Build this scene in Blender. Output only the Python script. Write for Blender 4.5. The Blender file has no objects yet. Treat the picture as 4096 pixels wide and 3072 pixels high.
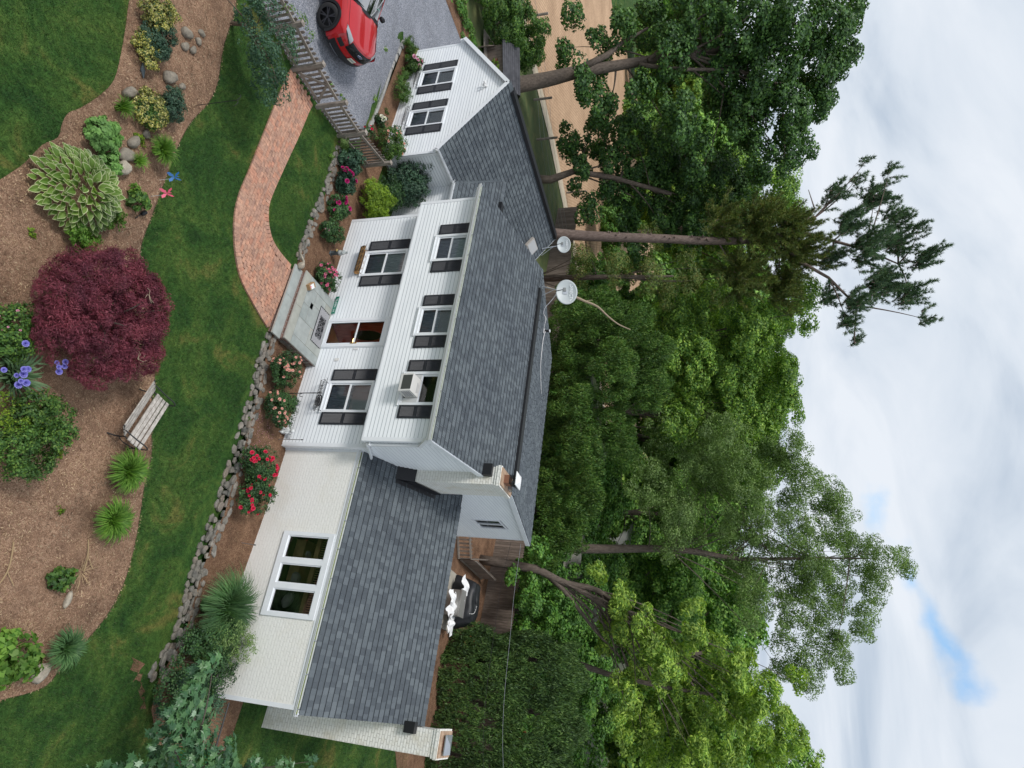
import bpy, math, random
import numpy as np
from mathutils import Vector, Matrix
from mathutils.geometry import delaunay_2d_cdt
random.seed(7); RNG = np.random.default_rng(11)
S = bpy.context.scene
R = math.radians
# ------------------------------------------------------------------ camera
CAM = Vector((5.6906, -14.5306, 11.5069))
Rt = Vector((0.8856966758716845, 0.46424080691079556, -0.004676702755325206))
Up = Vector((-0.12713250429402784, 0.2522120467134204, 0.9592843216922482))
Fw = Vector((-0.4465184483330753, 0.8490403740055246, -0.2824034677669201))
cd = bpy.data.cameras.new('camera'); cam = bpy.data.objects.new('camera', cd)
S.collection.objects.link(cam); S.camera = cam
cd.sensor_width = 36; cd.lens = 36 * 2514.755 / 4096; cd.clip_end = 2000; cd.clip_start = 0.1
Mx = Matrix((Up, -Rt, -Fw)).transposed().to_4x4(); Mx.translation = CAM   # the photo is stored turned a quarter
cam.matrix_world = Mx
# ------------------------------------------------------------------ world, sun, exposure
SUN_EL, SUN_AZ = R(56), R(205)
w = bpy.data.worlds.new('World'); S.world = w; w.use_nodes = True
nt = w.node_tree; N = nt.nodes; L = nt.links
for n in list(N): N.remove(n)
def nd(t, **k):
    n = N.new(t)
    for a, b in k.items(): setattr(n, a, b)
    return n
out = nd('ShaderNodeOutputWorld'); bg1 = nd('ShaderNodeBackground'); bg2 = nd('ShaderNodeBackground'); mx = nd('ShaderNodeMixShader')
sky = nd('ShaderNodeTexSky', sky_type='NISHITA', sun_disc=False, sun_elevation=SUN_EL, sun_rotation=SUN_AZ)
bg1.inputs['Strength'].default_value = 0.15
sm_ = nd('ShaderNodeMix', data_type='RGBA', blend_type='MULTIPLY'); sm_.inputs[0].default_value = 1; sm_.inputs[7].default_value = (1.0, 1.35, 1.45, 1)
L.new(sky.outputs[0], sm_.inputs[6]); L.new(sm_.outputs[2], bg1.inputs['Color'])
tc = nd('ShaderNodeTexCoord'); sep = nd('ShaderNodeSeparateXYZ'); L.new(tc.outputs['Generated'], sep.inputs[0])
zz = nd('ShaderNodeMath', operation='MAXIMUM'); L.new(sep.outputs[2], zz.inputs[0]); zz.inputs[1].default_value = 0.0
za = nd('ShaderNodeMath', operation='ADD'); L.new(zz.outputs[0], za.inputs[0]); za.inputs[1].default_value = 0.30
dx = nd('ShaderNodeMath', operation='DIVIDE'); L.new(sep.outputs[0], dx.inputs[0]); L.new(za.outputs[0], dx.inputs[1])
dy = nd('ShaderNodeMath', operation='DIVIDE'); L.new(sep.outputs[1], dy.inputs[0]); L.new(za.outputs[0], dy.inputs[1])
cmb = nd('ShaderNodeCombineXYZ'); L.new(dx.outputs[0], cmb.inputs[0]); L.new(dy.outputs[0], cmb.inputs[1])
mp = nd('ShaderNodeMapping'); L.new(cmb.outputs[0], mp.inputs[0]); mp.inputs['Rotation'].default_value = (0, 0, R(28)); mp.inputs['Scale'].default_value = (.8, 1.25, 1); mp.inputs['Location'].default_value = (3.1, 1.7, 0)
n1 = nd('ShaderNodeTexNoise'); n1.inputs['Scale'].default_value = .9; n1.inputs['Detail'].default_value = 7; n1.inputs['Roughness'].default_value = .5; n1.inputs['Distortion'].default_value = .35
n2 = nd('ShaderNodeTexNoise'); n2.inputs['Scale'].default_value = 2.2; n2.inputs['Detail'].default_value = 6; n2.inputs['Roughness'].default_value = .52; n2.inputs['Distortion'].default_value = .5
L.new(mp.outputs[0], n1.inputs[0]); L.new(mp.outputs[0], n2.inputs[0])
cr = nd('ShaderNodeValToRGB'); cr.color_ramp.elements[0].position = .28; cr.color_ramp.elements[0].color = (.50, .59, .71, 1)
cr.color_ramp.elements[1].position = .62; cr.color_ramp.elements[1].color = (.83, .88, .95, 1)
e = cr.color_ramp.elements.new(.46); e.color = (.71, .78, .87, 1)
L.new(n2.outputs[0], cr.inputs[0])
# the gap of blue sky: a real direction in the sky (to the right of the pine), broken by the cloud noise
nv = nd('ShaderNodeVectorMath', operation='NORMALIZE'); L.new(tc.outputs['Generated'], nv.inputs[0])
GA, GB = Vector((-.30, .925, .228)), Vector((-.105, .945, .312)); GL = (GB - GA).length; GD = (GB - GA).normalized()
def vm(op, a_, b_=None, i=0):
    n_ = nd('ShaderNodeVectorMath', operation=op); L.new(a_, n_.inputs[0])
    if b_ is not None:
        if isinstance(b_, Vector): n_.inputs[1].default_value = b_
        else: L.new(b_, n_.inputs[1])
    return n_
n3 = nd('ShaderNodeTexNoise'); n3.inputs['Scale'].default_value = 9; n3.inputs['Detail'].default_value = 5; L.new(nv.outputs[0], n3.inputs[0])
wob = vm('SUBTRACT', n3.outputs[1], Vector((.5, .5, .5))); wsc = nd('ShaderNodeVectorMath', operation='SCALE'); L.new(wob.outputs[0], wsc.inputs[0]); wsc.inputs[3].default_value = .13
nvw = vm('ADD', nv.outputs[0], wsc.outputs[0]); d1 = vm('SUBTRACT', nvw.outputs[0], GA); dt = vm('DOT_PRODUCT', d1.outputs[0], GD)
cl_ = nd('ShaderNodeClamp'); L.new(dt.outputs['Value'], cl_.inputs[0]); cl_.inputs[1].default_value = 0; cl_.inputs[2].default_value = GL
gd = nd('ShaderNodeVectorMath', operation='SCALE'); gd.inputs[0].default_value = GD; L.new(cl_.outputs[0], gd.inputs[3])
d2 = vm('SUBTRACT', d1.outputs[0], gd.outputs[0]); ln_ = nd('ShaderNodeVectorMath', operation='LENGTH'); L.new(d2.outputs[0], ln_.inputs[0])
mr = nd('ShaderNodeMapRange'); L.new(ln_.outputs['Value'], mr.inputs[0]); mr.inputs[1].default_value = 0.0; mr.inputs[2].default_value = .062; mr.inputs[3].default_value = .52; mr.inputs[4].default_value = 0.0
sb = nd('ShaderNodeMath', operation='SUBTRACT'); L.new(n1.outputs[0], sb.inputs[0]); L.new(mr.outputs[0], sb.inputs[1])
cm = nd('ShaderNodeMapRange'); cm.interpolation_type = 'SMOOTHSTEP'; L.new(sb.outputs[0], cm.inputs[0]); cm.inputs[1].default_value = .02; cm.inputs[2].default_value = .34
L.new(cr.outputs[0], bg2.inputs['Color']); bg2.inputs['Strength'].default_value = 1.0
L.new(cm.outputs[0], mx.inputs[0]); L.new(bg1.outputs[0], mx.inputs[1]); L.new(bg2.outputs[0], mx.inputs[2]); L.new(mx.outputs[0], out.inputs[0])
sl = bpy.data.lights.new('sun', 'SUN'); so = bpy.data.objects.new('sun', sl); S.collection.objects.link(so)
sl.energy = 2.3; sl.angle = R(14); sl.color = (1, .965, .92)
sdir = Vector((math.sin(SUN_AZ) * math.cos(SUN_EL), math.cos(SUN_AZ) * math.cos(SUN_EL), math.sin(SUN_EL)))
so.rotation_euler = sdir.to_track_quat('Z', 'Y').to_euler(); so.location = (0, 0, 40)
S.view_settings.view_transform = 'Standard'; S.view_settings.look = 'None'; S.view_settings.gamma = 1; S.view_settings.use_curve_mapping = False
S.view_settings.exposure = 0.0
S.render.engine = 'CYCLES'
S.cycles.max_bounces = 6; S.cycles.transparent_max_bounces = 8; S.cycles.diffuse_bounces = 3
# ------------------------------------------------------------------ materials
def mat(name, col=(.5, .5, .5), rough=.7, spec=.5, metal=0):
    m = bpy.data.materials.new(name); m.use_nodes = True
    b = m.node_tree.nodes['Principled BSDF']; b.inputs['Base Color'].default_value = (*col, 1); b.inputs['Roughness'].default_value = rough
    b.inputs['Specular IOR Level'].default_value = spec; b.inputs['Metallic'].default_value = metal
    return m
class G:
    def __init__(s, m): s.t = m.node_tree; s.b = s.t.nodes['Principled BSDF']
    def n(s, t, **k):
        x = s.t.nodes.new(t)
        for a, b in k.items():
            if a in x.inputs: x.inputs[a].default_value = b
            else: setattr(x, a, b)
        return x
    def l(s, a, b): s.t.links.new(a, b)
    def ramp(s, src, stops):
        r = s.n('ShaderNodeValToRGB'); e = r.color_ramp.elements
        e[0].position, e[0].color = stops[0][0], (*stops[0][1], 1); e[1].position, e[1].color = stops[-1][0], (*stops[-1][1], 1)
        for p, c in stops[1:-1]:
            q = e.new(p); q.color = (*c, 1)
        s.l(src, r.inputs[0]); return r.outputs[0]
    def noise(s, scale, detail=4, rough=.55, co=None, dist=0):
        x = s.n('ShaderNodeTexNoise'); x.inputs['Scale'].default_value = scale; x.inputs['Detail'].default_value = detail; x.inputs['Roughness'].default_value = rough; x.inputs['Distortion'].default_value = dist
        if co is None: co = s.co()
        s.l(co, x.inputs['Vector']); return x.outputs[0]
    def co(s, kind='Object', scale=None, rot=None):
        c = s.n('ShaderNodeTexCoord').outputs[kind]
        if scale or rot:
            m = s.n('ShaderNodeMapping'); s.l(c, m.inputs[0])
            if scale: m.inputs['Scale'].default_value = scale
            if rot: m.inputs['Rotation'].default_value = rot
            c = m.outputs[0]
        return c
    def mix(s, f, a, b, bt='MIX'):
        m = s.n('ShaderNodeMix', data_type='RGBA', blend_type=bt)
        for v, i in ((f, 0), (a, 6), (b, 7)):
            if isinstance(v, (int, float)): m.inputs[i].default_value = v
            elif isinstance(v, tuple): m.inputs[i].default_value = (*v, 1)
            else: s.l(v, m.inputs[i])
        return m.outputs[2]
    def bump(s, h, st=.3, d=.01):
        b = s.n('ShaderNodeBump'); b.inputs['Strength'].default_value = st; b.inputs['Distance'].default_value = d
        s.l(h, b.inputs['Height']); s.l(b.outputs[0], s.b.inputs['Normal'])
    def col(s, c): s.l(c, s.b.inputs['Base Color'])
def noisy(name, a, b, scale=6, rough=.8, bump=0, bs=None, mid=None, spec=.5, isl=0, bd=.01, metal=0, stretch=None):
    m = mat(name, a, rough, spec, metal); g = G(m)
    co = g.co('Object', stretch) if stretch else None
    f = g.noise(scale, 5, .6, co)
    st = [(.33, a), (.67, b)] if not mid else [(.3, a), (.5, mid), (.7, b)]
    c = g.ramp(f, st)
    if isl:
        geo = g.n('ShaderNodeNewGeometry'); v = g.ramp(geo.outputs['Random Per Island'], [(0, (1 - isl,) * 3), (1, (1 + isl * .6,) * 3)])
        c = g.mix(1.0, c, v, 'MULTIPLY')
    g.col(c)
    if bump: g.bump(g.noise(bs or scale * 6, 4, .6, co), bump, bd)
    return m
def leafm(name, cols, trans=.25, rough=.55, spec=.35, big=1.2):
    m = mat(name, cols[0], rough, spec); g = G(m)
    geo = g.n('ShaderNodeNewGeometry'); n = len(cols)
    c = g.ramp(geo.outputs['Random Per Island'], [(i / (n - 1), cols[i]) for i in range(n)])
    v = g.ramp(g.noise(big, 3), [(.35, (.66, .68, .70)), (.65, (1.3, 1.28, 1.15))])
    c = g.mix(1.0, c, v, 'MULTIPLY'); g.col(c)
    if trans:
        tr = g.n('ShaderNodeBsdfTranslucent'); g.l(g.mix(1.0, c, (1.5, 1.6, .7), 'MULTIPLY'), tr.inputs['Color'])
        ms = g.n('ShaderNodeMixShader'); ms.inputs[0].default_value = trans
        o = g.t.nodes['Material Output']; g.l(g.b.outputs[0], ms.inputs[1]); g.l(tr.outputs[0], ms.inputs[2]); g.l(ms.outputs[0], o.inputs['Surface'])
    return m
M = {}
M['siding'] = noisy('white_vinyl_siding', (.80, .83, .86), (.87, .90, .92), 1.0, .45, .15, 40, stretch=(1, 1, 6))
M['trim'] = noisy('white_trim', (.76, .79, .82), (.83, .85, .88), 2, .4)
M['soffit'] = mat('soffit_white', (.7, .7, .7), .6)
# painted brick
def brick_mat(name, c1, c2, mort, bw=.215, bh=.075, bump=.6, rough=.5, stain=None, wall='x', ms=.010):
    m = mat(name, c1, rough); g = G(m)
    sp = g.n('ShaderNodeSeparateXYZ'); g.l(g.co(), sp.inputs[0]); cb = g.n('ShaderNodeCombineXYZ')
    ad = g.n('ShaderNodeMath', operation='ADD'); g.l(sp.outputs[0], ad.inputs[0]); g.l(sp.outputs[1], ad.inputs[1])
    g.l(ad.outputs[0], cb.inputs[0]); g.l(sp.outputs[2], cb.inputs[1])
    nz = g.n('ShaderNodeTexNoise'); nz.inputs['Scale'].default_value = 3; g.l(g.co(), nz.inputs[0])
    wv = g.n('ShaderNodeVectorMath', operation='SCALE'); g.l(nz.outputs[1], wv.inputs[0]); wv.inputs[3].default_value = .012
    wa = g.n('ShaderNodeVectorMath', operation='ADD'); g.l(cb.outputs[0], wa.inputs[0]); g.l(wv.outputs[0], wa.inputs[1])
    b = g.n('ShaderNodeTexBrick'); g.l(wa.outputs[0], b.inputs[0])
    for k, v in (('Color1', (*c1, 1)), ('Color2', (*c2, 1)), ('Mortar', (*mort, 1)), ('Scale', 1), ('Mortar Size', ms), ('Brick Width', bw), ('Row Height', bh), ('Mortar Smooth', .5)): b.inputs[k].default_value = v
    c = b.outputs[0]
    if stain:
        c = g.mix(g.ramp(g.noise(stain[1], 4), [(.5, (0, 0, 0)), (.75, (1, 1, 1))]), c, stain[0])
    g.col(c)
    h = g.n('ShaderNodeMath', operation='MULTIPLY_ADD'); g.l(b.outputs[1], h.inputs[0]); h.inputs[1].default_value = -1
    g.l(g.noise(14, 4), h.inputs[2]); g.bump(h.outputs[0], bump, .018)
    return m
M['wbrick'] = brick_mat('white_painted_brick', (.85, .84, .80), (.87, .86, .82), (.81, .80, .765), bw=.21, bh=.082, bump=.4, stain=((.82, .80, .74), 1.5))
M['chbrick'] = brick_mat('white_chimney_brick', (.80, .79, .74), (.84, .83, .78), (.66, .65, .60), bw=.21, bh=.082, bump=.8, stain=((.68, .64, .54), 2.5))
M['rbrick'] = brick_mat('red_riser_brick', (.16, .07, .05), (.26, .13, .10), (.34, .31, .28), .2, .065, .6, .8)
def shingle(name, stops):
    m = mat(name, stops[0][1], .9, .25); g = G(m)
    geo = g.n('ShaderNodeNewGeometry'); c = g.ramp(geo.outputs['Random Per Island'], stops)
    c = g.mix(1.0, c, g.ramp(g.noise(.7, 3), [(.3, (.86, .86, .88)), (.7, (1.13, 1.12, 1.1))]), 'MULTIPLY')
    c = g.mix(1.0, c, g.ramp(g.noise(160, 2, .8), [(.3, (.72, .72, .72)), (.7, (1.25, 1.25, 1.25))]), 'MULTIPLY'); g.col(c); g.bump(g.noise(200, 2), .35, .004)
    return m
M['shingle'] = shingle('slate_grey_shingle', [(0, (.074, .086, .098)), (.5, (.088, .103, .116)), (.6, (.104, .121, .134)), (1, (.122, .141, .155))])
M['black'] = mat('black_flashing', (.012, .012, .015), .45)
M['blackmetal'] = mat('black_iron', (.02, .02, .022), .5, .5)
M['shutter'] = noisy('black_shutter', (.014, .016, .022), (.03, .033, .042), 3, .5, stretch=(6, 6, 1))
M['moss'] = noisy('gutter_pollen', (.10, .13, .03), (.20, .23, .07), 8, .95, .5, 50)
M['gutter'] = mat('white_aluminium', (.74, .76, .78), .3, .5)
M['dark'] = mat('dark_interior', (.012, .014, .012), .9, .1)
M['roomwood'] = noisy('room_wood', (.16, .10, .04), (.30, .19, .08), 3, .5)
M['blind'] = mat('blind_white', (.75, .78, .8), .6)
M['curtain'] = noisy('sheer_curtain', (.22, .25, .28), (.50, .54, .58), 6, .9, stretch=(9, 9, 1))
def glassm(name, tint=(.8, .85, .85), refl=.16):
    m = bpy.data.materials.new(name); m.use_nodes = True; t = m.node_tree
    for x in list(t.nodes): t.nodes.remove(x)
    o = t.nodes.new('ShaderNodeOutputMaterial'); a = t.nodes.new('ShaderNodeBsdfTransparent'); b = t.nodes.new('ShaderNodeBsdfGlossy'); f = t.nodes.new('ShaderNodeFresnel'); ms = t.nodes.new('ShaderNodeMixShader'); ad = t.nodes.new('ShaderNodeMath')
    a.inputs[0].default_value = (*tint, 1); b.inputs['Roughness'].default_value = .02; b.inputs[0].default_value = (1, 1, 1, 1); f.inputs[0].default_value = 1.5
    ad.operation = 'ADD'; ad.inputs[1].default_value = refl; t.links.new(f.outputs[0], ad.inputs[0]); t.links.new(ad.outputs[0], ms.inputs[0]); t.links.new(a.outputs[0], ms.inputs[1]); t.links.new(b.outputs[0], ms.inputs[2]); t.links.new(ms.outputs[0], o.inputs[0])
    return m
M['glass'] = glassm('window_glass', (.85, .88, .88), .03); M['screen'] = glassm('screened_glass', (.62, .65, .68), .03); M['carglass'] = glassm('car_glass', (.25, .32, .32), .42)
M['mahog'] = noisy('mahogany_door', (.30, .035, .02), (.48, .08, .045), 3, .25, stretch=(8, 8, 1))
M['brass'] = mat('brass', (.7, .5, .18), .25, .5, 1)
M['flag'] = None
def flag_mat():
    m = mat('bluestone_flags', (.3, .33, .32), .75); g = G(m)
    geo = g.n('ShaderNodeNewGeometry'); c = g.ramp(geo.outputs['Random Per Island'], [(0, (.26, .30, .30)), (.35, (.33, .37, .36)), (.6, (.37, .35, .27)), (.8, (.19, .25, .26)), (1, (.35, .38, .37))])
    c = g.mix(.5, c, g.ramp(g.noise(5, 6), [(.3, (.26, .28, .27)), (.7, (.46, .48, .46))])); g.col(c); g.bump(g.noise(20, 5), .3, .01); return m
M['flag'] = flag_mat()
M['mortar'] = mat('pale_mortar', (.42, .40, .36), .9)
def stone_mat(name, cols):
    m = mat(name, cols[0], .9, .3); g = G(m); geo = g.n('ShaderNodeNewGeometry'); n = len(cols)
    c = g.ramp(geo.outputs['Random Per Island'], [(i / (n - 1), cols[i]) for i in range(n)])
    c = g.mix(1.0, c, g.ramp(g.noise(9, 6, .7), [(.3, (.6, .6, .6)), (.7, (1.35, 1.33, 1.28))]), 'MULTIPLY'); g.col(c); g.bump(g.noise(22, 6, .7), .7, .02); return m
M['stone'] = stone_mat('field_stone', [(.17, .16, .14), (.23, .21, .185), (.13, .13, .12), (.28, .26, .235), (.21, .175, .145)])
M['boulder'] = stone_mat('garden_boulder', [(.20, .175, .14), (.26, .23, .19), (.18, .165, .14)])
M['pale'] = stone_mat('pale_boulder', [(.34, .30, .24), (.40, .36, .30)])
M['path'] = stone_mat('red_paver_brick', [(.44, .22, .155), (.50, .26, .18), (.40, .245, .185), (.54, .30, .21), (.37, .22, .17), (.48, .29, .21)])
M['sand'] = mat('joint_sand', (.26, .17, .13), .95)
# ground materials
def grass_mat():
    m = mat('lawn_grass', (.04, .09, .02), .95, .15); g = G(m)
    c1 = g.ramp(g.noise(.9, 6, .62, dist=.6), [(.30, (.020, .056, .018)), (.45, (.036, .088, .022)), (.57, (.066, .122, .030)), (.66, (.135, .140, .045))])
    c2 = g.ramp(g.noise(38, 4, .8), [(.3, (.45, .5, .45)), (.7, (1.5, 1.45, 1.35))]); c1 = g.mix(1.0, c1, g.ramp(g.noise(9, 5, .75), [(.32, (.5, .55, .5)), (.68, (1.35, 1.35, 1.25))]), 'MULTIPLY'); g.col(g.mix(1.0, c1, c2, 'MULTIPLY')); g.bump(g.noise(60, 4, .8), .7, .03); return m
M['grass'] = grass_mat()
def mulch_mat(name, a, b, c):
    m = mat(name, a, .95, .15); g = G(m)
    vo = g.n('ShaderNodeTexVoronoi'); vo.inputs['Scale'].default_value = 34; vo.inputs['Randomness'].default_value = 1
    nz = g.n('ShaderNodeTexNoise'); nz.inputs['Scale'].default_value = 9; nz.inputs['Detail'].default_value = 4; g.l(g.co(), nz.inputs[0])
    sc = g.n('ShaderNodeVectorMath', operation='SCALE'); sc.inputs[3].default_value = .35; g.l(nz.outputs[1], sc.inputs[0])
    ad = g.n('ShaderNodeVectorMath', operation='ADD'); g.l(g.co('Object', (1, .45, 1), (0, 0, .6)), ad.inputs[0]); g.l(sc.outputs[0], ad.inputs[1]); g.l(ad.outputs[0], vo.inputs[0])
    col = g.ramp(vo.outputs['Color'], [(.1, a), (.5, b), (.9, c)])
    col = g.mix(1.0, col, g.ramp(g.noise(1.3, 5, .7), [(.3, (.5, .48, .48)), (.5, (.95, .93, .92)), (.66, (1.2, 1.18, 1.15))]), 'MULTIPLY')
    col = g.mix(1.0, col, g.ramp(g.noise(70, 3, .8), [(.32, (.4, .4, .4)), (.7, (1.6, 1.55, 1.5))]), 'MULTIPLY')
    g.col(col); g.bump(g.noise(80, 4, .8), .8, .03); return m
M['mulch'] = mulch_mat('shredded_mulch', (.20, .12, .08), (.29, .185, .125), (.41, .28, .195))
M['dmulch'] = mulch_mat('dark_mulch', (.14, .08, .05), (.20, .12, .078), (.29, .185, .12))
M['soil'] = noisy('bare_soil', (.06, .035, .022), (.10, .062, .04), 5, 1)
def gravel_mat():
    m = mat('blue_grey_gravel', (.25, .26, .29), .9, .3); g = G(m)
    vo = g.n('ShaderNodeTexVoronoi'); vo.inputs['Scale'].default_value = 42; g.l(g.co(), vo.inputs[0])
    c = g.ramp(vo.outputs['Color'], [(.1, (.13, .14, .17)), (.5, (.22, .235, .27)), (.9, (.40, .40, .43))])
    c = g.mix(1.0, c, g.ramp(g.noise(1.2, 4), [(.3, (.85, .85, .85)), (.7, (1.1, 1.1, 1.1))]), 'MULTIPLY'); g.col(c)
    b = g.n('ShaderNodeBump'); b.inputs['Strength'].default_value = .8; b.inputs['Distance'].default_value = .02; g.l(vo.outputs[0], b.inputs['Height']); b.invert = True; g.l(b.outputs[0], g.b.inputs['Normal']); return m
M['gravel'] = gravel_mat()
def field_mat():
    m = mat('ploughed_field', (.45, .3, .2), .95, .1); g = G(m)
    wv = g.n('ShaderNodeTexWave', wave_type='BANDS', bands_direction='X'); wv.inputs['Scale'].default_value = 1.1; wv.inputs['Distortion'].default_value = 1.2; wv.inputs['Detail'].default_value = 3
    g.l(g.co('Object', None, (0, 0, R(-38))), wv.inputs[0])
    c = g.ramp(wv.outputs[1], [(.1, (.44, .29, .185)), (.9, (.52, .36, .235))])
    c = g.mix(1.0, c, g.ramp(g.noise(.25, 6, .7), [(.3, (.75, .72, .7)), (.7, (1.1, 1.1, 1.1))]), 'MULTIPLY')
    c = g.mix(1.0, c, g.ramp(g.noise(6, 3, .8), [(.3, (.75, .75, .75)), (.7, (1.25, 1.25, 1.25))]), 'MULTIPLY'); g.col(c); return m
M['field'] = field_mat()
M['rough'] = noisy('rough_grass', (.05, .085, .025), (.12, .13, .045), 1.2, 1, .5, 30, mid=(.075, .10, .03))
M['forest'] = noisy('forest_floor', (.03, .045, .018), (.06, .06, .03), .8, 1)
M['wood'] = noisy('weathered_wood', (.15, .12, .10), (.30, .255, .215), 3, .9, .5, 30, isl=.25, stretch=(10, 10, 1))
M['woodh'] = noisy('weathered_rail', (.20, .17, .145), (.33, .29, .25), 3, .9, .5, 30, isl=.15)
M['fencew'] = noisy('weathered_fence_board', (.13, .10, .08), (.25, .20, .165), 2, .9, .4, 20, isl=.25, stretch=(8, 8, 1))
M['bench'] = noisy('silvered_bench_slat', (.30, .27, .24), (.55, .51, .46), 12, .8, .4, 40, isl=.15)
M['bark'] = noisy('grey_bark', (.085, .065, .052), (.17, .135, .11), 2.5, .95, .8, 14, bd=.05, stretch=(4, 4, 1))
M['pinebark'] = noisy('pine_bark', (.12, .085, .072), (.22, .165, .14), 3, .95, .9, 12, bd=.05, stretch=(3, 3, 1))
M['twig'] = mat('twig', (.12, .09, .065), .9)
M['deadwood'] = mat('dead_branch', (.34, .27, .19), .9)
M['conc'] = noisy('concrete', (.30, .28, .23), (.42, .39, .33), 3, .9, .3, 20)
M['granite'] = stone_mat('granite_kerb', [(.34, .34, .33), (.40, .40, .39)])
M['galv'] = mat('galvanised', (.45, .47, .5), .35, .5, .8)
M['dish'] = noisy('dish_grey', (.44, .48, .49), (.50, .53, .54), 3, .45)
M['white'] = mat('plain_white', (.78, .78, .78), .4)
M['offwhite'] = mat('plastic_offwhite', (.72, .71, .69), .4)
M['cable'] = mat('white_cable', (.75, .72, .72), .4)
M['red'] = mat('red_car_paint', (.44, .003, .008), .35, .3); M['red'].node_tree.nodes['Principled BSDF'].inputs['Coat Weight'].default_value = 1; M['red'].node_tree.nodes['Principled BSDF'].inputs['Coat Roughness'].default_value = .04
M['plastic'] = mat('black_plastic', (.010, .010, .012), .45)
M['gloss'] = mat('gloss_black', (.006, .006, .008), .12)
M['tyre'] = mat('tyre_rubber', (.018, .018, .019), .8)
M['rim'] = mat('dark_alloy', (.10, .10, .11), .3, .5, .9)
M['chrome'] = mat('chrome', (.7, .7, .72), .12, .5, 1)
M['lamp'] = mat('headlight_glass', (.32, .34, .36), .08, .8)
M['blue'] = mat('badge_blue', (.01, .03, .16), .2)
M['green'] = mat('street_sign_green', (.0, .20, .13), .4)
M['letter'] = mat('white_letter', (.85, .87, .88), .5)
M['plate'] = mat('plate_cream', (.75, .72, .58), .5)
M['platet'] = mat('plate_blue', (.05, .16, .28), .5)
M['card'] = mat('cardboard', (.36, .22, .11), .85)
M['coir'] = noisy('coconut_coir', (.20, .10, .035), (.42, .25, .10), 20, 1, .8, 60)
M['rubber'] = mat('black_rubber', (.012, .012, .016), .55)
M['matgrey'] = mat('mat_grey', (.42, .42, .44), .8)
M['ped'] = mat('grey_pedestal', (.08, .10, .11), .6)
M['statue'] = noisy('pale_statue', (.32, .36, .37), (.55, .57, .55), 14, .7)
M['marble'] = noisy('white_figurine', (.52, .55, .56), (.74, .76, .76), 12, .6)
M['pinw'] = mat('pinwheel_pink', (.62, .10, .17), .35); M['pinb'] = mat('pinwheel_blue', (.03, .13, .35), .35)
M['cover'] = noisy('black_cover', (.008, .009, .011), (.022, .023, .027), 4, .5)
M['steel'] = mat('brushed_steel', (.40, .39, .37), .4, .5, .6)
M['redmortar'] = stone_mat('worn_crown', [(.34, .22, .15), (.45, .33, .24)])
M['terracotta'] = mat('flue_clay', (.22, .10, .06), .9)
M['darkroof'] = noisy('dark_shed_roof', (.045, .045, .052), (.085, .085, .095), 3, .9, isl=.2)
M['green_shed'] = mat('sage_siding', (.16, .21, .20), .8)
# leaves
LF = lambda *a, **k: leafm(*a, **k)
M['maple'] = LF('maple_leaf', [(0.026, 0.07, 0.026), (0.045, 0.112, 0.034), (0.075, 0.165, 0.042), (0.12, 0.24, 0.052)], .22)
M['decid'] = LF('bright_leaf', [(0.060, 0.149, 0.036), (0.134, 0.260, 0.053), (0.237, 0.398, 0.071), (0.355, 0.498, 0.093)], .3)
M['decid2'] = LF('mid_leaf', [(0.061, 0.157, 0.042), (0.124, 0.266, 0.058), (0.211, 0.395, 0.083), (0.329, 0.514, 0.118)], .28)
M['sparse'] = LF('fine_leaf', [(0.085, 0.155, 0.045), (0.13, 0.215, 0.065), (0.18, 0.28, 0.09), (0.25, 0.34, 0.14)], .3)
M['walnut'] = LF('walnut_leaf', [(0.090, 0.183, 0.038), (0.180, 0.310, 0.056), (0.309, 0.449, 0.078), (0.424, 0.546, 0.107)], .32)
M['pine'] = LF('pine_needle', [(0.035, 0.085, 0.045), (0.055, 0.12, 0.06), (0.085, 0.16, 0.075), (0.12, 0.18, 0.075)], .12)
M['pineb'] = LF('pine_needle_olive', [(0.068, 0.128, 0.034), (0.112, 0.173, 0.044), (0.165, 0.217, 0.052), (0.240, 0.203, 0.058)], .12)
M['arbor'] = LF('arborvitae', [(0.025, 0.071, 0.013), (0.052, 0.127, 0.020), (0.086, 0.184, 0.029), (0.144, 0.218, 0.044)], .12)
M['cypress'] = LF('cypress_spray', [(0.024, 0.06, 0.018), (0.045, 0.098, 0.026), (0.075, 0.145, 0.036), (0.115, 0.19, 0.05)], .12)
M['rustleaf'] = LF('rust_spray', [(.20, .06, .02), (.30, .12, .04)], .1)
M['maroon'] = LF('maroon_leaf', [(0.084, 0.017, 0.029), (0.143, 0.029, 0.050), (0.209, 0.046, 0.076), (0.275, 0.076, 0.109)], .25, .6, .3, 2.5)
M['rose'] = LF('rose_leaf', [(0.018, 0.051, 0.020), (0.033, 0.083, 0.031), (0.051, 0.120, 0.039), (0.083, 0.165, 0.049)], .2)
M['shrub'] = LF('shrub_leaf', [(0.027, 0.074, 0.017), (0.051, 0.125, 0.025), (0.085, 0.179, 0.034), (0.145, 0.240, 0.042)], .22)
M['lime'] = LF('lime_leaf', [(0.072, 0.144, 0.012), (0.132, 0.228, 0.017), (0.204, 0.312, 0.024), (0.276, 0.396, 0.036)], .3)
M['bluegreen'] = LF('bluegreen_leaf', [(0.022, 0.062, 0.039), (0.036, 0.090, 0.055), (0.056, 0.126, 0.075), (0.084, 0.161, 0.098)], .2)
M['darkshrub'] = LF('dark_shrub_leaf', [(0.020, 0.054, 0.035), (0.034, 0.083, 0.051), (0.054, 0.115, 0.070), (0.085, 0.153, 0.088)], .15)
M['varieg'] = LF('variegated_leaf', [(.035, .085, .020), (.05, .11, .03), (.42, .40, .07), (.60, .54, .16), (.05, .10, .025), (.68, .60, .26), (.30, .32, .06)], .2)
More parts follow.
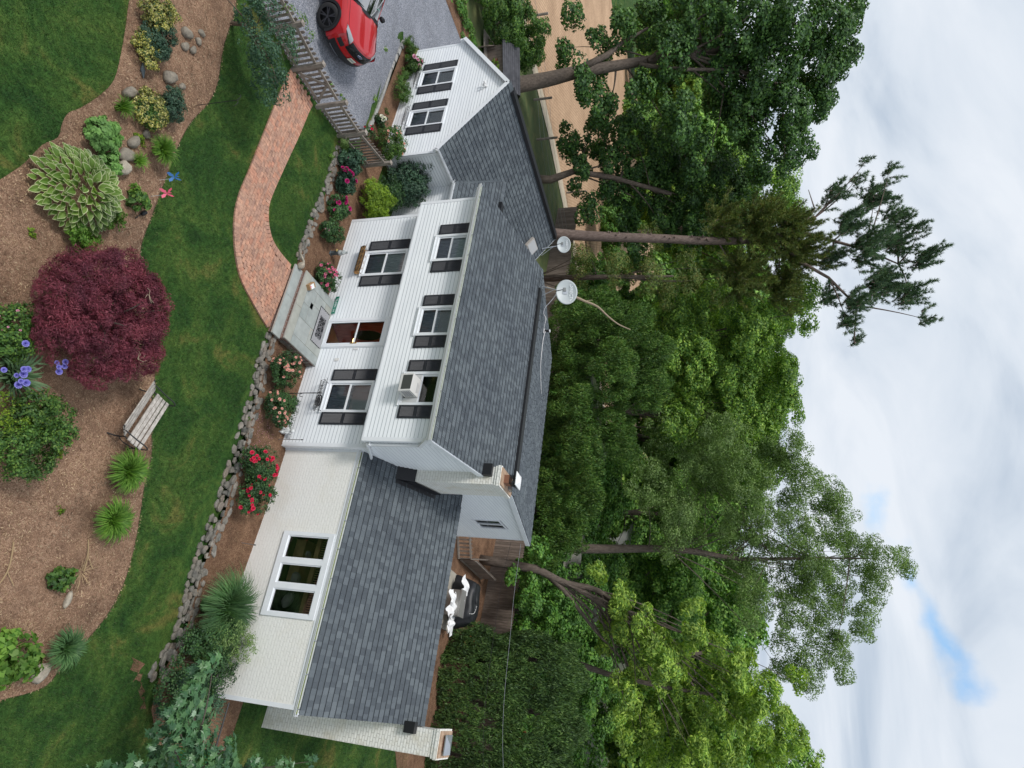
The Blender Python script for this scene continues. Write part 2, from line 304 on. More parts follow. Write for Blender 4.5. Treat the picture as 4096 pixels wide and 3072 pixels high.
M['sedum'] = LF('sedum_leaf', [(0.090, 0.213, 0.048), (0.141, 0.293, 0.072), (0.192, 0.365, 0.096), (0.115, 0.243, 0.056)], .2)
M['blade'] = LF('grass_blade', [(0.053, 0.138, 0.017), (0.090, 0.203, 0.025), (0.135, 0.268, 0.036), (0.195, 0.334, 0.063)], .3)
M['bladeb'] = LF('blue_blade', [(0.048, 0.120, 0.045), (0.072, 0.160, 0.060), (0.104, 0.216, 0.083), (0.160, 0.272, 0.120)], .3)
M['lawnblade'] = LF('lawn_blade', [(0.022, 0.06, 0.016), (0.038, 0.088, 0.02), (0.06, 0.122, 0.028), (0.11, 0.14, 0.044)], .25, big=7.0)
def patchy(m):
    g = G(m); s_ = g.b.inputs['Base Color'].links[0].from_socket; c = g.mix(1.0, s_, g.ramp(g.noise(.9, 6, .62, dist=.6), [(.30, (.55, .62, .75)), (.47, (.95, 1, 1)), (.58, (1.35, 1.25, 1.15)), (.67, (2.2, 1.55, 1.5))]), 'MULTIPLY'); g.col(c)
patchy(M['lawnblade'])
M['irisleaf'] = LF('iris_leaf', [(0.078, 0.156, 0.066), (0.120, 0.206, 0.102), (0.168, 0.263, 0.144)], .25)
M['hosta'] = LF('hosta_green', [(.085, .165, .025), (.125, .215, .040), (.17, .26, .06)], .25)
M['hostaw'] = LF('hosta_margin', [(0.36, 0.42, 0.2), (0.5, 0.54, 0.34)], .25)
M['ivy'] = LF('ivy_leaf', [(0.052, 0.139, 0.029), (0.086, 0.216, 0.037), (0.157, 0.304, 0.049)], .2)
M['bigmaple'] = LF('big_maple_leaf', [(0.039, 0.111, 0.049), (0.058, 0.150, 0.065), (0.081, 0.189, 0.075), (0.111, 0.227, 0.085)], .2, .4, .5)
M['leafback'] = mat('silver_leaf_back', (.24, .34, .22), .5)
M['stem'] = mat('green_stem', (.06, .10, .03), .8); M['dry'] = mat('dry_stem', (.34, .24, .13), .9)
def fl(n, a, b): return leafm(n, [a, b, a], .2, .6, .2)
M['f_red'] = fl('petal_red', (.62, .008, .045), (.72, .05, .13)); M['f_peach'] = fl('petal_peach', (.80, .36, .30), (.82, .50, .46)); M['f_pink'] = fl('petal_pink', (.70, .10, .26), (.80, .28, .45))
M['f_magenta'] = fl('petal_magenta', (.42, .01, .13), (.52, .03, .22)); M['f_white'] = fl('petal_white', (.80, .78, .70), (.85, .82, .78)); M['f_iris'] = fl('petal_violet', (.16, .15, .62), (.30, .28, .75)); M['f_blush'] = fl('petal_blush', (.62, .22, .38), (.72, .42, .55))
# ------------------------------------------------------------------ object helpers
COL = S.collection
def link(o, parent=None, loc=None):
    COL.objects.link(o)
    if parent is not None:
        o.parent = parent
    return o
def thing(name, label, cat, loc=(0, 0, 0), group=None):
    o = bpy.data.objects.new(name, None); COL.objects.link(o); o.location = loc; o.empty_display_size = .2
    o['label'] = label; o['category'] = cat
    if group: o['group'] = group
    return o
def tag(o, label, cat, group=None):
    o['label'] = label; o['category'] = cat
    if group: o['group'] = group
    return o
def put(name, me, m, parent=None, smooth=False):
    if m is not None:
        for x in (m if isinstance(m, (list, tuple)) else [m]): me.materials.append(x)
    if smooth: me.polygons.foreach_set('use_smooth', [True] * len(me.polygons))
    o = bpy.data.objects.new(name, me); COL.objects.link(o)
    if parent is not None:
        o.parent = parent
        if parent.type == 'EMPTY' and parent.parent is None: o.location = -Vector(parent.location)
    return o
def struct(o): o['kind'] = 'structure'; return o
def stuff(o, label, cat): o['kind'] = 'stuff'; o['label'] = label; o['category'] = cat; return o
class MB:
    def __init__(s): s.v = []; s.f = []; s.mi = []; s.cm = 0
    def quad(s, a, b, c, d): i = len(s.v); s.v += [a, b, c, d]; s.f.append((i, i + 1, i + 2, i + 3)); s.mi.append(s.cm)
    def poly(s, pts): i = len(s.v); s.v += list(pts); s.f.append(tuple(range(i, i + len(pts)))); s.mi.append(s.cm)
    def mesh(s, vs, fs):
        i = len(s.v); s.v += [tuple(x) for x in vs]
        for f in fs: s.f.append(tuple(i + k for k in f)); s.mi.append(s.cm)
    def box(s, x0, x1, y0, y1, z0, z1):
        x0, x1 = sorted((x0, x1)); y0, y1 = sorted((y0, y1)); z0, z1 = sorted((z0, z1))
        s.mesh([(x0, y0, z0), (x1, y0, z0), (x1, y1, z0), (x0, y1, z0), (x0, y0, z1), (x1, y0, z1), (x1, y1, z1), (x0, y1, z1)],
               [(0, 3, 2, 1), (4, 5, 6, 7), (0, 1, 5, 4), (1, 2, 6, 5), (2, 3, 7, 6), (3, 0, 4, 7)])
    def obox(s, c, sz, rot=None):
        c = Vector(c); a, b, d = [x / 2 for x in sz]; m = rot if rot is not None else Matrix.Identity(3)
        vs = [c + m @ Vector((x * a, y * b, z * d)) for z in (-1, 1) for x, y in ((-1, -1), (1, -1), (1, 1), (-1, 1))]
        s.mesh(vs, [(0, 3, 2, 1), (4, 5, 6, 7), (0, 1, 5, 4), (1, 2, 6, 5), (2, 3, 7, 6), (3, 0, 4, 7)])
    def beam(s, p, q, w, h, up=(0, 0, 1)):
        p, q = Vector(p), Vector(q); d = (q - p); l = d.length; d.normalize(); u = Vector(up)
        if abs(d.dot(u)) > .99: u = Vector((0, 1, 0))
        sd = d.cross(u).normalized(); u2 = sd.cross(d)
        m = Matrix((d, sd, u2)).transposed(); s.obox((p + q) / 2, (l, w, h), m)
    def tube(s, pts, r, n=8, cap=True):
        pts = [Vector(p) for p in pts]; rr = r if isinstance(r, (list, tuple)) else [r] * len(pts); base = len(s.v); pu = None
        for i, p in enumerate(pts):
            t = (pts[min(i + 1, len(pts) - 1)] - pts[max(i - 1, 0)]).normalized()
            if pu is None: pu = t.orthogonal().normalized()
            pu = (pu - t * pu.dot(t)); pu = pu.normalized() if pu.length > 1e-6 else t.orthogonal().normalized(); pv = t.cross(pu)
            for k in range(n):
                a = 2 * math.pi * k / n; s.v.append(tuple(p + (pu * math.cos(a) + pv * math.sin(a)) * rr[i]))
        for i in range(len(pts) - 1):
            for k in range(n):
                a = base + i * n + k; b = base + i * n + (k + 1) % n; s.f.append((a, b, b + n, a + n)); s.mi.append(s.cm)
        if cap:
            s.f.append(tuple(base + k for k in reversed(range(n)))); s.mi.append(s.cm); e = base + (len(pts) - 1) * n; s.f.append(tuple(e + k for k in range(n))); s.mi.append(s.cm)
    def lathe(s, c, prof, n=16, rot=None, cap=True):
        c = Vector(c); m = rot if rot is not None else Matrix.Identity(3); base = len(s.v)
        for r, z in prof:
            for k in range(n):
                a = 2 * math.pi * k / n; s.v.append(tuple(c + m @ Vector((r * math.cos(a), r * math.sin(a), z))))
        for i in range(len(prof) - 1):
            for k in range(n):
                a = base + i * n + k; b = base + i * n + (k + 1) % n; s.f.append((a, b, b + n, a + n)); s.mi.append(s.cm)
        if not cap: return
        s.f.append(tuple(base + k for k in reversed(range(n)))); s.mi.append(s.cm); e = base + (len(prof) - 1) * n; s.f.append(tuple(e + k for k in range(n))); s.mi.append(s.cm)
    def rock(s, c, r, seed, n=8, flat=.6):
        rn = random.Random(seed); c = Vector(c); base = len(s.v); rings = 6
        ph = [rn.uniform(0, 6.28) for _ in range(6)]
        for i in range(rings + 1):
            th = math.pi * i / rings
            for k in range(n):
                a = 2 * math.pi * k / n
                q = 1 + .16 * math.sin(2 * a + ph[0]) + .12 * math.sin(3 * a + ph[1] + th) + .10 * math.sin(2 * th + ph[2]) + rn.uniform(-.06, .06)
                e = .75
                sx = math.copysign(abs(math.sin(th)) ** e, 1)
                s.v.append((c.x + r[0] * q * sx * math.cos(a + ph[3] * .05), c.y + r[1] * q * sx * math.sin(a), c.z + r[2] * math.copysign(abs(math.cos(th)) ** e, math.cos(th)) * (1 + .08 * math.sin(a + ph[4]))))
        for i in range(rings):
            for k in range(n):
                a = base + i * n + k; b = base + i * n + (k + 1) % n; s.f.append((a, a + n, b + n, b)); s.mi.append(s.cm)
    def slab(s, c, r, seed, tilt=.15):
        # one split stone: irregular flat polygon prism with a bevelled top
        rn = random.Random(seed); c = Vector(c); n = rn.choice((5, 6, 6, 7)); a0 = rn.uniform(0, 6.28); base = len(s.v); tx, ty = rn.uniform(-tilt, tilt), rn.uniform(-tilt, tilt)
        an = [a0 + 2 * math.pi * (k + rn.uniform(-.28, .28)) / n for k in range(n)]; q = [rn.uniform(.8, 1.12) for _ in range(n)]
        for lv, sc in ((-1, .9), (.55, 1.0), (1, .80)):
            for k in range(n): x, y = r[0] * q[k] * sc * math.cos(an[k]), r[1] * q[k] * sc * math.sin(an[k]); s.v.append((c.x + x, c.y + y, c.z + r[2] * lv + x * tx + y * ty))
        for i in range(2):
            for k in range(n): a = base + i * n + k; b = base + i * n + (k + 1) % n; s.f.append((a, b, b + n, a + n)); s.mi.append(s.cm)
        s.f.append(tuple(base + 2 * n + k for k in range(n))); s.mi.append(s.cm)
    def build(s, name, m, parent=None, smooth=False, uv=False):
        me = bpy.data.meshes.new(name); me.from_pydata([tuple(v) for v in s.v], [], s.f)
        if isinstance(m, (list, tuple)): me.polygons.foreach_set('material_index', s.mi)
        me.update(); return put(name, me, m, parent, smooth)
def _split(s, name, m, parent=None, smooth=False):
    par = list(range(len(s.v)))
    def fd(a):
        while par[a] != a: par[a] = par[par[a]]; a = par[a]
        return a
    for f in s.f:
        a = fd(f[0])
        for k in f[1:]: par[fd(k)] = a
    gr = {}
    for f in s.f: gr.setdefault(fd(f[0]), []).append(f)
    o = None
    for fs in gr.values():
        ids = sorted({k for f in fs for k in f}); mp_ = {k: i for i, k in enumerate(ids)}; q = MB(); q.mesh([s.v[k] for k in ids], [tuple(mp_[k] for k in f) for f in fs]); o = q.build(name, m, parent, smooth)
    return o
MB.split = _split
def np_mesh(name, V, F, m, parent=None, mi=None):
    me = bpy.data.meshes.new(name); n, k = F.shape
    me.vertices.add(len(V)); me.vertices.foreach_set('co', np.ascontiguousarray(V, dtype=np.float32).ravel())
    me.loops.add(n * k); me.loops.foreach_set('vertex_index', F.astype(np.int32).ravel())
    me.polygons.add(n); me.polygons.foreach_set('loop_start', np.arange(0, n * k, k, dtype=np.int32))
    if mi is not None: me.polygons.foreach_set('material_index', mi.astype(np.int32))
    me.update(calc_edges=True)
    return put(name, me, m, parent)
def unit(a): return a / np.maximum(np.linalg.norm(a, axis=1, keepdims=True), 1e-9)
# leaf cards: P centres, outward dirs, size (len, width), style
def leaves(name, P, D, ln, wd, m, parent=None, up=.4, jit=.8, droop=0, fold=.25, size_j=.3, mi=None, vert=0):
    n = len(P); nrm = unit(D * 1.0 + np.array([0, 0, up]) + RNG.normal(0, jit * .6, (n, 3)))
    t = unit(np.cross(nrm, RNG.normal(0, 1, (n, 3)))); t = unit(t + np.array([0, 0, -droop])) if not vert else unit(RNG.normal(0, 1 - vert, (n, 3)) + D * .35 + np.array([0, 0, vert * 1.6])); nrm = unit(nrm - t * (nrm * t).sum(1, keepdims=True)); b = unit(np.cross(nrm, t))
    s = (1 + RNG.uniform(-size_j, size_j, (n, 1))); l = ln * s / 2; w_ = wd * s / 2
    f = nrm * (fold * w_)
    V = np.stack([P - t * l, P + b * w_ + f - t * l * .1, P + t * l, P - b * w_ + f - t * l * .1], 1).reshape(-1, 3)
    F = np.arange(4 * n).reshape(n, 4)
    return np_mesh(name, V, F, m, parent, mi)
def ell_points(c, r, n, shell=.55, low=-1.0, seed=None):
    """points in the outer part of an ellipsoid; low cuts the bottom (in unit z)"""
    d = unit(RNG.normal(0, 1, (n * 3, 3))); d = d[d[:, 2] > low][:n]
    rad = RNG.uniform(shell ** 3, 1, (len(d), 1)) ** (1 / 3)
    return np.array(c) + d * rad * np.array(r), d
def clumps(ells, dens, cr, per, low=-.6, shell=.6, flat=.7):
    """clump centres on ellipsoids, then leaves round each clump -> P, D, centres"""
    Ps, Ds, Cs = [], [], []
    for (c, r) in ells:
        area = (r[0] * r[1] + r[0] * r[2] + r[1] * r[2]) * 4.2; k = max(3, int(dens * area))
        cc, dd = ell_points(c, r, k, shell, low); Cs.append(cc)
        for q, d0 in zip(cc, dd):
            sc = cr * RNG.uniform(.6, 1.35); m_ = int(per * RNG.uniform(.6, 1.3) * (sc / cr) ** 2)
            d = unit(RNG.normal(0, 1, (m_, 3)) + d0 * .5); rr = RNG.uniform(.35, 1, (m_, 1)) ** .5
            Ps.append(q + d * rr * sc * np.array([1, 1, flat])); Ds.append(unit(d + d0 * .6))
    return np.concatenate(Ps), np.concatenate(Ds), np.concatenate(Cs)
def branches(mb, start, r0, targets, seed=1, n=6, sag=.0):
    rn = random.Random(seed); start = Vector(start)
    for t in targets:
        t = Vector(t); mid = start.lerp(t, .5) + Vector((rn.uniform(-.1, .1), rn.uniform(-.1, .1), rn.uniform(.0, .16))) * (t - start).length
        pts = []
        for k in range(6):
            u = k / 5; p = start * (1 - u) ** 2 + mid * 2 * u * (1 - u) + t * u * u; pts.append(p)
        mb.tube(pts, [r0 * (1 - .82 * k / 5) for k in range(6)], n, False)
DM, PM = 1.5, 2.1
def tree(name, label, cat, trunk, tr, ells, leafmat, ln, wd, dens, cr, per, nb=14, br=.09, group=None, low=-.6, shell=.6, barkm='bark', up=.4, droop=0, flat=.7, extra=None, jit=.8, twigs=0, vert=0):
    t = thing(name, label, cat, trunk[0], group)
    P, D, Cc = clumps(ells, dens * DM, cr, per * PM, low, shell, flat)
    mb = MB(); mb.tube(trunk, tr, 12); rn = random.Random(len(P)); tl = [Vector(x) for x in trunk]
    for k in range(nb):
        c = Vector(Cc[rn.randrange(len(Cc))]); u = rn.uniform(.45, 1); j = u * (len(tl) - 1); i = min(int(j), len(tl) - 2); st = tl[i].lerp(tl[i + 1], j - i)
        if c.z < st.z - 1.5: st = tl[max(0, i - 1)]
        branches(mb, st, br * rn.uniform(.5, 1.1), [c], k + 3, 6)
    if extra: extra(mb)
    if twigs:
        for k in range(twigs):
            c = Vector(Cc[rn.randrange(len(Cc))]); a = c + Vector((rn.uniform(-1, 1), rn.uniform(-1, 1), rn.uniform(-1.2, -.2))) * cr * 2.2; branches(mb, a, .025, [c], k, 4)
    mb.build('trunk', M[barkm], t, True)
    leaves('crown', P, D, ln, wd, M[leafmat], t, up=up, droop=droop, jit=jit, vert=vert)
    return t
# ground height
def sm(a, b, x): t = min(max((x - a) / (b - a), 0), 1); return t * t * (3 - 2 * t)
def gz(x, y):
    s = min(max((x + 4) / 12, 0), 1); z = -.5 * s * (1 - sm(4, 11, y))
    z += .3 * min(max((-9.6 - x) / 3.2, 0), 1) * (1 - sm(-1.4, -.6, y)) + .08 * sm(0, 1, y) * sm(9, 12, -x) * (1 - sm(6, 10, y)) + .34 * sm(15.5, 18.5, -x) * sm(-1.4, -.6, y) * (1 - sm(6, 10, y)) + .10 * sm(13, 18, -x) * (1 - sm(-1.4, -.6, y))
    return z
def drape(name, poly, off, m, step=.35, fn=gz, lump=0, soft=0, parent=None):
    """real ground sheet: outline filled with a height-following triangle net"""
    vs = [Vector(p) for p in poly]; n = len(vs); xs = [p[0] for p in poly]; ys = [p[1] for p in poly]
    def inside(x, y):
        c = False; j = n - 1
        for i in range(n):
            if (ys[i] > y) != (ys[j] > y) and x < (xs[j] - xs[i]) * (y - ys[i]) / (ys[j] - ys[i]) + xs[i]: c = not c
            j = i
        return c
    x = min(xs) + step / 2
    while x < max(xs):
        y = min(ys) + step / 2
        while y < max(ys):
            if inside(x, y): vs.append(Vector((x + random.uniform(-.2, .2) * step, y + random.uniform(-.2, .2) * step)))
            y += step
        x += step
    r = delaunay_2d_cdt(vs, [(i, (i + 1) % n) for i in range(n)], [], 1, 1e-5)
    edge = [Vector(p) for p in poly]
    def hh(p):
        z = fn(p.x, p.y) + off
        if lump:
            d = 9
            for i in range(n):
                a, b = edge[i], edge[(i + 1) % n]; ab = b - a; t = max(0, min(1, (p - a).dot(ab) / max(ab.length_squared, 1e-9))); d = min(d, (a + ab * t - p).length)
            z += lump * min(1, d / .8) + (random.uniform(-.012, .012) if d > .1 else 0)
        return z
    me = bpy.data.meshes.new(name); me.from_pydata([(p.x, p.y, hh(p)) for p in r[0]], [], [tuple(reversed(f)) if (r[0][f[1]] - r[0][f[0]]).cross(r[0][f[2]] - r[0][f[0]]) < 0 else tuple(f) for f in r[2]]); me.update()
    return put(name, me, m, parent, True)
def smooth_poly(pts, k=4):
    out_ = []; n = len(pts)
    for i in range(n - 1):
        p0 = pts[max(i - 1, 0)]; p1 = pts[i]; p2 = pts[i + 1]; p3 = pts[min(i + 2, n - 1)]
        for j in range(k):
            t = j / k
            out_.append(tuple(.5 * (2 * p1[a] + (-p0[a] + p2[a]) * t + (2 * p0[a] - 5 * p1[a] + 4 * p2[a] - p3[a]) * t * t + (-p0[a] + 3 * p1[a] - 3 * p2[a] + p3[a]) * t ** 3) for a in range(len(p1))))
    out_.append(tuple(pts[-1])); return out_
def text(name, s, size, m, parent, mw, ext=.002):
    cu = bpy.data.curves.new(name, 'FONT'); cu.body = s; cu.size = size; cu.extrude = ext; cu.align_x = 'CENTER'; cu.align_y = 'CENTER'
    o = bpy.data.objects.new(name + '_c', cu); COL.objects.link(o); dg = bpy.context.evaluated_depsgraph_get(); me = bpy.data.meshes.new_from_object(o.evaluated_get(dg)); bpy.data.objects.remove(o); me.transform(mw)
    return put(name, me, m, parent)
# ------------------------------------------------------------------ ground and beds
def axis(a, b, lo, hi, st):
    c = list(np.arange(lo, hi + 1e-6, st)); l = []; x = lo; d = st
    while x > a: d *= 1.5; x -= d; l.append(x)
    r = []; x = hi; d = st
    while x < b: d *= 1.5; x += d; r.append(x)
    return np.array(l[::-1] + c + r)
ax = axis(-900, 900, -22, 12, .6); ay = axis(-120, 1200, -13, 12, .6)
gv = [(x, y, gz(x, y)) for y in ay for x in ax]; nx = len(ax)
gf = [(j * nx + i, j * nx + i + 1, (j + 1) * nx + i + 1, (j + 1) * nx + i) for j in range(len(ay) - 1) for i in range(nx - 1)]
me = bpy.data.meshes.new('ground'); me.from_pydata(gv, [], gf); me.update(); struct(put('ground', me, M['grass'], None, True))
islTL = [(-6.43, -9.05), (-5.92, -8.87), (-5.22, -8.65), (-4.59, -8.51), (-4.03, -8.59), (-3.49, -8.74), (-3.21, -8.86), (-2.94, -8.85), (-2.64, -8.78), (-2.29, -8.92), (-1.75, -8.99), (-1.22, -9.14)]
islR = [(-9.61, -7.06), (-9.37, -6.97), (-8.1, -6.81), (-7.17, -6.54), (-6.42, -6.5), (-5.57, -6.67), (-4.82, -6.7), (-4.23, -6.65), (-3.35, -6.55), (-2.7, -6.46), (-2.19, -6.4), (-1.84, -6.27), (-1.6, -6.04), (-.9, -5.4), (0.26, -4.66), (0.66, -4.52), (1.27, -4.2), (1.87, -3.86), (2.54, -3.7), (3.05, -3.52), (3.68, -3.32), (4.31, -3.19), (4.7, -3.18), (5.12, -3.24), (5.54, -3.4), (6.21, -3.76), (6.55, -3.92), (6.73, -4.3), (6.84, -4.69)]
ISL = smooth_poly([(-12, -9.7), (-8, -9.5)] + islTL + [(1, -9.8), (4, -9), (7.5, -6.6)] + islR[::-1] + [(-12, -7.6)], 3)
struct(drape('mulch_bed', ISL, .012, M['mulch'], .22, gz, .05))
edge_ = smooth_poly(islR, 3); struct(drape('bed_edge', [(x, y + .02) for x, y in edge_] + [(x + .02, y - .06) for x, y in edge_[::-1]], .006, M['soil'], .5))
WALLF = [(-9.95, -1.86), (-9.06, -1.85), (-8.48, -1.77), (-7.93, -1.78), (-7.09, -1.9), (-6.32, -1.88), (-5.4, -1.95)]
WALLG = [(-2.5, -1.93), (-2.02, -1.89), (-1.53, -1.87), (-0.96, -1.70), (-0.49, -1.68), (0.11, -1.61), (0.95, -1.51), (1.7, -1.47), (2.32, -1.38), (2.93, -1.42), (3.38, -1.39), (3.84, -1.40), (4.3, -1.31), (4.65, -1.27), (5.06, -1.2), (5.44, -1.19), (5.76, -1.3), (6.3, -1.45)]
def bed(x, y): return -.35 * min(max((x - 1) / 7, 0), 1) + .14 * sm(10, 13.5, -x) + .22 * sm(15.3, 17.6, -x)
HB = [(-17.6, .5), (-17.3, -.58), (-13.9, -.56), (-12.3, -.6), (-11.4, -.9), (-10.5, -1.3), (-10.1, -1.75)] + [(x, y + .12) for x, y in WALLF] + [(x, y + .12) for x, y in WALLG] + [(6.9, -1.2), (7.6, -.6), (7.8, 2), (6.5, 2), (6.5, .5)]
struct(drape('planting_bed', HB, .02, M['dmulch'], .25, bed))
struct(drape('bare_soil_patch', [(5.9 + .55 * k * .12 + .09 * math.sin(k * 2.3), -2.15 + .06 * k + .10 * math.sin(k * 1.7)) for k in range(14)] + [(6.9 - .07 * k + .08 * math.sin(k * 1.9), -1.25 - .045 * k + .09 * math.cos(k * 2.6)) for k in range(14)], .006, M['dmulch'], .25, gz))
DRV = [(-30, -9), (-11.2, -9), (-10.25, -6.1), (-10.15, -4.7), (-10.2, -3.3), (-10.3, -2.0), (-10.9, -1.2), (-11.7, -.85), (-12.5, -.72), (-17.15, -.64), (-17.6, -.1), (-18.1, .35), (-18.1, 4.4), (-22.9, 3.4), (-22.6, 1), (-25, -4)]
struct(drape('driveway', DRV, .02, M['gravel'], .6))
struct(drape('side_bed', [(-22.9, 5.2), (-22.6, 1), (-25, -4), (-27, -4), (-24.4, 1), (-24.2, 5.2)], .03, M['dmulch'], .6))
struct(drape('field', [(-36.6, -40), (-36.8, 22), (-33, 45), (-25, 78), (-45, 120), (-60, 160), (-135, 125), (-97, 57), (-85, 42), (-70, -30)], .03, M['field'], 4))
struct(drape('field_edge_strip', [(-35.2, -40), (-35.3, 20), (-31.5, 46), (-23, 80), (-24.8, 78), (-33, 45), (-36.75, 22), (-36.55, -40)], .05, noisy('pale_track', (.50, .42, .31), (.62, .53, .40), 3, 1), 4))
struct(drape('rough_grass', [(-35.1, -30), (-35.2, 20), (-31.4, 46), (-20, 80), (-10, 80), (-20, 30), (-24, 9.5), (-22, 9), (-24, 5), (-28, -6)], .02, M['rough'], 3))
struct(drape('back_yard_ground', [(-22, 9), (-24, 26), (-10, 26), (14, 24), (14, 14.5), (9.5, 13.2), (6.6, 11), (6.4, 5), (-8.4, 5), (-11, 9)], .02, M['dmulch'], 1.2))
struct(drape('forest_floor', [(-31, 27), (-12, 26.2), (16, 24.2), (60, 24), (60, 150), (-22, 110), (-20, 82), (-29, 45)], .03, M['forest'], 6))
# brick path
A_ = [(-10.0, -4.76), (-8.6, -4.75), (-7.3, -4.72), (-6.1, -4.69), (-5.1, -4.67), (-4.4, -4.5), (-3.75, -4.12), (-3.25, -3.6), (-2.95, -2.9), (-2.68, -2.05)]
B_ = [(-10.0, -3.52), (-8.6, -3.54), (-7.5, -3.6), (-6.4, -3.65), (-5.8, -3.64), (-5.45, -3.52), (-5.15, -3.3), (-4.95, -3.0), (-4.87, -2.55), (-4.87, -2.05)]
As, Bs = smooth_poly(A_, 8), smooth_poly(B_, 8); PATH = As + Bs[::-1]
def in_poly(x, y, P):
    c = False; j = len(P) - 1
    for i in range(len(P)):
        if (P[i][1] > y) != (P[j][1] > y) and x < (P[j][0] - P[i][0]) * (y - P[i][1]) / (P[j][1] - P[i][1]) + P[i][0]: c = not c
        j = i
    return c
def edge_d(x, y, E): return min((x - a) ** 2 + (y - b) ** 2 for a, b in E) ** .5
struct(drape('path_sand', PATH, .012, M['sand'], .3))
mb = MB(); E2 = smooth_poly(A_, 24) + smooth_poly(B_, 24)
j = 0; y = -4.85
while y < -2.0:
    x = -10.05 + (.1 if j % 2 else 0)
    while x < -2.5:
        if in_poly(x, y, PATH) and edge_d(x, y, E2) > .16:
            mb.obox((x, y, gz(x, y) + .028 + random.uniform(-.004, .004)), (.192, .092, .05), Matrix.Rotation(random.uniform(-.015, .015), 3, 'Z'))
        x += .2
    y += .1; j += 1
def resample(E, st):
    out_ = []; acc = 0
    for i in range(1, len(E)):
        a, b = Vector(E[i - 1]), Vector(E[i]); l = (b - a).length; t = (b - a) / max(l, 1e-9); u = st - acc
        while u <= l: out_.append((a + t * u, t)); u += st
        acc = (acc + l) % st
    return out_
for E, sg in ((E2[:len(E2) // 2], 1), (E2[len(E2) // 2:], -1)):
    for c0, t in resample(E, .1):
        nn = Vector((-t.y, t.x)) * sg; c = c0 + nn * .1
        mb.obox((c.x, c.y, gz(c.x, c.y) + .032), (.093, .2, .05), Matrix.Rotation(math.atan2(t.y, t.x), 3, 'Z'))
struct(mb.build('brick_path', M['path']))
# stone walls
def stone_wall(name, line, label):
    E = smooth_poly(line, 10); mb = MB(); acc = 9; k = 0; rn = random.Random(len(line))
    for i in range(1, len(E)):
        a, b = Vector(E[i - 1]), Vector(E[i]); acc += (b - a).length
        if acc > .145:
            acc = rn.uniform(-.05, .04); t = (b - a).normalized(); nn = Vector((-t.y, t.x))
            for row, (o, hz) in enumerate(((-.02, 0), (.055, .4), (.14, .8), (.235, 1))):
                p = b + nn * (o + rn.uniform(-.03, .03)) + t * rn.uniform(-.09, .09); zl, zb = gz(p.x, p.y), bed(p.x, p.y)
                z = zl * (1 - hz) + (zb + .01) * hz + .01; k += 1
                if rn.random() < .04: continue
                mb.slab((p.x, p.y, z), (rn.uniform(.08, .145), rn.uniform(.055, .09), rn.uniform(.03, .05)), k * 7 + len(line))
    o = mb.build(name, M['stone'], None, False); tag(o, label, 'stone wall', 'dry stone edging walls of the house bed'); return o
stone_wall('stone_wall', WALLF, 'low dry stone wall between the small lawn wedge and the peony bed, left of the porch step')
stone_wall('stone_wall', WALLG, 'long low dry stone wall along the lawn in front of the rose bushes, right of the porch step')
# granite kerb
mb = MB(); K = [(-17.2, -.60), (-15.84, -.59), (-13.9, -.57), (-12.6, -.68), (-11.8, -.85)]; x = -17.2
while x < -11.9:
    y = np.interp(x + .2, [p[0] for p in K], [p[1] for p in K]); z = gz(x, y); mb.obox((x + .2, y, z + .05), (.39, .13, .16), Matrix.Rotation(random.uniform(-.03, .03), 3, 'Z')); x += .4
tag(mb.build('granite_kerb', M['granite']), 'low granite block kerb between the gravel drive and the small bed', 'kerb')
# ------------------------------------------------------------------ the house
house = thing('house', 'white sided house with grey shingle roofs, black shutters and a low white brick wing', 'house', (-4, 0, 0))
EXP = .114; SID = [M['siding'], mat('painted_lap_shadow', (.50, .53, .56), .8)]  # second material paints the shadow under each lap lip as a grey strip
def lap(mb, pt, z0, z1, lf, rf, holes=(), exp=EXP, out=.015):
    z = z0
    while z < z1 - 1e-4:
        za, zb = z, min(z + exp, z1); zm = (za + zb) / 2
        cuts = sorted([(h[0], h[1]) for h in holes if h[2] < zm < h[3]])
        segs = []; s = None
        cur = lf(zm)
        for a, b in cuts:
            if a > cur: segs.append((cur, a))
            cur = max(cur, b)
        if rf(zm) > cur: segs.append((cur, rf(zm)))
        for a, b in segs:
            la = a if a != lf(zm) else None; rb = b if b != rf(zm) else None
            a0, a1 = (lf(za), lf(zb)) if la is None else (a, a); b0, b1 = (rf(za), rf(zb)) if rb is None else (b, b)
            if b1 < a1: a1 = b1 = (a1 + b1) / 2
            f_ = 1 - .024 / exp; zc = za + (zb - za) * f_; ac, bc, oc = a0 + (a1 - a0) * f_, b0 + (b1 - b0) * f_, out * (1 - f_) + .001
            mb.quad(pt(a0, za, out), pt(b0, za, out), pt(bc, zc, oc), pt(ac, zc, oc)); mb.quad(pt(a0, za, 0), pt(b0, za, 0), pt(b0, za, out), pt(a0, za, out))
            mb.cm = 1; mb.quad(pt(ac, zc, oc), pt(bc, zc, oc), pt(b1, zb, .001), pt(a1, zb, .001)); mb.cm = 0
        z = zb
W_, H1, H2 = 8.406, 2.904, 4.90
MZE, MYE, MYR, MZR, MYB = 5.088, -.90, 3.455, 6.066, 9.93
def mroof(y): return MZE + (MZR - MZE) * ((y - MYE) / (MYR - MYE) if y < MYR else (MYB - y) / (MYB - MYR))
F1 = lambda Y: (lambda u, z, o: (u, Y - o, z))
WIN1 = [(-6.93, -5.93, 1.00, 2.52), (-2.06, -1.04, 1.0, 2.50)]
WIN2 = [(-6.93, -5.92, 3.72, 4.80), (-4.24, -3.25, 3.72, 4.80), (-2.05, -1.04, 3.72, 4.80)]
WINL = [(-16.50, -15.55, .86, 2.36), (-14.19, -13.25, .86, 2.36)]
mb = MB()
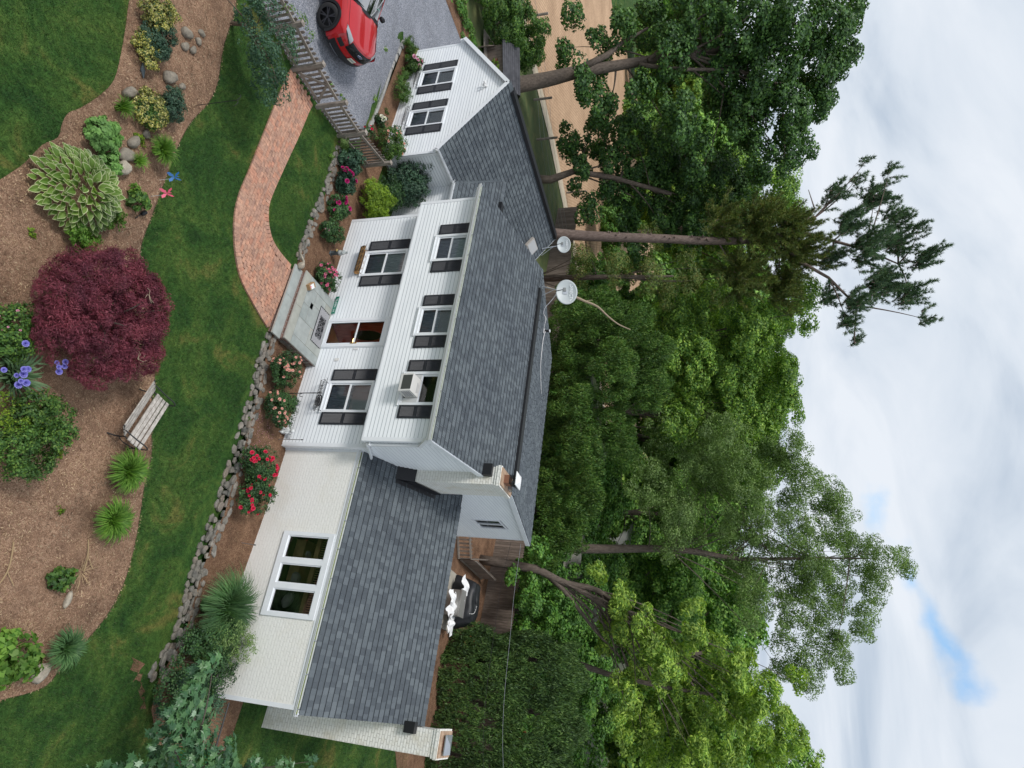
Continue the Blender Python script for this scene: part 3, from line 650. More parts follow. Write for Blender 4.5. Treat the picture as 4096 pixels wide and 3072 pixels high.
lap(mb, F1(0), 0, 2.92, lambda z: -W_, lambda z: 0, WIN1 + [(-4.27, -3.25, .33, 2.5)])
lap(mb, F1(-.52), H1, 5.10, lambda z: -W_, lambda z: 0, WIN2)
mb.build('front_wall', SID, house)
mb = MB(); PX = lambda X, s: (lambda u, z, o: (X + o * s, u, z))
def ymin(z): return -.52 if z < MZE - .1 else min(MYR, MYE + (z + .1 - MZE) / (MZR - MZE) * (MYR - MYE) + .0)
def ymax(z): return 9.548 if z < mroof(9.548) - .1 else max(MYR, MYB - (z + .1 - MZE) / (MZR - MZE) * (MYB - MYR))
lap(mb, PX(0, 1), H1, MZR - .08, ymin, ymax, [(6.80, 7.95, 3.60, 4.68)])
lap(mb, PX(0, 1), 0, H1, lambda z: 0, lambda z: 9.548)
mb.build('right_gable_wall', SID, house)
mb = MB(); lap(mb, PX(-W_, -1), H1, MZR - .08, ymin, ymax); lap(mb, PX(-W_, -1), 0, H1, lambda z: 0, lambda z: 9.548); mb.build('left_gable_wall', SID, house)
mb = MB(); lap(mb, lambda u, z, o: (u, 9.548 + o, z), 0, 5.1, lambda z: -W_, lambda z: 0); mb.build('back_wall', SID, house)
mb = MB(); mb.box(-W_ + .02, -.02, -.50, -.01, H1 - .03, H1 + .02); mb.build('overhang_soffit', M['soffit'], house)
mb = MB(); c = .09
mb.box(-c, .018, -.018, 0.0, -.02, H1 - .03); mb.box(0, .022, -.016, c * 1.2, -.02, H1 - .03)
mb.box(-W_ - .018, -W_ + c, -.02, 0.0, -.02, H1 - .03)
mb.box(-c, .018, -.538, -.52, H1 - .03, 5.0); mb.box(0, .022, -.536, -.44, H1 - .03, 5.0); mb.box(-W_ - .018, -W_ + c, -.54, -.5, H1 - .03, 5.0)
mb.box(.0, .022, 9.46, 9.57, 0, 5.05); mb.box(-.08, .02, 9.548, 9.57, 0, 5.05)
mb.box(-W_, 0, -.536, -.50, H1 - .05, H1 + .002)
mb.split('corner_board', M['trim'], house)
# foundation
mb = MB(); mb.box(-W_ + .02, -.02, .02, 9.5, -.8, .0); mb.box(-17.9, -11.9, .42, 9.0, -.3, .19); mb.split('foundation', M['conc'], house)
# roofs
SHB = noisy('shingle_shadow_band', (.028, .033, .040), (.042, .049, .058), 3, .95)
def roof(name, P0, U, Sv, wid, length, exp=.17, mt='shingle', tw=(.10, .19), seed=1, lip=.014):
    rn = random.Random(seed); P0 = Vector(P0); U = Vector(U).normalized(); Sv = Vector(Sv).normalized(); Nn = U.cross(Sv)
    if Nn.z < 0: Nn = -Nn
    mb = MB(); k = 0; s = 0.0
    while s < length:
        e = min(s + exp, length); u = -rn.uniform(0, .25)
        while u < wid:
            w2 = rn.uniform(*tw); a, b = max(u, 0), min(u + w2, wid); u += w2
            if b - a < .01: continue
            k += 1; t = lip + (.012 if k % 2 else 0); jog = (.012 if k % 2 else 0) if s > 0 else 0
            p = P0 + U * a + Sv * (s - jog); q = P0 + U * b + Sv * (s - jog); r_ = P0 + U * b + Sv * (e + .02); o = P0 + U * a + Sv * (e + .02)
            hi = Nn * t; lo = Nn * .001
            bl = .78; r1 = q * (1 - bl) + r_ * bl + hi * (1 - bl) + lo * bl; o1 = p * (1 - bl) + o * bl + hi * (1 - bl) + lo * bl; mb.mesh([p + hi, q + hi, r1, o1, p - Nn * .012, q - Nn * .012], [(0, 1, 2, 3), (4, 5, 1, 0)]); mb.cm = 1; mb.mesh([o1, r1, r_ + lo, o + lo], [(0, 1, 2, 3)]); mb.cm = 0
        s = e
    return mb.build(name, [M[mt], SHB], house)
def deck(mb, P0, U, Sv, wid, length, th=.05):
    P0 = Vector(P0); U = Vector(U).normalized() * wid; S2 = Vector(Sv).normalized() * length; Nn = U.cross(S2).normalized()
    if Nn.z < 0: Nn = -Nn
    a = [P0, P0 + U, P0 + U + S2, P0 + S2]; b = [x - Nn * th for x in a]; a = [x - Nn * .013 for x in a]; mb.mesh(a + b, [(0, 1, 2, 3), (7, 6, 5, 4), (0, 4, 5, 1), (1, 5, 6, 2), (2, 6, 7, 3), (3, 7, 4, 0)])
dk = MB()
def gable(nm, x0, x1, ye, ze, yr, zr, yb, zb, seed):
    Sf = Vector((0, yr - ye, zr - ze)); Sb = Vector((0, yr - yb, zr - zb))
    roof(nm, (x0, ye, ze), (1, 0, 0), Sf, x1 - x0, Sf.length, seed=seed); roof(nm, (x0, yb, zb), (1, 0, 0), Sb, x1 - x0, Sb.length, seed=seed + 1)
    deck(dk, (x0, ye, ze), (1, 0, 0), Sf, x1 - x0, Sf.length); deck(dk, (x0, yb, zb), (1, 0, 0), Sb, x1 - x0, Sb.length)
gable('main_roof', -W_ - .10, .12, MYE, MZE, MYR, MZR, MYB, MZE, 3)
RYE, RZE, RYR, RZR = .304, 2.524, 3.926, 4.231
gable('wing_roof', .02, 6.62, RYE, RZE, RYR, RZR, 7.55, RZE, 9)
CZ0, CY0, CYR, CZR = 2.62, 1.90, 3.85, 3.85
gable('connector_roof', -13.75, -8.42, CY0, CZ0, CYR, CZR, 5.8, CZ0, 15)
LXR, LZR, LX0, LX1, LZE = -14.91, 4.828, -18.05, -11.76, 2.556
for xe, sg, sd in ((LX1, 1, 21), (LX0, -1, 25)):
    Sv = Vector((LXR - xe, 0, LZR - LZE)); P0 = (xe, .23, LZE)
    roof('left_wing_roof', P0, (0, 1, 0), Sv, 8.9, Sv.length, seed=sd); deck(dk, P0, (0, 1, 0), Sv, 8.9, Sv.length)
dk.split('roof_deck', M['trim'], house)
# ridge caps (overlapping shingles) and ridge vents
mb = MB()
def ridge(p, q, w=.15, step=.14, slope=.25):
    p, q = Vector(p), Vector(q); d = (q - p).normalized(); l = (q - p).length; sd = d.cross(Vector((0, 0, 1))).normalized(); k = 0
    while k * step < l:
        a = p + d * k * step; b = p + d * min(l, (k + 1) * step + .02); h0, h1 = Vector((0, 0, .045)), Vector((0, 0, .030)); dn = Vector((0, 0, w * slope))
        mb.mesh([a + h0, b + h1, b + sd * w + h1 - dn, a + sd * w + h0 - dn, b - sd * w + h1 - dn, a - sd * w + h0 - dn, a + sd * w - dn + Vector((0, 0, .02)), a - sd * w - dn + Vector((0, 0, .02)), a + Vector((0, 0, .02))],
                [(0, 1, 2, 3), (1, 0, 5, 4), (3, 6, 8, 0), (0, 8, 7, 5)]); k += 1
for p_, q_, sl_ in (((.12, MYR, MZR), (-8.5, MYR, MZR), .25), ((6.62, RYR, RZR), (.4, RYR, RZR), .47), ((LXR, .23, LZR), (LXR, 9.13, LZR), .72)): mb = MB(); ridge(p_, q_, slope=sl_); mb.build('ridge_cap', M['shingle'], house)
mb = MB(); ridge((-13.5, CYR, CZR), (-8.4, CYR, CZR), slope=.6)
mb.build('ridge_cap', M['shingle'], house)
mb = MB()
mb.box(-7.6, -.15, MYR - .155, MYR - .145, MZR - .04, MZR + .055); mb.box(-7.6, -.15, MYR - .16, MYR + .13, MZR + .048, MZR + .06)
mb.box(-12.3, -10.6, CYR - .16, CYR + .12, CZR - .08, CZR + .065); mb.box(LXR - .14, LXR + .17, .6, 9.0, LZR - .06, LZR + .062)
mb.split('ridge_vent', M['black'], house)
mb = MB()
mb.mesh([(-11.8, 1.94, 2.665), (-11.68, 1.9, 2.63), (-13.55, 3.82, 3.865), (-13.7, 3.85, 3.95)], [(0, 1, 2, 3)]); mb.build('valley_flashing', M['shingle'], house)
# fascia, rakes, gutters
mb = MB()
def rake(x, p, q, w=.022, h=.16):
    mb.beam(p, q, w, h)
for x in (.13, -W_ - .11):
    rake(x, (x, MYE + .02, MZE - .10), (x, MYR, MZR - .10)); rake(x, (x, MYR, MZR - .10), (x, MYB, MZE - .10))
rake(0, (6.60, RYE, RZE - .09), (6.60, RYR, RZR - .09)); rake(0, (6.60, RYR, RZR - .09), (6.60, 7.5, RZE - .09))
for x in (LX1 - .0, LX0 + .0):
    rake(0, (x, .215, LZE - .09), (LXR, .215, LZR - .09), .022, .15); rake(0, (x, 9.15, LZE - .09), (LXR, 9.15, LZR - .09), .022, .15)
mb.box(-W_ - .1, .12, MYE + .03, MYE + .05, MZE - .2, MZE - .03); mb.box(-W_ - .1, .12, MYE + .05, -.52, MZE - .205, MZE - .185)
mb.box(0.0, 6.62, RYE + .0, RYE + .018, RZE - .2, RZE - .03)
mb.box(LX1 - .03, LX1 - .012, .24, 9.1, LZE - .2, LZE - .03); mb.box(LX0 + .012, LX0 + .03, .24, 9.1, LZE - .2, LZE - .03); mb.box(-11.8, -8.45, CY0 + .02, CY0 + .04, CZ0 - .2, CZ0 - .03)
mb.box(-11.86, -11.76, .232, .385, LZE - .26, LZE - .1); mb.box(-18.05, -17.96, .232, .385, LZE - .26, LZE - .1)
mb.split('fascia', M['trim'], house)
def gutter(P, d, length, side, nm='gutter', debris=True):
    P = Vector(P); d = Vector(d); sd = Vector(side); mb = MB(); e = P + d * length; up = Vector((0, 0, 1))
    prof = [(0.005, 0), (0.005, -.11), (.08, -.11), (.115, -.06), (.12, 0), (.135, .004), (.135, -.008), (.125, -.012), (.112, -.062), (.078, -.118), (0, -.118)]
    a = [P + sd * u + up * v for u, v in prof]; b = [e + sd * u + up * v for u, v in prof]; n = len(prof)
    mb.mesh(a + b, [(i, (i + 1) % n, n + (i + 1) % n, n + i) for i in range(n)]); 
    for q in (P, e): mb.mesh([q + sd * u + up * v for u, v in ((0, 0), (0, -.118), (.078, -.118), (.112, -.062), (.13, 0))], [(0, 1, 2, 3, 4)])
    g_ = mb.build(nm, M['gutter'], house)
    k = .5; hb = MB()
    while k < length: q = P + d * k; hb.beam(q + up * .0, q + sd * .125 + up * .0, .018, .006); k += .75
    hb.split('hanger', M['galv'], g_)
    if debris:
        m2 = MB(); a = P + d * .05 - up * .035; b = P + d * (length - .05) - up * .035; m2.quad(a + sd * .008, b + sd * .008, b + sd * .115, a + sd * .115); m2.build('pollen_litter', M['moss'], g_)
gutter((-W_ - .12, MYE + .03, MZE - .012), (1, 0, 0), W_ + .26, (0, -1, 0)); gutter((.0, RYE, RZE - .012), (1, 0, 0), 6.66, (0, -1, 0)); gutter((LX1 - .01, .22, LZE - .012), (0, 1, 0), 1.72, (1, 0, 0), debris=False); gutter((-11.8, CY0 + .02, CZ0 - .012), (1, 0, 0), 3.38, (0, -1, 0), debris=False)
# downspout
mb = MB(); mb.beam((.06, -.86, MZE - .13), (.10, -.40, MZE - .55), .07, .09); mb.beam((.07, -.36, MZE - .5), (.07, -.36, 2.95), .08, .06, (1, 0, 0)); mb.beam((.07, -.36, 2.98), (.15, .45, 2.72), .08, .05); mb.box(.028, .11, -.45, -.27, 3.05, 3.08)
mb.build('downspout', M['gutter'], house)
mb = MB(); mb.beam((-11.78, .45, LZE - .15), (-11.78, .45, .25), .08, .07, (1, 0, 0)); mb.build('downspout', M['gutter'], house)
# brick wing
mb = MB(); Y0 = .234
def wallpoly(mb, pts): mb.poly(pts)
def rect_holes(mb, Y, x0, x1, z0, z1, holes):
    xs = sorted({x0, x1, *[h[0] for h in holes], *[h[1] for h in holes]}); zs = sorted({z0, z1, *[h[2] for h in holes], *[h[3] for h in holes]})
    for i in range(len(xs) - 1):
        for j in range(len(zs) - 1):
            xm, zm = (xs[i] + xs[i + 1]) / 2, (zs[j] + zs[j + 1]) / 2
            if any(h[0] < xm < h[1] and h[2] < zm < h[3] for h in holes): continue
            mb.quad((xs[i], Y, zs[j]), (xs[i + 1], Y, zs[j]), (xs[i + 1], Y, zs[j + 1]), (xs[i], Y, zs[j + 1]))
rect_holes(mb, Y0, 0, 6.519, -.9, 2.46, [(2.42, 4.52, .84, 2.32), (2.97, 4.05, -.62, -.18)])
mb.build('brick_front_wall', M['wbrick'], house)
mb = MB(); mb.poly([(6.519, Y0, -.9), (6.519, 7.5, -.9), (6.519, 7.5, 2.45), (6.519, RYR, RZR - .1), (6.519, Y0, 2.45)]); mb.quad((6.519, 7.5, -.9), (0, 7.5, -.9), (0, 7.5, 2.45), (6.519, 7.5, 2.45)); mb.build('brick_gable_wall', M['wbrick'], house)
mb = MB(); mb.box(6.43, 6.53, Y0 - .02, Y0 + .06, -.8, 2.42); mb.box(0.01, .07, Y0 - .03, Y0 - .001, 0, 2.4); mb.box(0, 6.52, Y0 - .016, Y0 - .001, 2.36, 2.47); mb.split('corner_board', M['trim'], house)
# left wing and connector walls
mb = MB()
def lL(z): return -17.964 if z < LZE else -17.964 + (z - LZE + .0) / (LZR - LZE) * (LXR + 17.964)
def lR(z): return -11.864 if z < LZE else -11.864 + (z - LZE + .0) / (LZR - LZE) * (LXR + 11.864)
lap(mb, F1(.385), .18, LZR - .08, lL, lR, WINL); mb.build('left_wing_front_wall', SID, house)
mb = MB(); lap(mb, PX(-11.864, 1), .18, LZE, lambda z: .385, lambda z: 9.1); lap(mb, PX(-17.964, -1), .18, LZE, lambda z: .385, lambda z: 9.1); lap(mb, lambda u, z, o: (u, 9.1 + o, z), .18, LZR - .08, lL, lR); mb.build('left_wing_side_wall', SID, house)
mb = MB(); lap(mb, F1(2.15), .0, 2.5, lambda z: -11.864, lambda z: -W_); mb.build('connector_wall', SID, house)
mb = MB(); mb.box(-10.6, -9.0, 2.09, 2.14, .5, 2.35); mb.box(-11.85, -11.75, .365, .385, .18, 2.42); mb.box(-11.864, -11.842, .37, .46, .18, 2.42); mb.box(-17.984, -17.87, .365, .385, .18, 2.5); mb.split('corner_board', M['trim'], house)
mb = MB(); mb.box(-9.35, -8.5, 2.06, 2.085, .1, 2.2); mb.build('side_door', M['black'], house)
# windows -------------------------------------------------------
def window(X0, X1, Z0, Z1, Y, kind='sash', drop=0):
    m = MB(); fw = .07; o = Y - .045; i_ = Y + .10
    for (a, b, c_, d) in ((X0 - .01, X0 + fw, Z0, Z1), (X1 - fw, X1 + .01, Z0, Z1), (X0 + fw, X1 - fw, Z1 - fw, Z1 + .012), (X0 + fw, X1 - fw, Z0 - .012, Z0 + fw)): m.box(a, b, o, Y + .04, c_, d)
    m.box(X0 - .02, X1 + .02, o - .03, Y - .001, Z0 - .035, Z0 - .013)
    f = m.build('window', M['trim'], house)
    a, b, c_, d = X0 + fw, X1 - fw, Z0 + fw, Z1 - fw; zm = (c_ + d) / 2 - .02
    s = MB(); sw = .04
    def sash(x0, x1, z0, z1, y):
        s.box(x0, x0 + sw, y, y + .03, z0, z1); s.box(x1 - sw, x1, y, y + .03, z0, z1); s.box(x0 + sw, x1 - sw, y, y + .03, z0, z0 + sw); s.box(x0 + sw, x1 - sw, y, y + .03, z1 - sw, z1)
    sash(a, b, zm - .02, d, Y + .02)
    if kind != 'ac': sash(a, b, c_, zm + .02, Y - .012)
    s.build('sash', M['trim'], f)
    p = MB(); p.quad((a, Y + .033, zm), (b, Y + .033, zm), (b, Y + .033, d), (a, Y + .033, d)); p.build('pane', M['glass'], f)
    if kind != 'ac':
        p = MB(); p.quad((a, Y + .002, c_), (b, Y + .002, c_), (b, Y + .002, zm), (a, Y + .002, zm)); p.build('pane', M['screen'], f)
    r_ = MB(); dd = Y + .55
    r_.mesh([(a, Y + .05, c_), (b, Y + .05, c_), (b, Y + .05, d), (a, Y + .05, d), (a, dd, c_), (b, dd, c_), (b, dd, d), (a, dd, d)], [(4, 5, 6, 7), (0, 1, 5, 4), (3, 7, 6, 2), (0, 4, 7, 3), (1, 2, 6, 5)]); r_.build('room_recess', M['dark'], f)
    if kind == 'blind':
        q = MB(); z = d - .01
        while z > zm + .03: q.beam((a + .03, Y + .10, z), (b - .03, Y + .10, z), .022, .003, (0, -.5, 1)); z -= .032
        q.build('blind', M['blind'], f)
    if kind in ('curtain', 'blind'):
        q = MB(); nn = 26; zt = d if kind == 'curtain' else zm + .1; span = (b - a)
        for k in range(nn):
            x0_, x1_ = a + span * k / nn, a + span * (k + 1) / nn; y0_, y1_ = Y + .075 + .012 * math.sin(k * 1.3), Y + .075 + .012 * math.sin((k + 1) * 1.3); q.quad((x0_, y0_, c_), (x1_, y1_, c_), (x1_, y1_, zt), (x0_, y0_, zt))
        q.build('curtain', M['curtain'], f)
    return f
window(*WIN1[0], 0, 'curtain'); window(*WIN1[1], 0, 'blind'); window(*WIN2[0], -.52, 'curtain'); window(*WIN2[1], -.52, 'blind'); window(*WIN2[2], -.52, 'ac'); window(*WINL[0], .385, 'blind'); window(*WINL[1], .385, 'blind')
def shutter(x0, x1, z0, z1, Y):
    m = MB(); y = Y - .05; m.box(x0, x1, y + .012, Y - .006, z0, z1)
    for a, b, c_, d in ((x0, x0 + .045, z0, z1), (x1 - .045, x1, z0, z1), (x0 + .045, x1 - .045, z0, z0 + .06), (x0 + .045, x1 - .045, z1 - .06, z1), (x0 + .045, x1 - .045, (z0 + z1) / 2 - .03, (z0 + z1) / 2 + .03)): m.box(a, b, y, y + .013, c_, d)
    z = z0 + .075
    while z < z1 - .07:
        if abs(z - (z0 + z1) / 2) > .05: m.beam((x0 + .046, y + .006, z), (x1 - .046, y + .006, z), .018, .006, (0, -1, 1))
        z += .033
    m.build('shutter', M['shutter'], house)
for a, b in ((-7.34, -6.95), (-5.91, -5.52), (-2.45, -2.07), (-1.04, -.66)): shutter(a, b, 1.05, 2.49, 0)
for a, b in ((-7.34, -6.95), (-5.90, -5.50), (-4.64, -4.27), (-3.23, -2.84), (-2.43, -2.06), (-1.03, -.65)): shutter(a, b, 3.76, 4.76, -.52)
for a, b in ((-16.90, -16.52), (-15.54, -15.14), (-14.61, -14.21), (-13.25, -12.85)): shutter(a, b, .88, 2.34, .385)
# picture window of the wing
m = MB(); Y = Y0; X0, X1, Z0, Z1 = 2.42, 4.52, .84, 2.32
for a, b, c_, d in ((X0 - .03, X0 + .07, Z0 - .05, Z1 + .02), (X1 - .07, X1 + .03, Z0 - .05, Z1 + .02), (X0 + .07, X1 - .07, Z0 - .05, Z0 + .12), (X0 + .07, X1 - .07, Z1 - .13, Z1 + .02), (3.09, 3.23, Z0 + .12, Z1 - .13), (3.73, 3.87, Z0 + .12, Z1 - .13)): m.box(a, b, Y - .05, Y + .05, c_, d)
f = m.build('picture_window', M['trim'], house); s = MB()
for a, b in ((2.49, 3.09), (3.23, 3.73), (3.87, 4.45)):
    for (x0, x1, z0, z1) in ((a, a + .03, .96, 2.19), (b - .03, b, .96, 2.19), (a + .03, b - .03, .96, .99), (a + .03, b - .03, 2.16, 2.19)): s.box(x0, x1, Y - .02, Y + .03, z0, z1)
    p = MB(); p.quad((a, Y + .01, .96), (b, Y + .01, .96), (b, Y + .01, 2.19), (a, Y + .01, 2.19)); p.build('pane', glassm('picture_glass', (.8, .85, .85), .05), f)
s.build('sash', M['trim'], f)
r_ = MB(); a, b, c_, d, dd = 2.44, 4.5, .9, 2.22, Y + 1.3
r_.mesh([(a, Y + .06, c_), (b, Y + .06, c_), (b, Y + .06, d), (a, Y + .06, d), (a, dd, c_), (b, dd, c_), (b, dd, d), (a, dd, d)], [(4, 5, 6, 7), (0, 1, 5, 4), (3, 7, 6, 2), (0, 4, 7, 3), (1, 2, 6, 5)]); r_.build('room_recess', M['dark'], f)
q = MB(); q.box(a, b, Y + .35, Y + .42, 1.62, 1.75); q.box(2.5, 3.6, Y + .4, Y + .9, .95, 1.25); q.build('wooden_furniture', M['roomwood'], f)
q = MB(); x = a
while x < b: q.box(x, x + .018, Y + .42, Y + .44, 1.75, 2.15); x += .06
q.build('slatted_panel', M['roomwood'], f)
q = MB(); q.rock((3.6, Y + .3, 1.3), (.22, .15, .12), 4); q.rock((4.1, Y + .35, 1.2), (.2, .12, .14), 5); q.rock((2.9, Y + .35, 1.45), (.12, .1, .06), 6); q.build('cushion', mat('cushion', (.16, .15, .14), .9), f)
# small side window of the main gable
m = MB(); 
for a, b, c_, d in ((6.80, 6.86, 3.60, 4.68), (7.89, 7.95, 3.60, 4.68), (6.86, 7.89, 3.6, 3.66), (6.86, 7.89, 4.62, 4.68), (7.35, 7.40, 3.66, 4.62)): m.box(-.03, .035, a, b, c_, d)
f = m.build('window', M['trim'], house); p = MB(); p.quad((.0, 6.84, 3.64), (.0, 7.91, 3.64), (.0, 7.91, 4.64), (.0, 6.84, 4.64)); p.build('pane', M['screen'], f)
p = MB(); p.mesh([(-.02, 6.8, 3.6), (-.02, 7.95, 3.6), (-.02, 7.95, 4.68), (-.02, 6.8, 4.68), (-.6, 6.8, 3.6), (-.6, 7.95, 3.6), (-.6, 7.95, 4.68), (-.6, 6.8, 4.68)], [(4, 5, 6, 7), (0, 1, 5, 4), (3, 7, 6, 2), (0, 4, 7, 3), (1, 2, 6, 5)]); p.build('room_recess', mat('dim_room', (.30, .36, .40), .9), f)
# front door: storm door over a mahogany door standing ajar
m = MB(); a, b, z0, z1 = -4.27, -3.25, .33, 2.50
for x0, x1, c_, d, y0, y1 in ((a, a + .09, z0, z1, -.05, .05), (b - .09, b, z0, z1, -.05, .05), (a + .09, b - .09, z1 - .13, z1, -.05, .05), (a + .09, b - .09, z0, z0 + .05, -.04, .05)): m.box(x0, x1, y0, y1, c_, d)
m.box(a - .03, a, -.03, 0, z0, z1 + .03); m.box(b, b + .03, -.03, 0, z0, z1 + .03); m.box(a, b, -.03, -.0, z1, z1 + .03)
f = m.build('door', M['trim'], house); s = MB()
for x0, x1, c_, d in ((a + .09, a + .14, .38, 2.37), (b - .14, b - .09, .38, 2.37), (a + .14, b - .14, .38, .46), (a + .14, b - .14, 2.32, 2.37), (a + .14, b - .14, 1.42, 1.46)): s.box(x0, x1, -.035, .0, c_, d)
s.build('storm_door_frame', M['trim'], f)
p = MB(); p.quad((a + .12, -.01, .42), (b - .12, -.01, .42), (b - .12, -.01, 2.34), (a + .12, -.01, 2.34)); p.build('pane', glassm('storm_glass', (.95, .96, .96), 0.0), f)
r_ = MB(); c_, d, dd = .36, 2.38, 1.6; a2, b2 = a + .05, b - .05
r_.mesh([(a2, .05, c_), (b2, .05, c_), (b2, .05, d), (a2, .05, d), (a2, dd, c_), (b2, dd, c_), (b2, dd, d), (a2, dd, d)], [(4, 5, 6, 7), (3, 7, 6, 2), (0, 4, 7, 3), (1, 2, 6, 5)]); r_.build('hall_recess', mat('hall', (.75, .30, .20), .8), f)
r_ = MB(); r_.quad((a2, .0, .362), (b2, .0, .362), (b2, dd, .362), (a2, dd, .362)); r_.build('hall_floor', noisy('oak_floor', (.85, .42, .10), (.95, .55, .18), 2, .4, stretch=(1, 8, 1)), f)
r_ = MB(); dv = Vector((.38, .80, 0)).normalized(); hx = Vector((a2 + .03, .12, .38))
r_.beam(hx + Vector((0, 0, 1.0)), hx + dv * .86 + Vector((0, 0, 1.0)), .045, 1.98); di = r_.build('inner_door', M['mahog'], f)
r_ = MB(); cc = hx + dv * .43 + Vector((.03, -.0, 1.12)); nrm = Vector((dv.y, -dv.x, 0)); mrot = Matrix((dv, Vector((0, 0, 1)), nrm)).transposed()
r_.lathe(cc, [(.001, 0), (.001, .01)], 6)
r_.mesh([cc + mrot @ Vector((.20 * math.cos(t * .314), .50 * math.sin(t * .314), .0)) for t in range(20)], [tuple(range(20))]); r_.build('oval_light', M['gloss'], f)
r_ = MB(); r_.tube([cc + mrot @ Vector((.21 * math.cos(t * .314), .52 * math.sin(t * .314), .0)) for t in range(21)], .018, 6); r_.build('oval_moulding', mat('red_mould', (.26, .03, .02), .3), f)
r_ = MB(); r_.tube([(b - .12, -.035, 1.44), (b - .12, -.09, 1.44), (b - .24, -.10, 1.45)], .012, 8); r_.box(b - .135, b - .105, -.045, -.035, 1.33, 1.55); r_.build('handle', M['brass'], f)
r_ = MB(); r_.box(-3.20, -3.14, -.035, -.014, 1.5, 1.66); r_.build('doorbell', M['white'], house)
r_ = MB(); r_.box(-2.85, -2.76, -.03, -.014, .95, 1.1); r_.build('outlet_cover', M['offwhite'], house)
# porch and step
porch = thing('porch', 'grey bluestone porch slab with one wide step and brick risers at the front door', 'porch', (-3.75, -1, 0))
m = MB(); m.box(-4.90, -2.60, -1.66, -.02, -.3, .295); m.build('riser', M['rbrick'], porch)
m = MB(); m.box(-4.85, -2.64, -1.96, -1.67, -.3, .115); m.build('riser', M['rbrick'], porch)
m = MB(); m.box(-4.93, -2.58, -1.70, -.02, .297, .338); m.box(-4.93, -2.56, -2.03, -1.662, .117, .160); m.build('slab', M['mortar'], porch)
m = MB(); g_ = .008
FL = [(-4.93, -3.75, -1.70, -1.42), (-3.75, -2.58, -1.70, -1.42), (-4.93, -4.62, -1.42, -.02), (-2.88, -2.58, -1.42, -.02), (-4.62, -4.0, -1.42, -.95), (-4.0, -3.5, -1.42, -1.1), (-3.5, -2.88, -1.42, -.75), (-4.62, -4.2, -.95, -.4), (-4.2, -3.5, -1.1, -.6), (-4.2, -3.8, -.6, -.02), (-3.8, -3.3, -.6, -.02), (-3.3, -2.88, -.75, -.02), (-4.62, -4.2, -.4, -.02), (-4.0, -3.5, -1.1, -1.1)]
for x0, x1, y0, y1 in FL:
    if y1 - y0 > .05: m.box(x0 + g_, x1 - g_, y0 + g_, y1 - g_, .33, .348)
m.box(-3.46, -3.32, -.7, -.6, .33, .346)
for x0, x1 in ((-4.93, -3.9), (-3.9, -2.56)): m.box(x0 + .004, x1 - .004, -2.028, -1.672, .15, .168)
m.build('flagstone', M['flag'], porch)
m = MB()
for k in range(9): m.rock((-2.585, -1.45 + k * .17, .13 + .03 * (k % 2)), (.02, .085, .09), k, 8)
m.build('rough_stone_cheek', M['stone'], porch)
dm = thing('doormat', 'black and grey rubber doormat with a tiled border on the porch slab', 'doormat', (-3.8, -.33, .35))
m = MB(); m.box(-4.40, -3.16, -.62, -.09, .35, .362); m.build('mat_base', M['rubber'], dm)
m = MB(); rn = random.Random(4)
for i in range(31):
    for j_ in range(11):
        x = -4.37 + i * .039 + (.02 if j_ % 2 else 0); y = -.60 + j_ * .046; b_ = min(i, 30 - i) < 6 or min(j_, 10 - j_) < 2
        if x > -3.19: continue
        if b_ or rn.random() < .45: m.box(x, x + (.033 if b_ else .018), y, y + (.036 if b_ else .02), .362, .368)
m.build('mat_tiles', M['matgrey'], dm)
sg = thing('street_sign', 'green street name sign with white letters leaning on the siding beside the doormat', 'sign', (-4.8, -.05, .35))
m = MB(); m.obox((-4.80, -.06, .425), (.66, .004, .145), Matrix.Rotation(R(8), 3, 'X')); m.build('panel', M['green'], sg)
text('lettering', 'TILDEN  LA', .105, M['letter'], sg, Matrix.Translation((-4.80, -.0635, .423)) @ Matrix.Rotation(R(98), 4, 'X'))
pk = thing('parcel', 'small brown cardboard parcel with white label left on the porch slab', 'parcel', (-4.57, -1.4, .35))
rz = Matrix.Rotation(R(-35), 3, 'Z'); m = MB(); m.obox((-4.57, -1.40, .405), (.30, .17, .11), rz); m.build('box', M['card'], pk); m = MB(); m.obox((-4.56, -1.39, .4615), (.17, .14, .002), rz); m.build('label', M['letter'], pk)
m = MB(); m.obox((-4.50, -1.45, .463), (.05, .05, .002), rz); m.build('sticker', M['f_pink'], pk)
# ornament by the step
m = MB(); gx, gy = -5.02, -1.86; m.rock((gx + .05, gy - .02, .24), (.12, .10, .10), 3, 10)
m.tube([(gx - .02, gy, .26), (gx - .15, gy + .02, .24), (gx - .28, gy - .03, .16), (gx - .40, gy - .10, .10)], [.045, .035, .03, .02], 8)
tag(m.build('garden_ornament', M['pale'], None, True), 'tan stone-look ornament with a long neck lying beside the porch step', 'ornament')
# chimneys
def chimney(x0, x1, y0, y1, zb, zt, nm):
    m = MB(); m.box(x0, x1, y0, y1, zb, zt - .17); m.box(x0 - .025, x1 + .025, y0 - .025, y1 + .025, zt - .17, zt - .10); m.box(x0 - .045, x1 + .045, y0 - .045, y1 + .045, zt - .10, zt)
    c = m.build(nm, M['chbrick'], house); m = MB(); m.box(x0 + .0, x1 - .0, y0 + .0, y1 - .0, zt, zt + .04); m.build('mortar_crown', M['redmortar'], c); return c
c1 = chimney(-.17, .35, 1.70, 2.80, 2.9, 6.17, 'chimney')
m = MB(); m.box(-.02, .22, 1.9, 2.2, 6.21, 6.36); m.build('flue', M['terracotta'], c1)
m = MB()
for k in range(7):
    for xx, yy in ((-.02 + .04 * k, 1.9), (-.02 + .04 * k, 2.2), (-.02, 1.9 + .05 * k), (.22, 1.9 + .05 * k)): m.beam((xx, yy, 6.36), (xx, yy, 6.58), .008, .008)
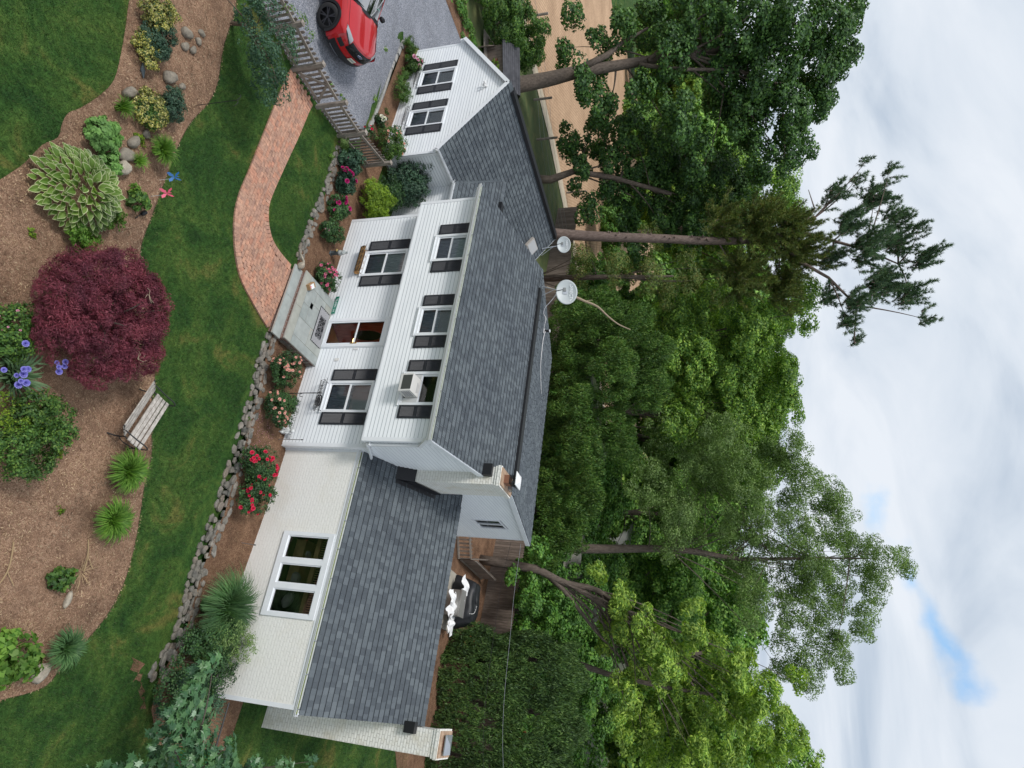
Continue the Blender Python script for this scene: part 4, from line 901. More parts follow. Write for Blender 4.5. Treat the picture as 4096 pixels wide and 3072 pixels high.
for z in (6.38, 6.43, 6.48, 6.53, 6.57):
    for p, q in (((-.02, 1.9, z), (.22, 1.9, z)), ((-.02, 2.2, z), (.22, 2.2, z)), ((-.02, 1.9, z), (-.02, 2.2, z)), ((.22, 1.9, z), (.22, 2.2, z))): m.beam(p, q, .008, .008)
m.build('spark_screen', M['blackmetal'], c1)
m = MB(); a, b, c_, d, z = -.10, .30, 1.80, 2.30, 6.58; m.box(a, b, c_, d, z, z + .02); m.mesh([(a, c_, z + .02), (b, c_, z + .02), (b, d, z + .02), (a, d, z + .02), (.04, 1.98, z + .08), (.16, 1.98, z + .08), (.16, 2.12, z + .08), (.04, 2.12, z + .08)], [(0, 1, 5, 4), (1, 2, 6, 5), (2, 3, 7, 6), (3, 0, 4, 7), (4, 5, 6, 7)]); m.build('chimney_cap', M['white'], c1)
m = MB(); m.mesh([(-.02, 2.38, 6.22), (.26, 2.38, 6.22), (.26, 2.66, 6.22), (-.02, 2.66, 6.22), (-.0, 2.4, 6.34), (.25, 2.4, 6.34), (.25, 2.64, 6.27), (0, 2.64, 6.27)], [(0, 1, 5, 4), (1, 2, 6, 5), (2, 3, 7, 6), (3, 0, 4, 7), (4, 5, 6, 7)]); m.build('flue_cover', M['galv'], c1)
rz_ = lambda y: RZE + (RZR - RZE) * (y - RYE) / (RYR - RYE)
m = MB(); x0, x1 = -.16, .385
m.mesh([(x0, 1.42, rz_(1.42) + .02), (x1, 1.42, rz_(1.42) + .02), (x1, 1.685, 3.58), (x0, 1.685, 3.58), (x1, 1.685, rz_(1.685))], [(0, 1, 2, 3), (1, 4, 2)])
m.mesh([(x1, 1.60, rz_(1.6) + .015), (x1, 2.85, rz_(2.85) + .015), (x1, 2.85, rz_(2.85) + .30), (x1, 1.685, 3.58)], [(0, 1, 2, 3)]); m.box(.352, .385, 1.685, 2.85, rz_(1.7) + .38, rz_(1.7) + .39)
m.quad((x1, 1.45, rz_(1.45) + .026), (x1 + .12, 1.45, rz_(1.45) + .026), (x1 + .12, 2.9, rz_(2.9) + .026), (x1, 2.9, rz_(2.9) + .026)); m.box(-.22, .125, 1.55, 1.69, 5.66, 5.92); m.split('flashing', M['black'], c1)
c2 = chimney(6.64, 7.27, 3.45, 4.30, -1.0, 4.93, 'chimney'); m = MB(); m.box(6.8, 7.1, 3.65, 4.0, 4.97, 5.0); m.build('flue', M['terracotta'], c2)
m = MB(); a, b, c_, d, z = 6.72, 7.2, 3.6, 4.1, 5.03; m.box(a, b, c_, d, z, z + .03); m.mesh([(a, c_, z + .03), (b, c_, z + .03), (b, d, z + .03), (a, d, z + .03), (6.96, 3.85, z + .09)], [(0, 1, 4), (1, 2, 4), (2, 3, 4), (3, 0, 4)]); m.build('chimney_cap', M['galv'], c2)
m = MB(); m.box(6.52, 6.80, 3.25, 3.46, 3.95, 4.25); m.build('flashing', M['black'], c2)
# basement window well
ww = thing('window_well', 'sunken basement window with concrete sill and stickers, below the brick wing behind the tall grass', 'basement window', (3.5, 0, -.4))
m = MB(); m.box(2.95, 4.10, .17, .23, -.64, -.60); m.box(2.95, 3.01, .17, .23, -.60, -.16); m.box(4.04, 4.10, .17, .23, -.6, -.16); m.box(2.95, 4.1, .17, .23, -.2, -.15); m.build('frame', M['conc'], ww)
m = MB(); m.quad((3.0, .20, -.6), (4.05, .20, -.6), (4.05, .20, -.18), (3.0, .20, -.18)); m.build('pane', M['gloss'], ww); m = MB(); m.box(3.35, 3.52, .175, .19, -.5, -.26); m.box(3.03, 3.14, .175, .19, -.45, -.34); m.build('sticker', M['letter'], ww)
m = MB(); m.tube([(3.0, .18, -.2), (2.98, -.05, -.2), (3.1, -.3, -.22), (3.5, -.42, -.24), (3.95, -.36, -.26)], .025, 6); m.box(2.9, 3.02, -.1, .2, -.22, -.14); m.build('well_rim', M['galv'], ww)
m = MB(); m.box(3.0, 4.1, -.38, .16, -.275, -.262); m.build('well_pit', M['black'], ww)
# ------------------------------------------------------------------ things on the house
ac = thing('air_conditioner', 'white window air conditioner sticking out of the upper window nearest the chimney', 'air conditioner', (-1.53, -.7, 3.84))
m = MB(); rt = Matrix.Rotation(R(4), 3, 'X'); m.obox((-1.53, -.73, 4.03), (.52, .46, .37), rt); m.build('case', M['offwhite'], ac)
m = MB(); m.obox((-1.53, -.962, 4.045), (.43, .006, .29), rt)
m.build('condenser_grille', mat('condenser', (.06, .065, .06), .7), ac)
m = MB()
for k in range(5): m.obox((-1.268, -.75, 3.92 + k * .05), (.006, .30, .026), rt)
m.build('side_louvre', mat('louvre', (.30, .30, .33), .6), ac)
m = MB(); m.box(-1.97, -1.80, -.53, -.50, 3.80, 4.24); m.box(-1.26, -1.12, -.53, -.50, 3.80, 4.24)
for k in range(8): m.box(-1.97 + k * .021, -1.96 + k * .021, -.54, -.53, 3.82, 4.22)
for k in range(6): m.box(-1.25 + k * .021, -1.24 + k * .021, -.54, -.53, 3.82, 4.22)
m.build('side_panel', M['white'], ac)
m = MB(); m.obox((-1.50, -.66, 4.222), (.30, .05, .006), rt); m.obox((-1.5, -.6, 4.224), (.26, .03, .006), rt); m.build('top_vent', mat('vent_grey', (.5, .5, .5), .5), ac)
def dish(label, c, n, foot, rx, ry, txt_s, grp='satellite dishes on the roof'):
    c, n, foot = Vector(c), Vector(n).normalized(), Vector(foot); right = Vector((0, 0, 1)).cross(n).normalized(); up = n.cross(right)
    t = thing('satellite_dish', label, 'satellite dish', foot, grp); mrot = Matrix((right, up, n)).transposed(); m = MB(); vs = []; fs = []; N1, N2 = 8, 36
    for side in (0, 1):
        b = len(vs)
        for i in range(N1 + 1):
            q = i / N1
            for k in range(N2): a = 2 * math.pi * k / N2; vs.append(c + mrot @ Vector((rx * q * math.cos(a), ry * q * math.sin(a), .09 * (q * q - 1) - side * .012)))
        for i in range(N1):
            for k in range(N2):
                p = b + i * N2 + k; r_ = b + i * N2 + (k + 1) % N2; fs.append((p, p + N2, r_ + N2, r_) if side == 0 else (p, r_, r_ + N2, p + N2))
    for k in range(N2): p = N1 * N2 + k; r_ = N1 * N2 + (k + 1) % N2; o_ = (N1 + 1) * N2; fs.append((p, p + o_, r_ + o_, r_))
    m.mesh(vs, fs); d = m.build('reflector', M['dish'], t, True)
    m = MB(); low = c - up * ry * .95 - n * .03; tip = c - up * ry * .35 + n * .34; m.tube([low, low + n * .12 - up * .03, tip - up * .05], [.018, .018, .015], 6); m.build('feed_arm', M['blackmetal'], t)
    m = MB(); m.obox(tip, (.13, .10, .10), mrot); m.build('feed_horn', mat('horn_grey', (.20, .21, .21), .5), t)
    m = MB(); bk = c - n * .10 - up * .05; m.tube([foot, foot + (bk - foot) * .55 + Vector((0, 0, .05)), bk], .022, 8); m.tube([foot + Vector((.35, .10, -.03)), foot + (bk - foot) * .5 + Vector((0, 0, .04))], .010, 6); m.tube([foot + Vector((-.2, .3, -.03)), foot + (bk - foot) * .5 + Vector((0, 0, .04))], .010, 6); m.obox(bk, (.14, .16, .07), mrot); m.build('mast', M['galv'], t)
    m = MB(); m.obox(foot, (.16, .16, .015), Matrix.Identity(3)); m.build('foot_plate', M['galv'], t)
    mw = mrot.to_4x4(); mw.translation = c + up * ry * .42 - n * .040 + right * .02; text('lettering', 'DIRECTV', txt_s, M['letter'], t, mw, .003); return t
dish('large grey satellite dish standing on the main roof ridge', (-7.86, 4.0, 6.93), (.36, -.86, .36), (-8.12, 3.95, 6.0), .46, .40, .16)
dish('smaller weathered satellite dish at the back end of the left wing roof, above the skylight', (-14.36, 9.0, 5.30), (.50, -.80, .30), (-14.12, 8.9, 4.27), .40, .34, .13)
m = MB(); pts = smooth_poly([(-7.95, 4.0, 6.62), (-7.84, 4.3, 6.38), (-7.70, 4.45, 6.18), (-7.56, 4.5, 6.05), (-7.34, 4.55, 6.0), (-7.12, 4.6, 6.10), (-6.98, 4.8, 6.02), (-6.95, 5.1, 5.92), (-7.0, 5.4, 5.85), (-7.15, 5.55, 5.82), (-7.32, 5.6, 5.80), (-7.3, 5.7, 5.79)], 5); m.tube(pts, .014, 6)
pts = smooth_poly([(-7.2, 5.6, 5.86), (-6.95, 5.65, 5.80), (-6.5, 5.75, 5.77), (-6.0, 5.9, 5.74), (-5.7, 6.3, 5.68), (-5.4, 6.9, 5.60), (-5.35, 7.3, 5.53)], 5); m.tube(pts, .012, 6)
tag(m.build('coax_cable', M['cable']), 'white coaxial cable looping over the main roof from the large dish past the vent pipe', 'cable')
vp = thing('vent_pipe', 'short black plumbing vent pipe with a pale rim behind the main ridge', 'vent pipe', (-7.25, 5.65, 5.73)); m = MB(); m.tube([(-7.25, 5.65, 5.70), (-7.25, 5.65, 6.0)], .055, 12); m.build('pipe', M['blackmetal'], vp); m = MB(); m.tube([(-7.25, 5.65, 6.0), (-7.25, 5.65, 6.03)], .06, 12); m.build('rim', M['white'], vp)
sk = thing('skylight', 'small white framed skylight on the left wing roof beside the dish', 'skylight', (-13.6, 8.1, 4.0)); tl = Vector((-.8110, 0, .585)); nn = Vector((.585, 0, .811)); mr_ = Matrix((tl, Vector((0, 1, 0)), nn)).transposed(); c = Vector((-13.6, 8.08, 3.945))
m = MB(); m.obox(c + nn * .03, (.54, .82, .12), mr_); m.build('frame', mat('skylight_frame', (.42, .38, .34), .7), sk); m = MB(); m.obox(c + nn * .10, (.45, .71, .03), mr_); m.build('dome', mat('dull_dome', (.42, .42, .42), .4), sk)
fl_ = thing('floodlight', 'white twin floodlight high on the left wing gable', 'floodlight', (-15.0, .35, 3.85)); m = MB(); m.lathe((-15.0, .37, 3.85), [(.05, 0), (.05, .03)], 12, Matrix.Rotation(R(90), 3, 'X')); m.build('base', M['white'], fl_)
for sx in (-1, 1):
    m = MB(); d = Vector((sx * .5, -.75, -.35)).normalized(); m.tube([Vector((-15.0, .34, 3.85)), Vector((-15.0, .34, 3.85)) + d * .07, Vector((-15.0, .34, 3.85)) + d * .08, Vector((-15.0, .34, 3.85)) + d * .2], [.015, .02, .04, .055], 10); m.build('lamp_head', M['white'], fl_)
def wbasket(x0, x1, Y, zt, label, liner=False, coil=False):
    t = thing('window_basket', label, 'window basket', (x0, Y, zt), 'black wire window baskets'); m = MB(); d = .27; h = .22
    m.tube([(x0, Y - .02, zt), (x1, Y - .02, zt)], .007, 5); m.tube([(x0, Y - d, zt), (x1, Y - d, zt)], .008, 5); m.tube([(x0, Y - .02, zt - h), (x1, Y - .02, zt - h)], .007, 5); m.tube([(x0, Y - d * .9, zt - h * .55), (x1, Y - d * .9, zt - h * .55)], .006, 5)
    n = 9
    for k in range(n + 1):
        x = x0 + (x1 - x0) * k / n; m.tube([(x, Y - .02, zt - h)] + [(x, Y - d * math.sin(a), zt - h * math.cos(a)) for a in (.3, .6, .9, 1.2, 1.5)], .0055, 5)
        if k in (0, n): m.tube([(x, Y - .02, zt), (x, Y - d, zt)], .006, 5); m.tube([(x, Y - .02, zt), (x, Y - d * .7, zt - h * .7)], .005, 5)
        if k < n:
            cx = x + (x1 - x0) / n / 2; m.tube([(cx + .045 * math.cos(a), Y - d - .005, zt + .045 * math.sin(a) + .01) for a in [q * .4 for q in range(9)]], .004, 4)
    m.tube([(x0 - .02 + .04 * math.cos(a), Y - d, zt + .05 + .04 * math.sin(a)) for a in [q * .5 - 1.5 for q in range(10)]], .005, 5)
    m.build('wire_frame', M['blackmetal'], t)
    if liner:
        m = MB(); n = 14; vs = []
        for i in range(n + 1):
            x = x0 - .02 + (x1 - x0 + .04) * i / n
            for k, a in enumerate((-.35, .1, .5, .9, 1.3, 1.62)):
                j_ = .02 * math.sin(i * 1.9 + k); vs.append((x, Y - .03 - (d - .03 + j_) * math.sin(max(a, 0)) - (0 if a > 0 else 0), zt - (h - .02) * math.cos(a) + (.07 if k == 5 else 0) + (.18 if a < 0 else 0) + j_))
        m.mesh(vs, [(i * 6 + k, i * 6 + k + 1, (i + 1) * 6 + k + 1, (i + 1) * 6 + k) for i in range(n) for k in range(5)]); m.build('coir_liner', M['coir'], t, True)
        m = MB(); m.box(x0 + .12, x1 - .15, Y - .2, Y - .06, zt - .12, zt - .02); m.build('potting_soil', M['soil'], t)
    if coil:
        m = MB(); rn = random.Random(2)
        for q in range(5): r0 = .10 + rn.uniform(-.02, .03); m.tube([(x1 - .28 + r0 * 1.3 * math.cos(a), Y - .14 + r0 * .6 * math.sin(a), zt - .05 - q * .02) for a in [v * .4 for v in range(17)]], .012, 5)
        m.build('coiled_hose', M['blackmetal'], t)
wbasket(-6.98, -6.02, -.016, 1.0, 'black wire window basket with a ragged coconut liner, left of the front door', True)
wbasket(-1.98, -1.08, -.016, 1.0, 'black wire window basket holding a coiled black hose, right of the front door', False, True)
wbasket(-16.48, -15.62, .37, .86, 'empty black wire basket below the outer window of the left wing')
wbasket(-14.16, -13.34, .37, .86, 'empty black wire basket below the inner window of the left wing, by the pale roses')
hk = thing('plant_hook', 'black iron plant hook post standing among the peach roses below the wire basket', 'plant hook', (-1.46, -.4, .05)); m = MB(); m.tube([(-1.46, -.4, .02), (-1.48, -.4, .6), (-1.48, -.4, 1.12)], [.012, .014, .016], 6); m.tube([(-1.48, -.4, .5), (-1.40, -.46, .44), (-1.34, -.46, .48), (-1.34, -.44, .55)], .01, 5); m.build('post', M['blackmetal'], hk)
m = MB(); m.lathe((-1.14, -.33, .30), [(.03, 0), (.05, .03), (.05, .10), (.02, .14)], 10); m.build('lantern', M['galv'], hk)
for (p, q, r_, lb) in (((-.09, -.22, .03), (-.09, -.22, .78), .011, 'thin grey stake with a black tip near the corner of the siding'), ((2.89, -.25, -.1), (2.92, -.25, .32), .010, 'short grey stake with a black tip beside the basement window')):
    t = thing('garden_stake', lb, 'garden stake', p, 'garden stakes beside the front wall'); m = MB(); m.tube([p, q], r_, 6); m.build('rod', M['galv'], t); m = MB(); m.lathe(q, [(.012, -.01), (.018, .01), (.012, .05)], 8); m.build('tip', M['black'], t)
# statue on a pedestal
st = thing('statue', 'pale robed praying statue on a dark grey pedestal beside the porch rose', 'statue', (-6.53, -.59, .03)); m = MB(); m.lathe((-6.53, -.55, .0), [(.10, 0), (.10, .04), (.075, .06), (.07, .26), (.09, .30), (.09, .33)], 4, Matrix.Rotation(R(45), 3, 'Z')); m.build('pedestal', M['ped'], st)
m = MB(); c = Vector((-6.53, -.53, .33)); m.lathe(c, [(.085, 0), (.09, .04), (.075, .10), (.055, .16), (.062, .20), (.05, .235), (.022, .25), (.022, .262)], 14); m.lathe(c + Vector((0, 0, .255)), [(.012, 0), (.034, .015), (.038, .04), (.032, .062), (.012, .078)], 12)
for s_ in (-1, 1): m.tube([c + Vector((s_ * .055, 0, .21)), c + Vector((s_ * .065, -.05, .16)), c + Vector((s_ * .01, -.09, .185))], [.02, .02, .014], 8)
m.build('praying_figure', M['statue'], st, True)
m = MB(); m.rock((-6.56, -.64, .30), (.045, .03, .03), 7); m.build('gilt_shell', mat('gilt', (.45, .33, .12), .5), st)
ch = thing('cherub_figurine', 'small white seated cherub figurine against the siding at the end of the peach roses', 'figurine', (-.38, -.16, .03)); m = MB(); c = Vector((-.36, -.17, .02))
m.lathe(c, [(.08, 0), (.09, .05), (.06, .09), (.07, .14), (.06, .22), (.03, .27), (.028, .29)], 12); m.lathe(c + Vector((.0, -.01, .28)), [(.02, 0), (.055, .03), (.06, .07), (.045, .11), (.01, .13)], 12)
for s_ in (-1, 1):
    m.tube([c + Vector((s_ * .05, -.02, .23)), c + Vector((s_ * .08, -.06, .16)), c + Vector((s_ * .03, -.09, .14))], [.022, .02, .014], 8); m.tube([c + Vector((s_ * .04, -.02, .08)), c + Vector((s_ * .07, -.12, .09)), c + Vector((s_ * .06, -.14, .0))], [.035, .03, .02], 8)
m.build('body', M['marble'], ch, True)
for s_ in (-1, 1):
    m = MB(); m.mesh([c + Vector((s_ * .02, .05, .14)), c + Vector((s_ * .12, .07, .20)), c + Vector((s_ * .15, .08, .32)), c + Vector((s_ * .06, .07, .27)), c + Vector((s_ * .03, .065, .14)), c + Vector((s_ * .12, .085, .20)), c + Vector((s_ * .15, .095, .32)), c + Vector((s_ * .06, .085, .27))], [(0, 1, 2, 3), (7, 6, 5, 4), (0, 4, 5, 1), (1, 5, 6, 2), (2, 6, 7, 3), (3, 7, 4, 0)]); m.build('wing', M['marble'], ch)
# service wires
m = MB(); m.tube(smooth_poly([(.10, 9.75, 4.75), (2.8, 12.1, 4.1), (8.3, 15.0, 3.72), (16, 20.5, 4.6)], 8), .0065, 5); tag(m.build('service_wire', M['galv']), 'bright upper service wire running from the gable corner over the tall hedge', 'wire', 'wires over the hedge')
m = MB(); m.tube(smooth_poly([(.06, 9.7, 4.35), (2.4, 11.7, 3.55), (8.3, 14.3, 3.05), (16, 19.5, 3.9)], 8), .006, 5); tag(m.build('service_wire', M['blackmetal']), 'dark lower wire sagging from the gable wall across the tall hedge', 'wire', 'wires over the hedge')
# ------------------------------------------------------------------ picket fence and gate
fn_ = thing('picket_fence', 'weathered grey wooden picket fence between the brick path and the gravel drive', 'fence', (-10.15, -3, 0))
FP = [(-10.3, -8.6), (-10.2, -7.2), (-10.15, -5.88), (-10.05, -4.69), (-10.1, -3.32), (-10.25, -2.05), (-10.70, -.30)]
for i, (x, y) in enumerate(FP):
    m = MB(); m.box(x - .055, x + .055, y - .055, y + .055, -.1, 1.10); m.box(x - .075, x + .075, y - .075, y + .075, 1.10, 1.13); m.mesh([(x - .06, y - .06, 1.13), (x + .06, y - .06, 1.13), (x + .06, y + .06, 1.13), (x - .06, y + .06, 1.13), (x, y, 1.17)], [(0, 1, 4), (1, 2, 4), (2, 3, 4), (3, 0, 4)]); m.build('post', M['woodh'], fn_)
def panel(p, q, par, gate=False):
    p, q = Vector((*p, 0)), Vector((*q, 0)); d = (q - p); l = d.length; d.normalize(); nn = Vector((-d.y, d.x, 0));
    if nn.x > 0: nn = -nn                          # pickets hang on the drive side
    for z in (.22, .86): m = MB(); m.beam(p + d * .06 + Vector((0, 0, z)), q - d * .06 + Vector((0, 0, z)), .04, .085); m.build('rail', M['woodh'], par)
    m = MB(); s = .10; mr_ = Matrix((d, nn, Vector((0, 0, 1)))).transposed(); rn = random.Random(int(l * 100))
    while s < l - .06:
        b = p + d * s + nn * .045; w2 = .041; t = .018; zt = 1.0 + rn.uniform(-.015, .015); tl_ = Matrix.Rotation(rn.uniform(-.015, .015), 3, nn)
        prof = [(-w2, .06), (w2, .06), (w2, zt - .05), (w2 * .6, zt - .01), (0, zt), (-w2 * .6, zt - .01), (-w2, zt - .05)]
        a = [b + tl_ @ (mr_ @ Vector((u, 0, v))) for u, v in prof]; c_ = [x + nn * t for x in a]; n = len(prof); m.mesh(a + c_, [tuple(range(n)), tuple(reversed(range(n, 2 * n)))] + [(i, n + i, n + (i + 1) % n, (i + 1) % n) for i in range(n)]); s += .158
    m.build('picket_panel', M['wood'], par)
    if gate:
        for a_, b_ in (((l * .12, .26), (l * .5, .82)), ((l * .88, .26), (l * .5, .82))): m = MB(); m.beam(p + d * a_[0] + Vector((0, 0, a_[1])) - nn * .01, p + d * b_[0] + Vector((0, 0, b_[1])) - nn * .01, .035, .075); m.build('brace', M['woodh'], par)
for i in range(len(FP) - 1):
    if i != 3: panel(FP[i], FP[i + 1], fn_)
gt = thing('garden_gate', 'weathered picket gate with two diagonal braces at the end of the brick path', 'gate', (-10.08, -4, 0)); panel((-10.06, -4.62), (-10.1, -3.39), gt, True)
# ------------------------------------------------------------------ bench
bn = thing('garden_bench', 'weathered slatted wooden bench with black iron ends on the mulch', 'bench', (1.4, -4.8, -.25)); zb = -.25
u_ = Vector((1.185, -.24, 0)).normalized(); v_ = Vector((u_.y, -u_.x, 0));  # v_ towards the camera (back of the seat)
o_ = Vector((.80, -4.32, zb)); Lb = 1.21
for k in range(4): m = MB(); a = o_ + v_ * (.045 + k * .105) + Vector((0, 0, .43 - .015 * (k in (1, 2)))); m.beam(a, a + u_ * Lb, .080, .022, (0, 0, 1)); m.build('seat_slat', M['bench'], bn)
for k in range(3): m = MB(); a = o_ + v_ * (.57 + k * .125) + Vector((0, 0, .50 + k * .10)); m.beam(a, a + u_ * Lb, .10, .022, (0, .62, .78)); m.build('back_slat', M['bench'], bn)
for e in (.02, Lb - .02):
    b = o_ + u_ * e; V = lambda v, z: b + v_ * v + Vector((0, 0, z)); m = MB()
    m.tube(smooth_poly([V(-.05, .0), V(.03, .20), V(.02, .42)], 4), .016, 6); m.tube(smooth_poly([V(.66, .0), V(.50, .22), V(.50, .42), V(.66, .56), V(.88, .76)], 4), .016, 6); m.tube([V(.02, .42), V(.25, .40), V(.48, .42)], .014, 6)
    m.tube(smooth_poly([V(.01, .42), V(-.02, .58), V(.10, .66), V(.34, .64), V(.70, .64)], 4), .014, 6); m.tube(smooth_poly([V(.0, .30), V(.25, .18), V(.52, .28)], 4), .010, 6); m.build('iron_end', M['blackmetal'], bn)
# ------------------------------------------------------------------ small garden things
def pinwheel(x, y, h, mt, label, tilt):
    t = thing('pinwheel', label, 'pinwheel', (x, y, gz(x, y) + .05), 'garden pinwheels'); z0 = gz(x, y) + .05; m = MB(); m.tube([(x, y, z0), (x, y, z0 + h)], .005, 5); m.build('stick', M['white'], t)
    m = MB(); c = Vector((x, y - .02, z0 + h)); mr_ = Matrix.Rotation(R(tilt), 3, 'X') @ Matrix.Rotation(R(90), 3, 'X')
    for k in range(4):
        ro = Matrix.Rotation(k * math.pi / 2 + .3, 3, 'Z'); P = [(0, 0, 0), (.03, .10, .01), (.085, .15, .03), (.10, .10, .045), (.055, .03, .03), (.10, .03, .0)]
        q = [c + mr_ @ (ro @ Vector(p)) for p in P]; m.mesh(q + [a + mr_ @ Vector((0, 0, .003)) for a in q], [(0, 1, 4), (1, 2, 3, 4), (0, 4, 5), (10, 7, 6), (10, 9, 8, 7), (11, 10, 6)])
    m.build('vanes', mt, t)
pinwheel(-3.60, -6.72, .42, M['pinb'], 'blue pinwheel at the lawn edge of the mulch bed', -35); pinwheel(-3.12, -6.72, .46, M['pinw'], 'pink pinwheel at the lawn edge of the mulch bed', -35)
t = thing('shepherd_hook', 'thin black double shepherd hook at the edge of the island bed', 'garden hook', (-5.99, -6.75, 0)); m = MB(); m.tube([(-5.99, -6.75, 0), (-5.97, -6.73, 1.15)], .008, 5)
for s_ in (-1, 1): m.tube([(-5.97 + s_ * .10 * (1 - math.cos(a)), -6.73, 1.15 + .10 * math.sin(a)) for a in [q * .4 for q in range(9)]], .007, 5)
m.build('rod', M['blackmetal'], t)
t = thing('solar_path_light', 'fallen black solar path light lying on the mulch', 'path light', (-2.6, -6.72, -.05)); m = MB(); m.tube([(-2.44, -6.79, -.01), (-2.60, -6.72, .0)], .014, 6); m.build('stake', M['plastic'], t); m = MB(); m.tube([(-2.60, -6.72, .01), (-2.63, -6.705, .012), (-2.72, -6.66, .02)], [.03, .045, .045], 10); m.build('lamp_head', M['plastic'], t)
m = MB(); m.tube([(-5.47, -8.24, .08), (-5.32, -8.18, .09), (-5.20, -8.08, .08)], [.02, .05, .01], 6); tag(m.build('slate_shard', M['ped']), 'dark slate shard lying on the mulch near the lawn curve', 'slate shard')
ROCKS = [(-5.80, -7.64, .16, 'rounded tan boulder just below the yellow fringed shrub'), (-4.61, -8.18, .16, 'pale grey boulder beside the grassy daylily tuft'), (-7.16, -7.78, .15, 'upright grey boulder beside the uppermost variegated shrub'), (-7.35, -7.45, .09, 'small white-grey stone nearest the lawn in the rock group'), (-6.86, -7.66, .10, 'grey-green stone below the upright boulder'), (-7.00, -7.47, .10, 'low tan stone in the group of four under the small tree'), (-7.63, -7.47, .09, 'outermost small stone toward the fence'), (-3.78, -7.62, .14, 'light grey boulder touching the round sedum mound'), (-3.41, -7.61, .14, 'half buried boulder between sedum and small grass tuft'), (-4.17, -7.48, .10, 'small stone tucked under the yellow shrub and grass clump'), (-5.97, -7.28, .08, 'small stone by the dark blue-green shrub')]
for k, (x, y, r_, lb) in enumerate(ROCKS):
    m = MB(); m.rock((x, y, gz(x, y) + .05 + r_ * .35), (r_ * random.uniform(.9, 1.2), r_ * random.uniform(.85, 1.1), r_ * .65), 40 + k, 12); tag(m.build('boulder', M['boulder'], None, True), lb, 'boulder', 'boulders in the island bed')
m = MB(); m.rock((-3.06, -7.58, .10), (.24, .13, .13), 77, 12); tag(m.build('boulder', M['pale'], None, True), 'large pale cream boulder with flat top beside the hosta', 'boulder', 'boulders in the island bed')
m = MB(); m.rock((6.34, -4.25, -.33), (.20, .13, .12), 78, 12); tag(m.build('boulder', M['pale'], None, True), 'pale angular boulder beside the bright green hydrangea', 'boulder', 'boulders in the island bed')
m = MB(); m.obox((1.55, -8.1, -.1), (.5, .22, .16), Matrix.Rotation(.3, 3, 'Z')); tag(m.build('stone_block', M['stone']), 'flat grey stone block behind the blue irises', 'stone block')
m = MB(); m.rock((5.05, -4.35, -.29), (.16, .07, .06), 79, 10); tag(m.build('bark_chunk', M['pale'], None, True), 'pale curved chunk of wood beside the small hydrangea', 'wood chunk')
for a, b, lb in (((4.3, -5.9), (5.3, -5.9), 'long dry stick lying on the open mulch'), ((3.9, -4.5), (4.5, -4.3), 'short pale stick beside the small hydrangea')):
    m = MB(); za = gz(*a) + .09; m.tube(smooth_poly([(*a, za), ((a[0] + b[0]) / 2, a[1] + .12, za + .02), (*b, za)], 4), .012, 5); m.tube([((a[0] + b[0]) / 2, a[1] + .12, za + .02), ((a[0] + b[0]) / 2 + .2, a[1] + .35, za + .02)], .008, 5); tag(m.build('dry_stick', M['dry']), lb, 'stick', 'dry sticks on the mulch')
# ------------------------------------------------------------------ the car
car = thing('parked_car', 'glossy red sport utility car parked nose-in on the gravel drive', 'car', (-11.88, -3.53, .3))
CR = Matrix.Rotation(R(28.3), 3, 'Z'); CO = Vector((-11.85, -3.52, gz(-12.5, -4) + .02))
W = lambda x, y, z: CO + CR @ Vector((x, y, z))
ST = [(-.14, .24, .80, .30), (-.05, .30, .88, .32), (-.01, .38, .92, .34), (.0, .50, .94, .36), (-.02, .60, .95, .36), (-.03, .68, .94, .36), (-.05, .78, .93, .37), (-.07, .88, .92, .38), (-.11, .97, .90, .38), (-.17, 1.02, .88, .36), (-.30, 1.06, .87, .30), (-.5, 1.09, .88, .22), (-.75, 1.12, .89, .14), (-1.0, 1.145, .90, .08), (-1.25, 1.165, .91, .04), (-1.42, 1.17, .91, .02)]
def skin(i, t, off=0):
    i0 = min(int(i), len(ST) - 2); f = i - i0; a, b = ST[i0], ST[i0 + 1]; x, z, w2, cv = [a[k] * (1 - f) + b[k] * f for k in range(4)]
    dx = b[0] - a[0]; dz = b[1] - a[1]; l = math.hypot(dx, dz); nxx, nz = dz / l, -dx / l
    z2 = z - (.10 * abs(t) ** 4 + (.018 * math.cos(t * 7.5) * (1 - abs(t)) if i > 10 else 0)) * min(1, max(0, (i - 8) / 4))
    return W(x - cv * abs(t) ** 2.6 + nxx * off, t * w2, z2 + nz * off)
def patch(nm, mt, i0, i1, t0, t1, ni, ntt, off, fn=None, smooth=True):
    m = MB(); vs = []
    for a in range(ni + 1):
        for b in range(ntt + 1):
            i = i0 + (i1 - i0) * a / ni; t = t0 + (t1 - t0) * b / ntt
            if fn: i, t = fn(i, t)
            vs.append(skin(i, t, off))
    m.mesh(vs, [(a * (ntt + 1) + b, a * (ntt + 1) + b + 1, (a + 1) * (ntt + 1) + b + 1, (a + 1) * (ntt + 1) + b) for a in range(ni) for b in range(ntt)]); return m.build(nm, mt, car, smooth)
patch('hood', M['red'], 9, 15, -1, 1, 24, 24, 0); patch('front_bumper', M['red'], 0, 9, -1, 1, 36, 24, 0)
patch('lower_intake', M['plastic'], .2, 3.6, -.93, .93, 8, 20, .012); patch('skid_trim', M['galv'], 1.0, 1.5, .35, .85, 2, 8, .02); patch('skid_trim', M['galv'], 1.0, 1.5, -.85, -.35, 2, 8, .02)
patch('fog_light', M['plastic'], 4.2, 5.8, .66, .90, 4, 6, .012); patch('fog_light', M['plastic'], 4.2, 5.8, -.90, -.66, 4, 6, .012)
for s_ in (-1, 1):
    m = MB(); m.tube([skin(9.2 + k * .58, s_ * (.93 - .02 * k / 10), .003) for k in range(11)], .006, 4); m.build('hood_gap', M['plastic'], car)
